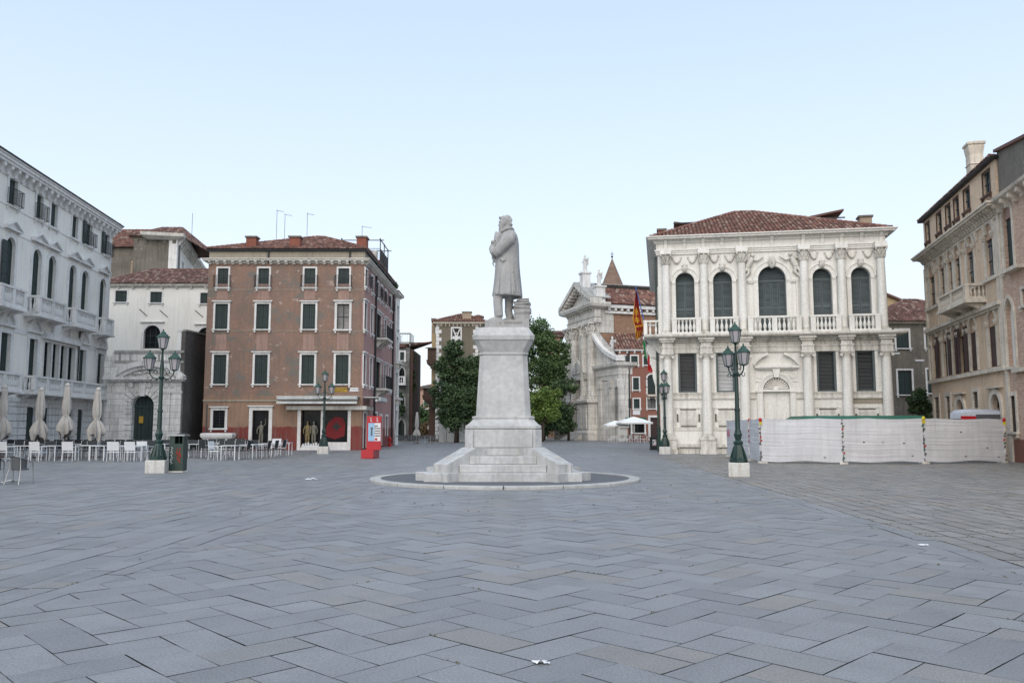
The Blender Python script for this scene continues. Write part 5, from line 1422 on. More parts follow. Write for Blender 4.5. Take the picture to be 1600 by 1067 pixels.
def flag(mb, P, A, B, n=10, m_=8, amp=.12, seed=1):     # hanging cloth from corner P; A along the pole, B downward
    rr = random.Random(seed); P, A, B = Vector(P), Vector(A), Vector(B); g = []
    for j in range(m_+1):
        row = []
        for i in range(n+1):
            s, t = i/n, j/m_
            q = P + A*s*(1-.25*t) + B*t + Vector((0, amp*math.sin(s*7+t*2), 0)) + Vector((amp*.4*math.cos(s*9+t), 0, 0))
            row.append(tuple(q))
        g.append(row)
    return g
def grid_faces(mb, g, cond=lambda s, t: True, off=0.0):
    m_, n = len(g)-1, len(g[0])-1
    for j in range(m_):
        for i in range(n):
            if cond((i+.5)/n, (j+.5)/m_): mb.face([(x, y+off, z) for x, y, z in (g[j][i], g[j][i+1], g[j+1][i+1], g[j+1][i])])
fy = 54.2
def at(px, py, Y): x, z = D(px, py, Y); return Vector((x, Y, z))
p0, p1 = at(1013, 527, fy), at(993.5, 450, fy)
fl = empty('lion_flag', tuple(p0), 0, 'dark red and gold flag hanging from a blue pole beside the stone palace', 'flag')
b = MB(); b.tube([(0, 0, 0), tuple(p1-p0)], .035, 7); b.ell(*(p1-p0), .06, .06, .06, 6, 5); b.build('pole', M['pole_blue'], fl)
A = (p0-p1)*.62; A = Vector((A.x*.9, 0, A.z)); gg = flag(None, p1-p0, (at(1007, 500, fy)-p1), (at(988, 530, fy)-at(996, 462, fy))*.62, 16, 14, .08)
top_, P1 = p1-p0, None
rows = []
L = [(993.5, 455), (990.5, 480), (988.5, 500), (993, 515), (992, 531)]; Rr_ = [(994.5, 455), (999, 480), (1003, 500), (1006, 512), (1001, 527)]
nn = 14
for k_ in range(21):
    t = k_/20*4; i0 = min(3, int(t)); f_ = t-i0
    a = at(L[i0][0]*(1-f_)+L[i0+1][0]*f_, L[i0][1]*(1-f_)+L[i0+1][1]*f_, fy)-p0; c_ = at(Rr_[i0][0]*(1-f_)+Rr_[i0+1][0]*f_, Rr_[i0][1]*(1-f_)+Rr_[i0+1][1]*f_, fy)-p0
    rows.append([tuple(a.lerp(c_, s/nn)+Vector((0, .10*math.sin(s*1.3+k_*.25), 0))) for s in range(nn+1)])
b = MB(); grid_faces(b, rows); b.build('cloth', M['flag_red'], fl, fix=False)
b = MB(); rr = random.Random(8)
blob = lambda s, t: (abs(t-.42) < .17 and abs(s-.45) < .30 and (math.sin(s*19)+math.cos(t*37) > -.35)) or (t > .80 and int(s*14) % 2 == 0) or (.66 < t < .70) or s < .06 or s > .94 and t < .8
grid_faces(b, rows, blob, -.012); b.build('emblem', M['flag_gold'], fl, fix=False)
p0, p1 = at(1018, 552, fy), at(1004, 523, fy)
fl = empty('tricolour_flag', tuple(p0), 0, 'green white and red flag drooping below the larger red flag', 'flag')
b = MB(); b.tube([(0, 0, 0), tuple(p1-p0)], .025, 6); b.build('pole', M['iron'], fl)
for cc, (la, lb, lc, ld), nm in (('flag_green', ((1004, 530), (1007.5, 536), (1011, 562), (1007, 556)), 1), ('flag_white', ((1007.5, 536), (1012, 548), (1016, 572), (1011, 562)), 2), ('flag_bright', ((1012, 548), (1017, 556), (1021.5, 582), (1012, 579)), 3)):
    b = MB(); P = [at(*q, fy)-p0 for q in (la, lb, lc, ld)]
    g2 = [[tuple(P[0].lerp(P[1], i/5).lerp(P[3].lerp(P[2], i/5), j/8)+Vector((0, .05*math.sin(i+j*.8), 0))) for i in range(6)] for j in range(9)]
    grid_faces(b, g2); b.build('cloth', M[cc], fl, fix=False)
# ---------------------------------------------------------------- tan palace and brick building on the right
FT = Frame(26.92, 53.4, 26.92-.2166*36, 53.4-36)
ra, rb2 = lf(1420, 210, 4.4444), lf(1420, 430, 4.4444)
TU = lambda f, x, y, off=0: FT.uz(*f(x, y), off)[0]
TZ = lambda f, x, y, off=0: FT.uz(*f(x, y), off)[1]
tp = empty('tan_palace', (26.92, 53.4, 0), FT.rot, 'tan plastered palace at the right with stone arched windows, balcony and attic windows', 'building')
TWd = TU(ra, 612, 500); TD = 13
zeave = TZ(ra, 60, 612, -.3)-.1
zcor = TZ(ra, 62, 832, -.6)
h_at = [H(TU(ra, a, (t+b)/2), TU(ra, c, (t+b)/2), 0, 1, dep=.16) for a, c, t, b in ((118, 146, 610, 760), (193, 227, 545, 690), (256, 290, 490, 640), (312, 347, 430, 590), (380, 424, 370, 545), (512, 566, 250, 440))]
za0, za1 = TZ(ra, 383, 548), TZ(ra, 383, 392)
for h in h_at: h['z0'], h['z1'] = za0, za1
h_2 = [H(TU(ra, a, 900), TU(ra, c, 900), 0, 1, 'a', dep=.15) for a, c in ((137, 179), (212, 249), (272, 306), (322, 362), (406, 458), (541, 598))]
z21, z20 = TZ(ra, 432, 702), TZ(ra, 425, 1058)
for h in h_2: h['z0'], h['z1'] = z20, z21
h_1 = [H(TU(rb2, a, 500), TU(rb2, c, 500), 0, 1, 'a', dep=.15) for a, c in ((162, 198), (236, 272), (304, 346), (356, 400), (430, 478), (562, 618))]
z11, z10 = TZ(rb2, 454, 292), TZ(rb2, 454, 664)
for h in h_1: h['z0'], h['z1'] = z10, z11
h_g = [H(TU(rb2, a, 900), TU(rb2, c, 900), TZ(rb2, a, b), TZ(rb2, a, t), k, dep=.3) for a, c, t, b, k in ((182, 214, 848, 1040, 'r'), (262, 292, 840, 1040, 'r'), (452, 489, 810, 925, 'r'))]
h_d = [H(TU(rb2, 338, 950), TU(rb2, 392, 950), .1, TZ(rb2, 360, 860), 'a', dep=.3), H(TU(rb2, 582, 950), TU(rb2, 648, 950), .1, TZ(rb2, 612, 822), 'a', dep=.3)]
m = MB(); shell(m, TWd, TD, zeave+.1, h_at+h_2+h_1+h_g+h_d); m.build('wall', M['tan'], tp, fix=False)
for h in h_at: window(tp, h, .07, .02, fmat='wood', fill='glass', pmat='pane_blue', sill=True, grid=(3, 2))
for h in h_2: window(tp, h, .22, .07, fmat='tan_trim', fill='glass', pmat='pane_blue', sill=False, grid=(2, 3))
for i, h in enumerate(h_1): window(tp, h, .20, .07, fmat='tan_trim', recess=.05, fill='boards' if i in (4, 5) else 'glass', smat='brown_shutter', pmat='pane', sill=False, grid=(2, 2), open_leaf=(1,) if i == 0 else (-1, 1) if i in (2, 3) else None)
for o in list(tp.children):
    if o.name.startswith('window'):
        for c in o.children:
            if c.name.startswith('shutter'): c.data.materials.clear(); c.data.materials.append(M['brown_shutter'])
for h in h_2+h_1:                                  # blind arch heads above the rectangular lights
    zs = h['z1']-h['rise']-.12; b = MB(); b.prism(outline(h, 14, -.02, zs), .03, .12); b.box(h['x0'], h['x1'], .0, .1, zs-.12, zs)
    b.build('arch_head', M['arch_head'], tp)
for h in h_g: window(tp, h, .22, .06, fmat='tan_trim', fill='glass', pmat='pane', bars=True)
for i, h in enumerate(h_d): window(tp, h, .26, .10, fmat='tan_trim', fill='glass' if i else 'boards', smat='brown_shutter', pmat='pane', sill=False, hood='flat', grid=(2, 3))
s = MB()
zs1, zs2, zs3 = TZ(rb2, 140, 390), TZ(rb2, 152, 733), TZ(rb2, 132, 242)
s.box(-.05, TWd+.05, -.28, .02, zs1-.14, zs1+.06); s.box(-.03, TWd+.03, -.14, .02, zs1-.26, zs1-.14)
s.box(-.05, TWd+.05, -.20, .02, zs2-.20, zs2); s.box(-.05, TWd+.05, -.16, .02, zs3-.14, zs3+.04)
for h in h_2+h_1:                                  # capitals and slim colonnettes
    zs = h['z1']-h['rise']
    for xx in (h['x0']-.1, h['x1']+.1): s.box(xx-.15, xx+.15, -.18, .02, zs-.10, zs+.06); s.box(xx-.12, xx+.12, -.15, .02, zs-.2, zs-.10)
for u in (.12, TWd-.15): s.box(u-.14, u+.14, -.13, .02, zs2, zcor-.9)
for h in h_2: 
    for xx in (h['x0']-.25, h['x1']+.25): s.box(xx-.05, xx+.05, -.03, .01, zs1+.1, zs3-.16)
s.build('string_course', M['tan_trim'], tp)
m = MB(); z_ = cornice(m, 0, TWd, 0, TD, zcor-.75, [(.08, .15), (.16, .10), (.22, .25), (.62, .12), (.70, .10)])
brackets(m, .1, TWd-.1, zcor-.55, zcor-.22, .50, .17, .42); brackets(m, .4, TWd-.4, zcor-1.25, zcor-.72, .16, .22, 1.25); m.build('cornice', M['tan_trim'], tp)
g_ = MB(); g_.prof(0, TWd, 0, TD, [(.1, zeave+.02), (.26, zeave+.04), (.30, zeave+.13), (.1, zeave+.15)]); g_.build('eaves', M['iron'], tp)
hip_roof(tp, -.25, TWd+.1, -.25, TD+.5, zeave+.15, 1.6, m='tile_dark')
uc = FT.uz(1522, 235, .6)[0]; c_ = MB(); zt_ = FT.uz(1522, 222.5, .6)[1]
c_.prof(uc-.34, uc+.34, .25, .95, [(0, zeave-.3), (0, zt_-1.35), (.06, zt_-1.3), (.0, zt_-1.25), (.0, zt_-.75), (.06, zt_-.35), (.06, zt_-.2)]); c_.prof(uc-.34, uc+.34, .25, .95, [(.12, zt_-.198), (.12, zt_-.08), (.0, zt_)])
c_.build('chimney', M['tan_trim'], tp)
bx0, bx1 = TU(rb2, 203, 200, -1.0), TU(rb2, 395, 200, -1.0)
bz0, bz1 = TZ(rb2, 205, 272, -1.0), TZ(rb2, 203, 155, -1.0)
balcony(tp, bx0, bx1, 1.0, bz0+.18, bz1-bz0-.18, [bx0+.15, (bx0+bx1)/2, bx1-.15], m='tan_trim', br=[bx0+.4, (bx0+bx1)/2, bx1-.4], brh=.45, slab=.22, per=.2, r=.065)
# brick building in line with it, coming towards the camera
FB = FT; BX0 = TWd+.02; BL = 17.0
bb = empty('brick_building', (*FT.wp(BX0, 0), 0), FT.rot, 'pink brick building at the right edge with a pointed niche and tall arched window', 'building')
zbc = TZ(ra, 640, 415, -.5)
b_h = [H(TU(ra, 655, 700)-BX0, TU(ra, 722, 700)-BX0, TZ(ra, 690, 935), TZ(ra, 682, 475), 'a', dep=.35)]
b_n = H(TU(rb2, 678, 400)-BX0, TU(rb2, 742, 400)-BX0, TZ(rb2, 700, 640), TZ(rb2, 705, 150), 'p', dep=.35)
b_s = H(TU(rb2, 786, 150)-BX0, TU(rb2, 786, 150)-BX0+.9, TZ(rb2, 788, 215), TZ(rb2, 788, 98), dep=.2)
b_d = H(TU(rb2, 697, 950)-BX0, TU(rb2, 748, 950)-BX0, TZ(rb2, 700, 1085), TZ(rb2, 700, 838), dep=.25)
extra = [H(6.2, 7.6, b_n['z0'], b_n['z1'], 'p', dep=.35), H(9.4, 10.8, b_n['z0'], b_n['z1'], 'p', dep=.35), H(7.2, 8.6, b_h[0]['z0'], b_h[0]['z1'], 'a', dep=.35), H(7.5, 8.8, b_d['z0'], b_d['z1'], dep=.25)]
m = MB(); shell(m, BL, 12, zbc, b_h+[b_n, b_s, b_d]+extra); m.build('wall', M['brick'], bb, fix=False)
h = b_h[0]; w_ = window(bb, h, .20, .05, fmat='tan_trim', fill='none', pmat='orange_blind' if 'orange_blind' in M else 'pane', sill=True)
lu = MB(); zs = h['z1']-h['rise']-.1; lu.prism(outline(h, 14, -.01, zs), .10, .14); lu.build('blind_head', M['orange_plaster'], w_)
sh = dict(h, z1=zs-.02, k='r', rise=0); leaf_boards(h['x0']+.02, (h['x0']+h['x1'])/2, sh, .18, 3).build('shutter', M['green'], w_); leaf_boards((h['x0']+h['x1'])/2, h['x1']-.02, sh, .18, 3).build('shutter', M['green'], w_)
w_ = window(bb, b_n, .16, .08, fmat='tan_trim', fill='none', pmat='pane', sill=True, label='pointed stone niche', name='niche')
nb = MB(); nb.prism(outline(b_n, 14, .01), .22, .30); nb.build('niche_back', M['white_plaster'], w_)
window(bb, b_s, .12, .04, fmat='tan_trim', fill='boards', smat='greyblue')
window(bb, b_d, .20, .05, fmat='tan_trim', fill='glass', pmat='pane', bars=True)
for h in extra: window(bb, h, .18, .06, fmat='tan_trim', fill='boards' if h['k'] != 'r' else 'glass')
s = MB(); s.prof(0.05, BL, 0, 12, [(.05, zbc-.25), (.45, zbc-.02), (.5, zbc+.12), (.1, zbc+.16)]); brackets(s, .6, BL-.3, zbc-.55, zbc-.12, .42, .22, 1.0); s.box(-.0, .28, -.10, .02, 0, zbc-.3)
sa, sb = TU(ra, 640, 990, -.4)-BX0, TU(ra, 742, 990, -.4)-BX0
s.box(h_2 and sa, sb+.1, -.40, .01, b_h[0]['z0']-.30, b_h[0]['z0']-.13); s.box(sa+.1, sb-.2, -.25, .01, b_n['z0']-.32, b_n['z0']-.13)
s.build('cornice', M['tan_trim'], bb)
hip_roof(bb, -.0, BL+.4, -.4, 12.4, zbc+.14, 1.6, m='tile_dark', sides='r')
# grey gable wall that rises above the brick building's cornice, further back
gw = MB(); z0_, z1_ = TZ(ra, 585, 150, .12), TZ(ra, 800, 36, .12)
u0, u1 = TWd+.05-BX0, TU(ra, 800, 22, .12)-BX0+2
gw.loft([[(u0, .12, zbc-.5), (u1, .12, zbc-.5), (u1, .12, z1_+(z1_-z0_)*.5), (u0, .12, z0_)], [(u0, 9, zbc-.5), (u1, 9, zbc-.5), (u1, 9, z1_+(z1_-z0_)*.5), (u0, 9, z0_)]])
uo = gw.build('upper_wall', M['grey_plaster'], bb)
c_ = MB(); c_.loft([[(u0, -.05, z0_), (u1, -.05, z1_+(z1_-z0_)*.5), (u1, -.05, z1_+(z1_-z0_)*.5+.15), (u0, -.05, z0_+.15)], [(u0, 9, z0_), (u1, 9, z1_+(z1_-z0_)*.5), (u1, 9, z1_+(z1_-z0_)*.5+.15), (u0, 9, z0_+.15)]]); c_.build('verge', M['tile_dark'], uo)

# ---------------------------------------------------------------- dark house and yellow gable in the gap
KY = 66.0
kx0, kx1 = D(1384, 600, KY)[0], D(1540, 600, KY)[0]; FK = Frame(kx0, KY, kx1, KY); KU = lambda px, py: FK.uz(px, py)[0]; KZ = lambda py: FK.z(1420, py)
kh = empty('dark_house', (kx0, KY, 0), 0, 'dark grey stained house with white framed green shutters in the gap beside the stone palace', 'building')
hk = [H(KU(1400, 530), KU(1420, 530), KZ(544), KZ(515.5), dep=.2), H(KU(1446, 530), KU(1466, 530), KZ(544), KZ(514), dep=.2), H(KU(1403, 597), KU(1425, 597), KZ(616.5), KZ(578.5), dep=.2), H(KU(1449, 600), KU(1470, 600), KZ(614), KZ(577), dep=.2)]
zt = KZ(503); m = MB(); shell(m, FK.len, 9, zt, hk); m.build('wall', M['grey_plaster'], kh, fix=False)
for h in hk: window(kh, h, .13, .04, fill='boards', sillz=.08)
b = MB()
for px, py in ((1399, 552), (1437, 563)): b.box(KU(px, py)-.35, KU(px, py)+.35, -.03, .02, KZ(py)-.06, KZ(py)+.06)
b.build('name_plate', M['sign_white'], kh); 
c = MB(); cornice(c, 0, FK.len, 0, 9, zt-.15, [(.2, .08), (.3, .06)]); c.build('cornice', M['tan_trim'], kh)
hip_roof(kh, -.4, FK.len+.4, -.4, 9.4, zt, 2.5, ridge=(KU(1458, 480), FK.len-2.5, 5), m='tile_dark', pitch=.26)
yg = empty('yellow_gabled_house', (D(1378, 600, 74)[0], 74, 0), 0, 'ochre yellow gabled house rising behind the dark grey house', 'building')
x0 = D(1378, 600, 74)[0]; za, zb = D(1385, 464, 74)[1], D(1430, 478, 74)[1]; xa, xb = D(1366, 464, 74)[0]-x0, D(1450, 478, 74)[0]-x0
m = MB(); m.loft([[(xa, 0, 0), (xb, 0, 0), (xb, 0, zb-.7), (xa, 0, za+.6)], [(xa, 9, 0), (xb, 9, 0), (xb, 9, zb-.7), (xa, 9, za+.6)]]); m.build('wall', M['yellow_wall'], yg)
m = MB(); m.loft([[(xa-.1, -.3, za+.6), (xb+.3, -.3, zb-.75), (xb+.3, -.3, zb-.55), (xa-.1, -.3, za+.8)], [(xa-.1, 9, za+.6), (xb+.3, 9, zb-.75), (xb+.3, 9, zb-.55), (xa-.1, 9, za+.8)]]); m.build('roof', M['tile_dark'], yg)
# ---------------------------------------------------------------- trees
def leaves(mb, blobs, n, size, rr, flat=.6):
    tot = sum(b[3]*b[4]*b[5] for b in blobs)**1
    ws = [(b[3]*b[4]*b[5])**.67 for b in blobs]; S = sum(ws)
    for b, w_ in zip(blobs, ws):
        subs = []
        for _ in range(max(6, int(30*w_/S*len(blobs)))):
            a, ph = rr.uniform(0, 2*PI), math.asin(rr.uniform(-1, 1)); q = rr.uniform(.3, 1.05)
            subs.append((b[0]+b[3]*q*math.cos(a)*math.cos(ph), b[1]+b[4]*q*math.sin(a)*math.cos(ph), b[2]+b[5]*q*math.sin(ph), rr.uniform(.25, .62)*min(b[3], b[5]), rr.random()))
        k = int(n*w_/S)
        for i in range(k):
            s = subs[rr.randrange(len(subs))]
            a, ph, q = rr.uniform(0, 2*PI), math.asin(rr.uniform(-1, 1)), rr.random()**.5*s[3]*(1+.35*(rr.random()<.12))
            x, y, z = s[0]+q*math.cos(a)*math.cos(ph), s[1]+q*math.sin(a)*math.cos(ph), s[2]+q*math.sin(ph)*.8
            if z < .02: continue
            l = size*rr.uniform(.6, 1.4); d1 = Vector((rr.gauss(0, 1), rr.gauss(0, 1), rr.gauss(0, flat))).normalized()
            d2 = d1.cross(Vector((rr.gauss(0, 1), rr.gauss(0, 1), rr.gauss(0, 1)))).normalized()*l*.45
            mb.cur = min(1, max(0, s[4]*.7+rr.random()*.3)); p = Vector((x, y, z)); d1 *= l
            mb.face([p-d1*.5, p+d2, p+d1*.5, p-d2])
def tree(name, loc, blobs, n, size, leafm, label, cat='tree', group=None, trunk=.18, seed=1, h0=None):
    rr = random.Random(seed); t = empty(name, loc, 0, label, cat, group)
    tk = MB(); top = max(b[2] for b in blobs); tk.tube([(0, 0, 0), (.08, .03, top*.35), (-.05, 0, top*.7)], [trunk, trunk*.75, trunk*.4], 8)
    for b in blobs: tk.tube([(0, 0, top*.3), ((b[0])*.5, b[1]*.5, (top*.3+b[2])*.55), (b[0], b[1], b[2])], [trunk*.55, trunk*.35, trunk*.12], 5)
    tk.build('trunk', M['bark'], t, smooth=True)
    mb = MB(); leaves(mb, blobs, n, size, rr); mb.build('crown', M[leafm], t, fix=False)
    return t
def blob_px(px, py, rx, ry, Y, org, ryd=None):
    x, z = D(px, py, Y); s = Y/FPX; return (x-org[0], (ryd or 0), z, rx*s, max(rx, ry)*s*.8, ry*s)
def tree_px(name, px, Y, bl, n, size, leafm, label, group=None, seed=1, **k):
    org = (D(px, 650, Y)[0], Y); return tree(name, (org[0], Y, 0), [blob_px(*b, Y, org) for b in bl], n, size, leafm, label, group=group, seed=seed, **k)
TG = 'trees in the garden behind the monument'
tree_px('evergreen_tree', 715, 93, [(700, 575, 19, 28), (712, 553, 14, 24), (735, 580, 24, 30), (755, 590, 24, 34), (725, 610, 30, 28)], 20000, .24, 'leaf_dark', 'dark evergreen tree left of the monument before the house with quoins', TG, 11)
tree_px('evergreen_shrub', 712, 90, [(700, 622, 26, 24), (722, 635, 30, 26), (745, 622, 22, 26), (712, 650, 28, 18), (696, 648, 14, 18), (735, 645, 16, 22), (684, 608, 13, 13), (706, 662, 20, 12)], 15000, .22, 'leaf_dark', 'broad dark shrub spilling over the white garden wall', TG, 12)
tree_px('acacia_tree', 850, 108, [(838, 520, 22, 26), (858, 545, 26, 26), (845, 575, 30, 26), (878, 560, 15, 24), (868, 590, 26, 20), (825, 545, 14, 30)], 21000, .25, 'leaf_mid', 'tall airy green tree right of the monument', TG, 13)
tree_px('spreading_tree', 888, 104, [(878, 606, 20, 16), (893, 604, 11, 10), (868, 640, 25, 28), (848, 652, 26, 22), (880, 655, 12, 16), (830, 640, 14, 30), (862, 664, 30, 16), (890, 660, 10, 18)], 20000, .24, 'leaf_dark', 'dark spreading tree beside the white church front', TG, 14)
tree_px('light_green_shrub', 848, 98, [(845, 622, 20, 17), (858, 645, 20, 16), (838, 650, 12, 14), (866, 620, 12, 12)], 9000, .23, 'leaf_light', 'bright yellow green bushy tree low at the right of the monument', TG, 15)
tree_px('street_tree', 652, 140, [(650, 655, 14, 16), (664, 650, 12, 20), (640, 650, 8, 14)], 5000, .34, 'leaf_mid', 'green tree at the far end of the narrow street', TG, 16)
tree_px('street_shrub', 661, 125, [(659, 672, 9, 10), (668, 668, 7, 9)], 2600, .28, 'leaf_autumn', 'reddish green bush at the far end of the street', TG, 17)
tree_px('park_tree', 770, 125, [(760, 630, 22, 24), (795, 640, 25, 26), (825, 640, 20, 26), (812, 590, 22, 40), (780, 605, 20, 24)], 9000, .3, 'leaf_dark', 'dark tree hidden mostly behind the pedestal of the monument', TG, 18)
tree_px('gap_shrub', 1440, 61, [(1432, 632, 14, 16), (1446, 640, 12, 18), (1438, 615, 10, 10)], 7000, .13, 'leaf_dark', 'dark shrub in the corner by the dark grey house', None, 19)
tree_px('roof_plant', 617, 76, [(617, 447, 4, 7)], 500, .12, 'leaf_mid', 'small bushy plant growing at the roof edge of the shop building', None, 20, trunk=.03)
o = bpy.data.objects['roof_plant']
for c in o.children:
    for v in c.data.vertices: v.co.z -= 12.3
o.location.z = 12.3

# ---------------------------------------------------------------- street behind the shop building
sx = RX1-.03; pb = empty('pale_street_house', (sx-8, 77.6, 0), 0, 'narrow pale rendered house next to the shop building down the street', 'building')
m = MB(); z_ = D(619, 462, 79)[1]; ph = [H(a, a+1.1, zz, zz+2.2, dep=.25) for a in (.9,) for zz in (1.0, 4.6, 8.0, 11.0)]
shell(m, 8, 3.0, z_, [], ph); m.build('wall', M['white_plaster'], pb, fix=False)
for h in ph: window(pb, h, .14, .05, loc=(8, 0, 0), rotz=PI/2)
for zz in (4.4, 7.8):
    b = MB(); b.box(8, 8.5, .6, 2.4, zz-.18, zz); b.box(8, 8.3, .8, 1.0, zz-.6, zz-.18); b.box(8, 8.3, 2.0, 2.2, zz-.6, zz-.18); o = b.build('balcony', M['stone_trim'], pb)
c = MB(); cornice(c, 0, 8, 0, 3.0, z_-.1, [(.15, .1), (.35, .1)]); c.build('cornice', M['stone_trim'], pb); hip_roof(pb, -.3, 8.3, -.3, 3.3, z_+.1, 1.0, ridge=(3, 5, 1.5), m='tile_dark', pitch=.3)
TY = 100.0; tx0, tx1 = D(614, 600, TY)[0], D(639.5, 600, TY)[0]
ts = empty('old_stone_house', (tx0, TY, 0), 0, 'old grey stone house with a pointed arch doorway and a rooftop railing', 'building')
FTW = Frame(tx0, TY, tx1, TY); TUx = lambda px: FTW.u(px); TZx = lambda py: FTW.z(630, py)
hh_ = [H(TUx(623), TUx(633), .1, TZx(655), 'p', dep=.4, rise=.9), H(TUx(623.5), TUx(632), TZx(598), TZx(574), 'p', dep=.3, rise=.7), H(TUx(624), TUx(632), TZx(640), TZx(616), 'p', dep=.3, rise=.7), H(TUx(624.5), TUx(631), TZx(563), TZx(550), dep=.2)]
z_ = TZx(543); m = MB(); shell(m, FTW.len, 9, z_, hh_); m.build('wall', M['old_stone'], ts, fix=False)
window(ts, hh_[0], .2, .06, fmat='stone_dirty', sill=False); window(ts, hh_[1], .16, .06, fmat='stone_dirty', fill='glass'); window(ts, hh_[2], .16, .06, fmat='stone_dirty', fill='glass'); window(ts, hh_[3], .2, .05, fill='boards')
b = MB(); b.box(FTW.len-.01, FTW.len+.35, .3, 9, 0, z_-.2); b.build('flank', M['wood'], ts, label='dark brown flank')
balcony(ts, TUx(622), TUx(634), .7, TZx(600), .9, [TUx(622)+.1, TUx(634)-.1], per=.3)
hip_roof(ts, -.3, FTW.len*.7, -.3, 9.3, z_, 1.1, m='tile', pitch=.3)
iron_rail(TUx(618), TUx(638.5), 1.0, TZx(533), 1.1, ts, back=5, step=.3, name='roof_railing'); b = MB()
for px in (619, 638): b.box(TUx(px)-.06, TUx(px)+.06, 1.0, 1.12, z_, TZx(519))
b.box(TUx(619), TUx(638), .98, 1.12, TZx(521), TZx(519.3)); b.box(TUx(617), TUx(639), 1.0, 5, TZx(536), TZx(534)); b.build('roof_frame', M['stone_dirty'], ts)
tree_px('hanging_ivy', 643, 101.5, [(644, 562, 4, 9), (646, 585, 3, 8), (645, 605, 5, 8)], 1500, .2, 'leaf_dark', 'dark creeper hanging on the flank of the old stone house', None, 22, trunk=.04)
tree_px('balcony_ivy', 628, 98.6, [(626, 625, 5, 12), (629, 640, 4, 10)], 1500, .18, 'leaf_dark', 'creeper growing round the first floor window of the old stone house', None, 23, trunk=.04)
fh = empty('far_pink_house', (D(644, 600, 170)[0], 170, 0), 0, 'low pinkish house closing the view at the far end of the street', 'building')
m = MB(); z_ = D(658, 608, 170)[1]; hs_ = [H(a, a+1.2, zz, zz+1.8, dep=.2) for a in (2.5, 5, 7.5) for zz in (3.5, z_-3.2)]
shell(m, 11, 8, z_, hs_); m.build('wall', M['far_pink'], fh, fix=False); hip_roof(fh, -.4, 11.4, -.4, 8.4, z_, 1.2, pitch=.5, course=.8)
for h in hs_: window(fh, h, .15, .05)

# ---------------------------------------------------------------- house with quoins and wooden oriels
QY = 98.0; qx0, qx1 = D(681, 600, QY)[0], D(753, 600, QY)[0]; FQ = Frame(qx0, QY, qx1, QY); QU = lambda px: FQ.u(px); QZ = lambda py: FQ.z(700, py)
qh = empty('quoined_house', (qx0, QY, 0), 0, 'brownish ochre house with white corner quoins and a carved trefoil window above the dark trees', 'building')
z_ = QZ(503); hw_ = H(QU(706), QU(719), QZ(542), QZ(513), dep=.2); h2_ = H(QU(727), QU(733), QZ(600), QZ(585), dep=.2)
m = MB(); shell(m, FQ.len, 11, z_, [hw_, h2_]); m.build('wall', M['ochre_house'], qh, fix=False)
w_ = window(qh, hw_, .16, .06, fmat='stone', fill='none', sill=True); b = MB(); cx = (hw_['x0']+hw_['x1'])/2; zz = (hw_['z0']+hw_['z1'])/2
b.loft([[(hw_['x0'], .02, hw_['z0']), (hw_['x0']+.14, .02, hw_['z0']), (hw_['x1'], .02, hw_['z1']), (hw_['x1']-.14, .02, hw_['z1'])], [(hw_['x0'], .1, hw_['z0']), (hw_['x0']+.14, .1, hw_['z0']), (hw_['x1'], .1, hw_['z1']), (hw_['x1']-.14, .1, hw_['z1'])]])
b.loft([[(hw_['x1']-.14, .025, hw_['z0']), (hw_['x1'], .025, hw_['z0']), (hw_['x0']+.14, .025, hw_['z1']), (hw_['x0'], .025, hw_['z1'])], [(hw_['x1']-.14, .09, hw_['z0']), (hw_['x1'], .09, hw_['z0']), (hw_['x0']+.14, .09, hw_['z1']), (hw_['x0'], .09, hw_['z1'])]])
for dx_, dz_ in ((0, .42), (0, -.42), (-.28, 0), (.28, 0)): b.arch(cx+dx_, zz+dz_, .10, .20, .03, .08, 0, 2*PI, 12)
b.box(hw_['x0'], hw_['x1'], .028, .085, zz-.06, zz+.06); b.build('tracery', M['stone'], w_)
window(qh, h2_, .14, .05)
b = MB(); b2 = MB(); zz = .3; k = 0
while zz < z_-.3:
    wq = .62 if k % 2 else .34
    b.box(-.03, wq, -.05, .02, zz, zz+.42); b2.box(FQ.len-.45-wq, FQ.len-.45, -.05, .02, zz, zz+.42); zz += .46; k += 1
b.build('quoin', M['stone'], qh); b2.build('quoin', M['stone'], qh)
c = MB(); cornice(c, 0, FQ.len, 0, 11, z_-.35, [(.1, .15), (.4, .2)]); brackets(c, .2, FQ.len-.2, z_-.55, z_-.18, .3, .14, .45); c.build('cornice', M['tan_trim'], qh)
hip_roof(qh, -.5, FQ.len+.5, -.5, 11.5, z_, QZ(483)-z_, ridge=(FQ.len*.45, FQ.len*.6, 5), pitch=.28)
chimney(qh, QU(728), 1.5, z_, QZ(486)+.1, 1.05, .8, 'chimney_tan'); chimney(qh, QU(745), 3.5, z_, QZ(492)+.2, 1.2, 1.0, 'grey_plaster', cap='tile')
chimney(qh, QU(673.5)+0, 2.5, QZ(530), QZ(496)+.2, .45, .45, 'chimney_tan')
b = MB(); b.box(QU(672), -.04, 1.5, 9, 0, QZ(519)); b.build('rear_wing', M['yellow_wall'], qh, label='ochre yellow wing')
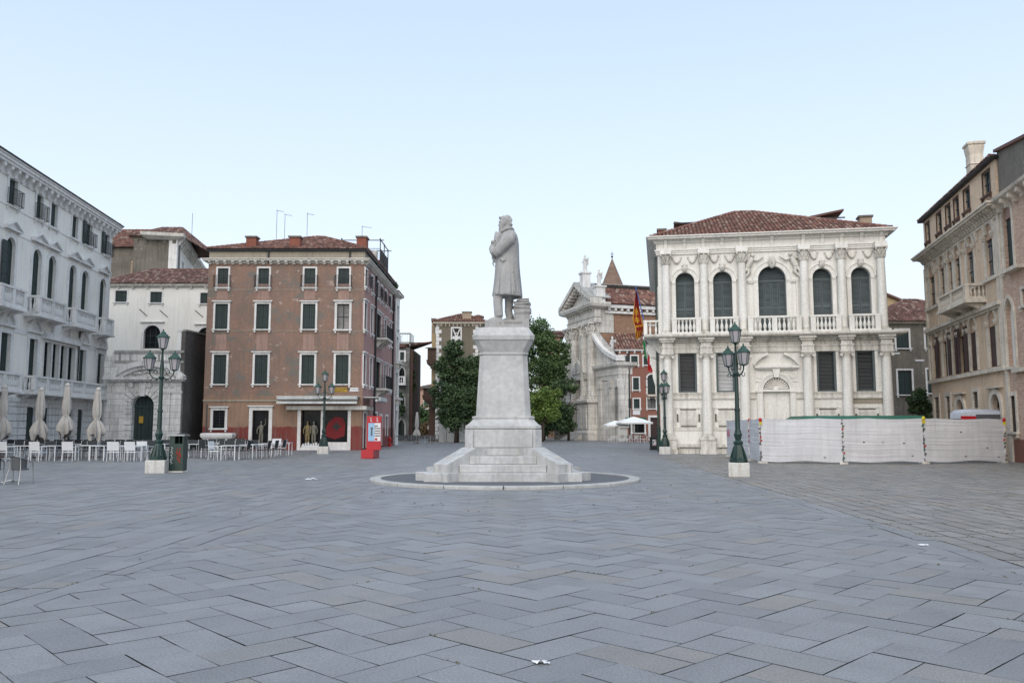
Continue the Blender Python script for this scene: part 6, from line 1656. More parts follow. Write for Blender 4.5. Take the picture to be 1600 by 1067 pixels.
for (a, b_, c_, y0, y1) in (('oriel', 666, 683, 541, 577), ('oriel', 660, 683, 603, 632)):
    o_ = MB(); x0, x1, zt, zb = QU(b_), QU(c_)-.15, QZ(y0), QZ(y1)
    o_.box(x0+.15, x1, -.3, 3.0, zb+1.1, zt-.25)
    o_.loft([[(x0+1.0, .2, zb-.2), (x1, .2, zb-.2), (x1, 2.8, zb-.2), (x0+1.0, 2.8, zb-.2)], [(x0+.1, -.25, zb+.6), (x1, -.25, zb+.6), (x1, 2.9, zb+.6), (x0+.1, 2.9, zb+.6)], [(x0, -.4, zb+1.1), (x1+.01, -.4, zb+1.1), (x1+.01, 3.1, zb+1.1), (x0, 3.1, zb+1.1)]])
    for q in range(5): xx = x0+.2+(x1-x0-.4)*q/4; o_.box(xx-.05, xx+.05, -.36, -.28, zb+1.1, zt-.25)
    oo = o_.build('oriel', M['wood'], qh)
    r_ = MB(); r_.loft([[(x0-.1, -.6, zt-.3), (x1, -.6, zt-.3), (x1, -.6, zt-.2), (x0-.1, -.6, zt-.2)], [(x0-.1, 3.2, zt+.1), (x1, 3.2, zt+.1), (x1, 3.2, zt+.2), (x0-.1, 3.2, zt+.2)]]); r_.build('oriel_roof', M['grey_plaster'], oo)
bt = MB(); bt.box(QU(669), -.1, 1.0, 1.3, 0, QZ(632)); bt.build('timber_screen', M['wood'], qh)
# garden wall with piers, gate and its lantern
gx = D(684, 650, 94)[0]; GU = lambda px: D(px, 650, 94)[0]-gx; GZ_ = lambda py: D(700, py, 94)[1]
gwl = empty('garden_wall', (gx, 94, 0), 0, 'white rendered garden wall with a tall pier under the dark trees', 'wall')
m = MB(); m.box(GU(698), GU(724), 0, .4, 0, GZ_(660)); m.box(GU(724), GU(738), 0, .4, 0, GZ_(668)); m.build('wall', M['white_plaster'], gwl)
m = MB(); m.box(GU(698), GU(724), -.06, .46, GZ_(660), GZ_(658)); m.build('coping', M['stone_dirty'], gwl)
m = MB(); m.prof(GU(686), GU(697.5), -.1, .7, [(0, 0), (0, GZ_(611)), (.08, GZ_(610)), (.12, GZ_(607)), (0, GZ_(606))]); m.build('pier', M['stone'], gwl)
m = MB(); m.prof(GU(738.5), GU(745), -.1, .4, [(0, 0), (0, GZ_(643)), (.06, GZ_(642)), (.06, GZ_(640))]); m.build('pier', M['stone'], gwl)
iron_rail(GU(724), GU(738), .15, GZ_(668), 1.9, gwl, 'gate', step=.16)
m = MB(); m.prof(GU(693), GU(696), -2, -1.7, [(0, 0), (0, 1.1)]); m.build('bollard', M['stone_trim'], gwl)

# ---------------------------------------------------------------- church
FC = Frame(44.4-.315*119, 119, 12.92, 100)
CU = lambda px, py=600, off=0: FC.uz(px, py, off)[0]
CZ = lambda px, py, off=0: FC.uz(px, py, off)[1]
ch = empty('church', (FC.o[0], FC.o[1], 0), FC.rot, 'white stone baroque church front seen at an angle with pediment and brick nave behind', 'church')
n0, n1, a1 = CU(892), CU(932), FC.len
zp0, zap = CZ(934, 472), CZ(905, 452); ze0 = CZ(934, 503); zas = CZ(966, 560); zan = CZ(928, 520)
hdoor = H((n0+n1)/2-1.1, (n0+n1)/2+1.1, 1.2, 7.6, 'a', dep=.6); hl_ = H(CU(949.5), CU(954), CZ(952, 656), CZ(952, 611), 'a', dep=.4)
m = MB(); wall(m, n0, n1, 0, zp0, [hdoor]); wall(m, n1, a1, 0, zas-1.6, [hl_]); wall(m, 0, n0, 0, zas-1.6)
m.face([(n1, 0, zas-1.6), (a1, 0, zas-1.6), (a1, 0, zas), (n1, 0, zan+.5)]); m.face([(0, 0, zas-1.6), (n0, 0, zas-1.6), (n0, 0, zan+.5), (0, 0, zas)])
m.face([(n0, 0, zp0), (n1, 0, zp0), ((n0+n1)/2, 0, zap)])
m.face([(a1, 0, 0), (a1, 3, 0), (a1, 3, zas), (a1, 0, zas)]); m.face([(n1, 0, zan), (n1, 2.5, zan), (n1, 2.5, zp0), (n1, 0, zp0)])
m.build('front_wall', M['church_stone'], ch, fix=False)
m = MB(); Ln = 60
wall(m, .5, Ln, 0, zp0-.3, [], side_right(n1-.1)); m.face([(n0, .5, 0), (n0, .5, zp0), (n0, Ln, zp0), (n0, Ln, 0)]); m.face([(n0, Ln, 0), (n0, Ln, zp0), (n1, Ln, zp0), (n1, Ln, 0)])
m.build('nave_wall', M['church_brick'], ch, fix=False)
m = MB(); wall(m, .5, Ln, 0, zas-1.0, [], side_right(a1-.1)); m.build('aisle_wall', M['church_brick'], ch, fix=False)
c = MB()                                           # giant entablature, pediment, raking cornice
c.prof(n0, n1, 0, .3, [(.1, ze0), (.35, ze0+.02), (.35, ze0+.7), (.5, ze0+.75), (.3, ze0+.8), (.3, ze0+1.9), (.6, zp0-.75), (1.15, zp0-.55), (1.3, zp0-.25), (1.3, zp0), (.1, zp0+.05)])
brackets(c, n0, n1, zp0-1.1, zp0-.5, .9, .3, .95)
mid = (n0+n1)/2
for s_, xe in ((-1, n0-1.3), (1, n1+1.3)):
    c.loft([[(xe, -1.3, zp0), (mid, -1.3, zap+.1), (mid, -1.3, zap+.65), (xe, -1.3, zp0+.5)], [(xe, .3, zp0), (mid, .3, zap+.1), (mid, .3, zap+.65), (xe, .3, zp0+.5)]])
    for q in range(8): t = (q+.5)/8; xx = xe+(mid-xe)*t; zz = zp0+(zap-zp0)*t; c.box(xx-.18, xx+.18, -1.1, -.1, zz-.35, zz+.05)
c.box(n0, n1, -.05, .02, zp0, zp0+.3)
c.build('pediment', M['church_stone'], ch)
r_, bd = MB(), MB()
hip_roof(ch, n0-.6, n1+.6, -.9, Ln, zp0+.1, zap+.75-zp0, ridge=None, m='tile_dark', pitch=.45, course=.8, gable=True) if False else None
def pitched(x0, x1, y0, y1, z0, z1, m_, p, cs):
    mb, bed = MB(), MB(); P = Vector((x1, y0, z0)); Q = Vector((x1, y1, z0)); A = Vector((x0, y0, z1)); U_ = (Q-P).normalized(); V_ = (A-P); L = V_.length; V_.normalize()
    tile_slope(mb, bed, P, U_, V_, (Q-P).length, L, 0, (Q-P).length, p, cs); rf = mb.build('roof', M[m_], ch, smooth=50, fix=False); bed.build('roof_deck', M['roof_bed'], rf, fix=False)
pitched(mid, n1+.7, 1.4, Ln, zp0-.1, zap+.1, 'tile', .42, .7); za2 = zas+1.6; pitched(n1-.1, a1+.4, 1.0, Ln, za2-2.6, za2, 'tile', .42, .7)
ld = MB(); ld.loft([[(mid, -1.25, zap+.66), (n1+1.3, -1.25, zp0+.51), (n1+1.3, -1.25, zp0+.60), (mid, -1.25, zap+.75)], [(mid, 1.6, zap+.66), (n1+1.3, 1.6, zp0+.51), (n1+1.3, 1.6, zp0+.60), (mid, 1.6, zap+.75)]])
ld.loft([[(mid, -1.25, zap+.66), (n0-1.3, -1.25, zp0+.51), (n0-1.3, -1.25, zp0+.60), (mid, -1.25, zap+.75)], [(mid, Ln, zap+.66), (n0-1.3, Ln, zp0+.51), (n0-1.3, Ln, zp0+.60), (mid, Ln, zap+.75)]]); ld.build('lead_roof', M['stone_dirty'], ch)
e = MB(); e.box(n1-.1, n1+.55, 1.2, Ln, zp0-.62, zp0-.2); 
for i in range(60): e.box(n1-.1, n1+.45, 1.6+i*.9, 1.9+i*.9, zp0-.95, zp0-.62)
e.box(n1-.12, n1+.25, 1.2, Ln, zp0-1.3, zp0-1.0); e.build('eaves', M['stone'], ch)
dp = MB(); dp.tube([(n1+.1, 5.2, CZ(940, 500, 5)), (n1+.1, 5.2, zp0-.4)], .12, 6); dp.build('downpipe', M['iron'], ch)
for px in (895, 902, 918, 928.5):                    # giant half columns with capitals
    column(ch, CU(px), -.35, 5.2, ze0, .62, 'cor', m='church_stone', cm='church_stone', ch=1.7, bh=.6)
s = MB()
for a, b in ((n0-.3, n0+3.2), (n1-3.4, n1+.3)): s.box(a, b, -1.3, .02, 1.2, 4.7); s.prof(a, b, -1.3, .02, [(.15, 4.7), (.3, 4.8), (.3, 5.1), (.0, 5.2)]); s.prof(a, b, -1.3, .02, [(.2, 0), (.2, 1.0), (.0, 1.2)])
for a, b in ((n0+.1, n0+1.1), (n0+1.8, n0+2.8), (n1-2.9, n1-1.9), (n1-1.2, n1-.2)): s.box(a, b, -1.42, -1.29, 1.5, 4.5)
for k in range(6): s.box(mid-3.2+.35*k*.3, mid+3.2-.35*k*.3, -2.6+.3*k, .0, .2*k, .2*k+.2)
s.box(-.2, n0, -.25, .02, 0, 1.6); s.box(n1, a1+.1, -.25, .02, 0, 1.6)
zae = CZ(966, 566)
for a, b in ((n1+.3, a1), (0, n0-.3)):
    s.prof(a, b, 0, 1.5, [(.12, zae-2.0), (.12, zae-1.5), (.2, zae-1.45), (.2, zae-.7), (.55, zae-.4), (.6, zae), (.0, zae+.05)])
for u in (a1-.55, a1-2.3, n1+1.3): s.box(u-.42, u+.42, -.2, .02, 1.6, zae-2.0); s.box(u-.5, u+.5, -.3, .02, zae-3.0, zae-2.0)
s.box(a1-.9, a1+.15, -.2, 1.4, 1.6, zae-2.0)
# aedicule over the door
s.box(hdoor['x0']-.9, hdoor['x0']-.2, -.6, .02, 1.2, 7.9); s.box(hdoor['x1']+.2, hdoor['x1']+.9, -.6, .02, 1.2, 7.9); s.box(mid-2.4, mid+2.4, -.8, .02, 7.9, 8.7)
s.prism([(mid-2.5, 8.7), (mid+2.5, 8.7), (mid, 10.5)], -.9, .02)
s.build('front_dressing', M['church_stone'], ch)
d_ = MB(); d_.prism(outline(hdoor), .5, .55); d_.build('door', M['wood'], ch); d_ = MB(); d_.prism(outline(hl_), .3, .33); d_.build('lancet_window', M['pane'], ch)
# sloping volute copings over the aisles
for (xa, za_, xb, zb_) in ((n1-1.0, zan+.6, a1+.3, zas+.1), (n0+.5, zan+.6, -.3, zas+.1)):
    P = []; s = MB()
    for q in range(9): t = q/8; P.append((xa+(xb-xa)*t, za_+(zb_-za_)*(t**.8)-.5*math.sin(PI*t)))
    for (p, q_), (r2, t2) in zip(P[:-1], P[1:]): s.loft([[(p, -.55, q_-.4), (r2, -.55, t2-.4), (r2, -.55, t2+.1), (p, -.55, q_+.1)], [(p, .6, q_-.4), (r2, .6, t2-.4), (r2, .6, t2+.1), (p, .6, q_+.1)]])
    s.build('volute_coping', M['stone'], ch)
def draped(name, parent, loc, hgt, seed, wings=False):
    rr = random.Random(seed); b = MB(); s = hgt/1.8
    rings = []
    for k, (z, r, dx) in enumerate(((0, .30, 0), (.3, .27, .0), (.7, .24, .03), (1.0, .22, .02), (1.25, .24, -.02), (1.42, .22, -.02), (1.5, .09, 0), (1.56, .07, 0))):
        rings.append([((dx+r*(1+.14*math.sin(5*a+z*3+seed))*math.cos(a))*s, r*.75*(1+.12*math.sin(4*a+seed))*math.sin(a)*s, z*s) for a in [2*PI*i/14 for i in range(14)]])
    b.loft(rings); b.ell(0, 0, 1.68*s, .11*s, .12*s, .15*s, 9, 7)
    b.tube([(-.22*s, 0, 1.38*s), (-.34*s, -.1*s, 1.05*s), (-.12*s, -.25*s, 1.0*s)], [.08*s, .07*s, .05*s], 7); b.tube([(.22*s, 0, 1.38*s), (.36*s, -.05*s, 1.2*s), (.30*s, -.2*s, 1.5*s)], [.08*s, .07*s, .04*s], 7)
    if wings:
        for q in (-1, 1): b.loft([[(q*.1*s, .15*s, 1.4*s), (q*.4*s, .2*s, 1.5*s), (q*.42*s, .2*s, .8*s), (q*.15*s, .18*s, .7*s)], [(q*.1*s, .2*s, 1.4*s), (q*.4*s, .25*s, 1.5*s), (q*.42*s, .25*s, .8*s), (q*.15*s, .23*s, .7*s)]])
    return b.build(name, M['stone'], parent, loc, smooth=60)
def stone_on(px, pyb, pyt, off, plw, seed, label, plh=None):
    u, zb = FC.uz(px, pyb, off); zt = FC.uz(px, pyt, off)[1]
    pl = MB(); hgt = (zt-zb)
    base = zb-(plh or 1.6); pl.prof(u-plw, u+plw, off-plw, off+plw, [(.12, base), (.12, base+.2), (0, base+.25), (0, zb-.3), (.15, zb-.2), (.15, zb)])
    p_ = pl.build('statue_plinth', M['stone'], ch); draped('statue', p_, (u, off, zb), hgt, seed, True)
stone_on(914, 426, 398, -.2, .55, 3, '', 2.6); stone_on(936, 447, 421, .3, .6, 5, '', 2.4); stone_on(957, 553, 526, .4, .35, 8, '', 1.2)
# campanile spire behind the nave
cy_ = 138; cx_ = D(957, 450, cy_)[0]; zb, zt = D(957, 450, cy_)[1], D(957, 404, cy_)[1]; wc = (D(973, 450, cy_)[0]-D(942, 450, cy_)[0])/2
ct_ = empty('bell_tower', (cx_, cy_, 0), R(20), 'brick bell tower with a steep conical spire and cross rising behind the church', 'tower')
b = MB(); b.box(-wc*.9, wc*.9, -wc*.9, wc*.9, 0, zb-2.0); b.prof(-wc*.9, wc*.9, -wc*.9, wc*.9, [(.2, zb-2), (.35, zb-1.6), (0, zb-1.5)]); b.build('shaft', M['church_brick'], ct_)
b = MB(); b.lathe([(wc*1.36, zb-1.5), (wc*1.3, zb-.5), (.05, zt)], n=12); b.build('spire', mat('spire_brick', (0.30, 0.20, 0.15), (0.24, 0.165, 0.125), brick=dict(w=.4, h=.2, m=.03, v=.7)), ct_)
b = MB(); b.tube([(0, 0, zt-.2), (0, 0, zt+1.2)], .045, 5); b.box(-.3, .3, -.04, .04, zt+.7, zt+.78); b.ell(0, 0, zt+.3, .2, .2, .2, 7, 5); b.build('cross', M['iron'], ct_)
# red house against the church
EY = 100.3; ex0, ex1 = D(965, 600, EY)[0]+.1, D(1050, 600, EY)[0]; FE = Frame(ex0, EY, ex1, EY); EU = lambda px: FE.u(px, py=600); EZ = lambda py: FE.z(1000, py)
eh = empty('red_house', (ex0, EY, 0), 0, 'brick red rendered house beside the church with green shutters and a bar below', 'building')
z_ = EZ(547)
spec = [(968.5, 977.6, 570, 556, 'o'), (986.5, 997, 570, 556, 'c'), (1006, 1015, 570, 556, 'c'), (968.5, 977.6, 609, 590, 'c'), (989, 998.4, 609, 590, 'c'), (968.5, 980, 638, 623, 'o'), (989.6, 999, 638, 623, 'c'), (1011, 1024, 638, 622, 'g')]
hh_ = [(H(EU(a), EU(b), EZ(c_), EZ(d_), dep=.2), f) for a, b, c_, d_, f in spec]
harch = H(EU(1011.5), EU(1024), EZ(616), EZ(585), 'a', dep=.25); hdo = H(EU(1015), EU(1026), .1, EZ(652), dep=.3); hbar = H(EU(986), EU(1006), 1.0, EZ(661), dep=.3); hbd = H(EU(971), EU(977), .1, EZ(662), dep=.3)
m = MB(); shell(m, FE.len, 7, z_, [h for h, _ in hh_]+[harch, hdo, hbar, hbd]); m.build('wall', M['red_house'], eh, fix=False)
for h, f in hh_: window(eh, h, .14, .05, fill='boards' if f == 'c' else 'glass', pmat='pane_curtain' if f == 'g' else 'pane', open_leaf=(1,) if f == 'o' else None)
window(eh, harch, .16, .05, sill=False); window(eh, hdo, .25, .06, smat='brown_shutter', sill=False); window(eh, hbar, .15, .05, fill='glass', pmat='pane'); window(eh, hbd, .12, .04, smat='brown_shutter', sill=False)
b = MB(); b.box(EU(1010), EU(1026), -.8, .02, harch['z0']-.25, harch['z0']-.05); b.box(EU(1012), EU(1013.5), -.6, .02, harch['z0']-.6, harch['z0']-.25); b.box(EU(1022), EU(1023.5), -.6, .02, harch['z0']-.6, harch['z0']-.25); b.build('balcony', M['tan_trim'], eh)
b = MB(); b.box(EU(988), EU(999.5), -.05, .02, EZ(648), EZ(640)); b.build('white_panel', M['sign_white'], eh)
b = MB(); b.box(EU(967), EU(1008), -.25, .02, EZ(658), EZ(652)); b.build('shop_awning', M['mask_tarp'], eh)
pipe(eh, EU(983), -.1, .3, z_, .09)
b = MB(); c = cornice(b, 0, FE.len, 0, 7, z_-.15, [(.15, .1), (.35, .12)]); brackets(b, .2, FE.len, z_-.4, z_-.05, .28, .2, .8); b.build('cornice', M['stone'], eh)
hip_roof(eh, -.3, FE.len+.3, -.3, 9.0, z_+.05, D(1000, 522, EY+6)[1]-z_, ridge=(.2, FE.len-.2, 6), pitch=.36, course=.6, sides='f', caps=False)
b = MB(); b.box(EU(1003), EU(1008), 3.0, 4.2, z_+.5, EZ(533)+1.1); b.build('chimney', M['chimney_tan'], eh); b = MB(); b.box(EU(976), EU(984), 2.2, 3.2, EZ(538), EZ(536)); b.build('skylight', M['grey_dark'], eh)
# house behind the trees
hb_ = empty('house_behind_trees', (D(846, 600, 128)[0], 128, 0), 0, 'pale house whose brown roof corner shows above the trees right of the monument', 'building')
wl_ = D(876, 600, 128)[0]-D(846, 600, 128)[0]; z_ = D(870, 527, 128)[1]; m = MB(); m.box(0, wl_, 0, 10, 0, z_); m.build('wall', M['far_pink'], hb_); hip_roof(hb_, -.4, wl_+.5, -.4, 10.4, z_, 1.6, m='tile_dark', pitch=.4, course=.7)
# low wall right of the trees
lw_ = empty('low_stone_wall', (D(866, 650, 112)[0], 112, 0), 0, 'low grey stone wall below the dark spreading tree', 'wall')
m = MB(); m.box(0, 1.9, 0, .4, 0, 1.5); m.build('wall', M['old_stone'], lw_); m = MB(); m.box(-.05, 1.95, -.05, .45, 1.5, 1.62); m.build('coping', M['stone_dirty'], lw_)
# ---------------------------------------------------------------- the monument
MX, MY = -.27, 27.0
def mz(py, dep): return D(787, py, dep)[1]
mo = empty('monument', (MX, MY, 0), 0, 'white marble monument of a bearded man in a long coat on a tall stepped pedestal', 'monument')
def octo(h, c, z): return [(-h+c, -h, z), (h-c, -h, z), (h, -h+c, z), (h, h-c, z), (h-c, h, z), (-h+c, h, z), (-h, h-c, z), (-h, -h+c, z)]
z1, z2, z3 = mz(739, 24.75), mz(726, 25.05), mz(712.5, 25.4)
for i, (hf, za, zb) in enumerate(((2.32, 0, z1), (2.02, z1, z2), (1.72, z2, z3))):
    m = MB()
    for k in range(4):                              # steps on the front and the back, each a slab with a worn nose
        pass
    m.loft([[(-hf, -hf, za-.0), (hf, -hf, za), (hf, hf, za), (-hf, hf, za)], [(-hf, -hf, zb-.02), (hf, -hf, zb-.02), (hf, hf, zb-.02), (-hf, hf, zb-.02)], [(-hf+.015, -hf+.015, zb), (hf-.015, -hf+.015, zb), (hf-.015, hf-.015, zb), (-hf+.015, hf-.015, zb)]])
    m.build('step', M['marble'], mo)
def diag(w0, w1, sgx, sgy, prof):                   # block along a diagonal; w0 inner, w1 outer offsets across it
    ux, uy = sgx*.7071, sgy*.7071; vx, vy = sgx*.7071, -sgy*.7071   # v points to the side
    m = MB(); A = [(ux*r+vx*w0, uy*r+vy*w0, z) for r, z in prof]; B = [(ux*r+vx*w1, uy*r+vy*w1, z) for r, z in prof]
    m.loft([A, B]); return m
jm = mat('joint_and_painted_shade', (0.10, 0.098, 0.09), (0.17, 0.165, 0.15), big=6)
zc0 = mz(700, 25.6)
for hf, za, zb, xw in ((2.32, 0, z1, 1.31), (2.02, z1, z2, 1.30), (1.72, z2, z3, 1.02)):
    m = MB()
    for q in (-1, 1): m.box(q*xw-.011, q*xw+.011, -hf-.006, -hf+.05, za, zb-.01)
    m.box(-xw, xw, -hf-.005, -hf+.05, za, za+.014 if za else .01); m.build('joint', jm, mo)  # strip at the riser foot paints an undercut shadow; uprights are joints
m = MB(); m.box(-.86, .86, -1.203, -1.15, z3, z3+.014); m.box(-.9, .9, -1.202, -1.15, z3+.245, z3+.257)  # lower strip is painted undercut shade, upper one a block joint
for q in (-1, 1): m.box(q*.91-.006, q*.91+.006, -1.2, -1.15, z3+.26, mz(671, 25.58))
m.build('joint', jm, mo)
for sgx in (-1, 1):
    for sgy in (-1, 1):
        m = diag(-.735, .735, sgx, sgy, [(.5, -.01), (3.0, -.01), (3.0, z1-.012), (2.98, z1+.004), (.5, z1+.004)]); o = m.build('corner_block', M['marble'], mo)
        m = diag(-.50, .14, sgx, sgy, [(.6, z1), (2.81, z1), (2.81, z2+.015), (2.77, z2+.03), (1.66, zc0+.01), (.6, zc0+.01)]); m.build('sloping_cheek', M['marble'], o)
m = MB(); zA = mz(670.5, 25.58); m.loft([octo(1.19, .20, z3-.3), octo(1.19, .20, zA)])
m.build('pedestal_base', M['marble'], mo)
m = MB(); zt1, zb1 = mz(663.5, 25.6), mz(650, 25.85)
m.loft([octo(h, c, z) for h, c, z in ((1.12, .16, zA), (1.18, .17, zA+.03), (1.18, .17, zt1-.03), (1.12, .17, zt1), (1.06, .17, zt1+.05), (.985, .17, zt1+.13), (.955, .17, zb1-.08), (.98, .17, zb1-.06), (.98, .17, zb1-.01), (.90, .17, zb1+.01))])
m.build('base_moulding', M['marble'], mo)
zn = mz(553, 26.0); m = MB(); m.loft([octo(.865, .17, zb1), octo(.755, .15, zn)]); m.build('shaft', M['marble'], mo)
zs0, zs1, zp, zf = mz(530, 25.8), mz(522, 25.75), mz(509, 26.0), mz(498, 26.1)
m = MB(); m.loft([octo(h, c, z) for h, c, z in ((.72, .15, zn), (.79, .15, zn+.01), (.79, .15, zn+.06), (.75, .15, zn+.08), (.80, .15, zn+.18), (.90, .15, zs0-.06), (.93, .15, zs0), (.97, .15, zs0+.02), (.99, .15, zs1), (.97, .15, zs1+.02), (.80, .14, zp-.02), (.6, .12, zp))])
m.build('cornice', M['marble'], mo)
m = MB(); m.loft([[(-.60, -.60, zp-.05), (.82, -.60, zp-.05), (.82, .60, zp-.05), (-.60, .60, zp-.05)], [(-.60, -.60, zf), (.82, -.60, zf), (.82, .60, zf), (-.60, .60, zf)]]); pl = m.build('statue_plinth', M['statue'], mo)
text_part('inscription', 'N. TOMMASEO', .11, M['grey_plaster'], pl, (.22, -.602, (zp+zf)/2+.02), ext=.003)
# kerb ring and tarmac apron
mr = MB(); mr.lathe([(MR-.32, -.02), (MR-.32, .075), (MR-.28, .09), (MR-.02, .09), (MR, .07), (MR, -.02)], MCX-MX, MCY-MY+.1, n=96)
mr2 = MB(); n = 96; R1_, R0_ = MR, MR-.33
for i in range(n):
    a, b = 2*PI*i/n+.002, 2*PI*(i+1)/n-(.006 if i % 6 == 5 else -.002); mr2.cur = random.Random(i//6).random()
    ox, oy = MCX, MCY+.1
    P = lambda r, t, z: (ox+r*math.cos(t), oy+r*math.sin(t), z)
    mr2.add([P(R0_,a,-.01), P(R1_,a,-.01), P(R1_,b,-.01), P(R0_,b,-.01), P(R0_,a,.088), P(R1_-.02,a,.088), P(R1_-.02,b,.088), P(R0_,b,.088), P(R1_,a,.068), P(R1_,b,.068)], [(4,5,6,7), (5,8,9,6), (8,1,2,9), (0,4,7,3), (0,1,8,5,4), (3,7,6,9,2)])
tag(mr2.build('kerb', M['kerb'], smooth=30), kind='structure')
ap = MB(); ap.loft([[(MCX+(MR-.31)*math.cos(2*PI*i/64), MCY+.1+(MR-.31)*math.sin(2*PI*i/64), z) for i in range(64)] for z in (-.02, .062)]); tag(ap.build('apron', M['trachyte_dark']), kind='structure')

# the figure: one continuous surface; he faces -x
K = .00382
def P(X, Y, y=0.0): return ((X-290)*K, y, (945-Y)*K)
f = MB()
def ringat(Y, xa, xb, ry, fold=0.0, tilt=0.0, n=40, ph=0.0):
    cx = ((xa+xb)/2-290)*K; rx = (xb-xa)/2*K; out = []
    for i in range(n):
        a = 2*PI*i/n; c_, s_ = math.cos(a), math.sin(a)
        k = 1+fold*(math.sin(a*7+ph)+.6*math.sin(a*11+1.3+ph*2))
        e = .86
        x = cx+rx*k*math.copysign(abs(c_)**e, c_); y = ry*k*math.copysign(abs(s_)**e, s_)
        out.append((x, y, (945-Y)*K + tilt*(x-cx)))
    return out
f.loft([ringat(741, 190, 437, .50, .035, -.05), ringat(728, 187, 438, .51, .035, -.05), ringat(680, 192, 433, .49, .028, 0, ph=.15), ringat(620, 198, 427, .47, .02, 0, ph=.3), ringat(560, 204, 421, .45, .012, ph=.5), ringat(500, 209, 416, .43, .008), ringat(440, 212, 413, .42, .005),
        ringat(380, 217, 412, .43), ringat(320, 228, 410, .455), ringat(280, 242, 405, .47), ringat(250, 255, 397, .44), ringat(228, 266, 386, .34), ringat(210, 274, 372, .25), ringat(195, 280, 358, .18)])
f.lathe([(.15, 0), (.14, .2)], *P(312, 215)[:2], P(0, 215)[2], n=12)                          # neck
hx, hy, hz = P(292, 142)
f.ell(hx+.01, 0, hz+.005, .185, .16, .215, 16, 12); f.ell(hx-.10, 0, hz-.06, .095, .105, .145, 12, 9)          # skull and face
f.loft([[(hx-.16, -.022, hz+.03), (hx-.16, .022, hz+.03), (hx-.12, .03, hz+.03), (hx-.12, -.03, hz+.03)], [(hx-.228, -.026, hz-.085), (hx-.228, .026, hz-.085), (hx-.12, .05, hz-.10), (hx-.12, -.05, hz-.10)], [(hx-.19, -.02, hz-.11), (hx-.19, .02, hz-.11), (hx-.12, .04, hz-.12), (hx-.12, -.04, hz-.12)]])   # nose
f.tube([(hx-.165, -.09, hz+.035), (hx-.192, -.03, hz+.04), (hx-.192, .03, hz+.04), (hx-.165, .09, hz+.035)], .022, 6)   # brow
for q in (-1, 1): f.ell(hx-.165, q*.055, hz+.0, .016, .022, .014, 6, 5); f.ell(hx+.01, q*.155, hz-.01, .035, .02, .05, 8, 6)
rr = random.Random(12)
for i in range(64):                                 # wavy hair
    a = rr.uniform(-2.5, 2.5); ph = rr.uniform(-.45, 1.35)
    x, y, z = hx+.035+.185*math.cos(a)*math.cos(ph), .17*math.sin(a)*math.cos(ph), hz+.015+.212*math.sin(ph)
    if x < hx-.08 and z < hz+.12: continue
    f.ell(x, y, z, rr.uniform(.03, .055), rr.uniform(.028, .045), rr.uniform(.025, .05), 7, 5)
for i in range(30): f.ell(hx+.02+rr.uniform(-.02, .18), rr.uniform(-.13, .13), hz-rr.uniform(.02, .17), .045, .045, .05, 7, 5)
for i in range(7): f.ell(hx-.13-.035*rr.random(), rr.uniform(-.1, .1), hz+.13+rr.uniform(0, .05), .045, .04, .03, 7, 5)
for i in range(34):                                 # beard
    t = rr.random(); x, y, z = hx-.15-.02*t+.05*rr.random(), rr.uniform(-.09, .09)*(1-.6*t), hz-.12-.20*t
    f.ell(x, y, z, .035, .03, .05, 6, 5)
f.ell(hx-.13, 0, hz-.20, .08, .08, .13, 10, 8)
# collar and lapels
f.tube([P(252, 232, -.30), P(300, 208, -.34), P(345, 196, -.26), P(362, 200, 0), P(345, 196, .26), P(300, 208, .34), P(252, 232, .30)], [.03, .04, .045, .05, .045, .04, .03], 8)
f.tube([P(330, 192, -.22), P(290, 215, -.24), P(245, 262, -.18), P(222, 330, -.12)], [.05, .055, .06, .04], 8)
f.tube([P(330, 192, .22), P(290, 215, .24), P(245, 262, .18), P(222, 330, .12)], [.05, .055, .06, .04], 8)
f.tube([P(272, 205, 0), P(246, 245, 0), P(222, 285, 0), P(205, 330, 0)], [.09, .10, .10, .09], 10)
f.tube([P(262, 215, -.06), P(238, 250, -.10), P(214, 296, -.10)], [.04, .06, .05], 8)
# near arm across the body, far hand at the chin
f.tube([P(352, 262, -.40), P(330, 300, -.47), P(285, 345, -.47), P(240, 388, -.40), P(214, 408, -.32)], [.17, .19, .185, .175, .15], 12)
f.tube([P(214, 405, -.33), P(196, 385, -.22), P(185, 355, -.08), P(187, 335, .04)], [.145, .125, .11, .10], 12)
f.tube([P(352, 262, .40), P(300, 340, .46), P(235, 395, .36), P(212, 420, .24)], [.17, .18, .17, .14], 12)
f.tube([P(212, 420, .22), P(203, 365, .10), P(207, 310, .0), P(222, 262, -.03)], [.13, .11, .095, .065], 12)
f.ell(*P(218, 262, -.03), .07, .055, .085, 10, 8)
for i in range(4): f.tube([P(214, 268-6*i, -.08+.032*i), P(206, 255-8*i, -.09+.032*i), P(216, 240-9*i, -.08+.032*i), P(228, 236-8*i, -.06+.03*i)], [.022, .021, .018, .014], 6)
f.tube([P(222, 262, .02), P(234, 242, .05), P(240, 226, .04)], [.024, .022, .016], 6)
f.ell(*P(190, 300, -.06), .06, .07, .055, 10, 7)
for i in range(4): f.tube([P(192, 302, -.10+.03*i), P(178, 292+5*i, -.12+.03*i), P(176, 306+6*i, -.11+.03*i)], [.021, .019, .015], 6)
f.ell(*P(200, 448, -.10), .055, .06, .085, 10, 8)      # the hand that hangs below the sleeve
f.tube([P(206, 425, -.08), P(200, 446, -.10)], [.075, .06], 8)
for i in range(4): f.tube([P(197, 456, -.14+.028*i), P(193-2*i, 474+i, -.15+.028*i), P(196-2*i, 490-3*i, -.13+.028*i), P(203-2*i, 502-5*i, -.11+.028*i)], [.022, .020, .017, .013], 6)
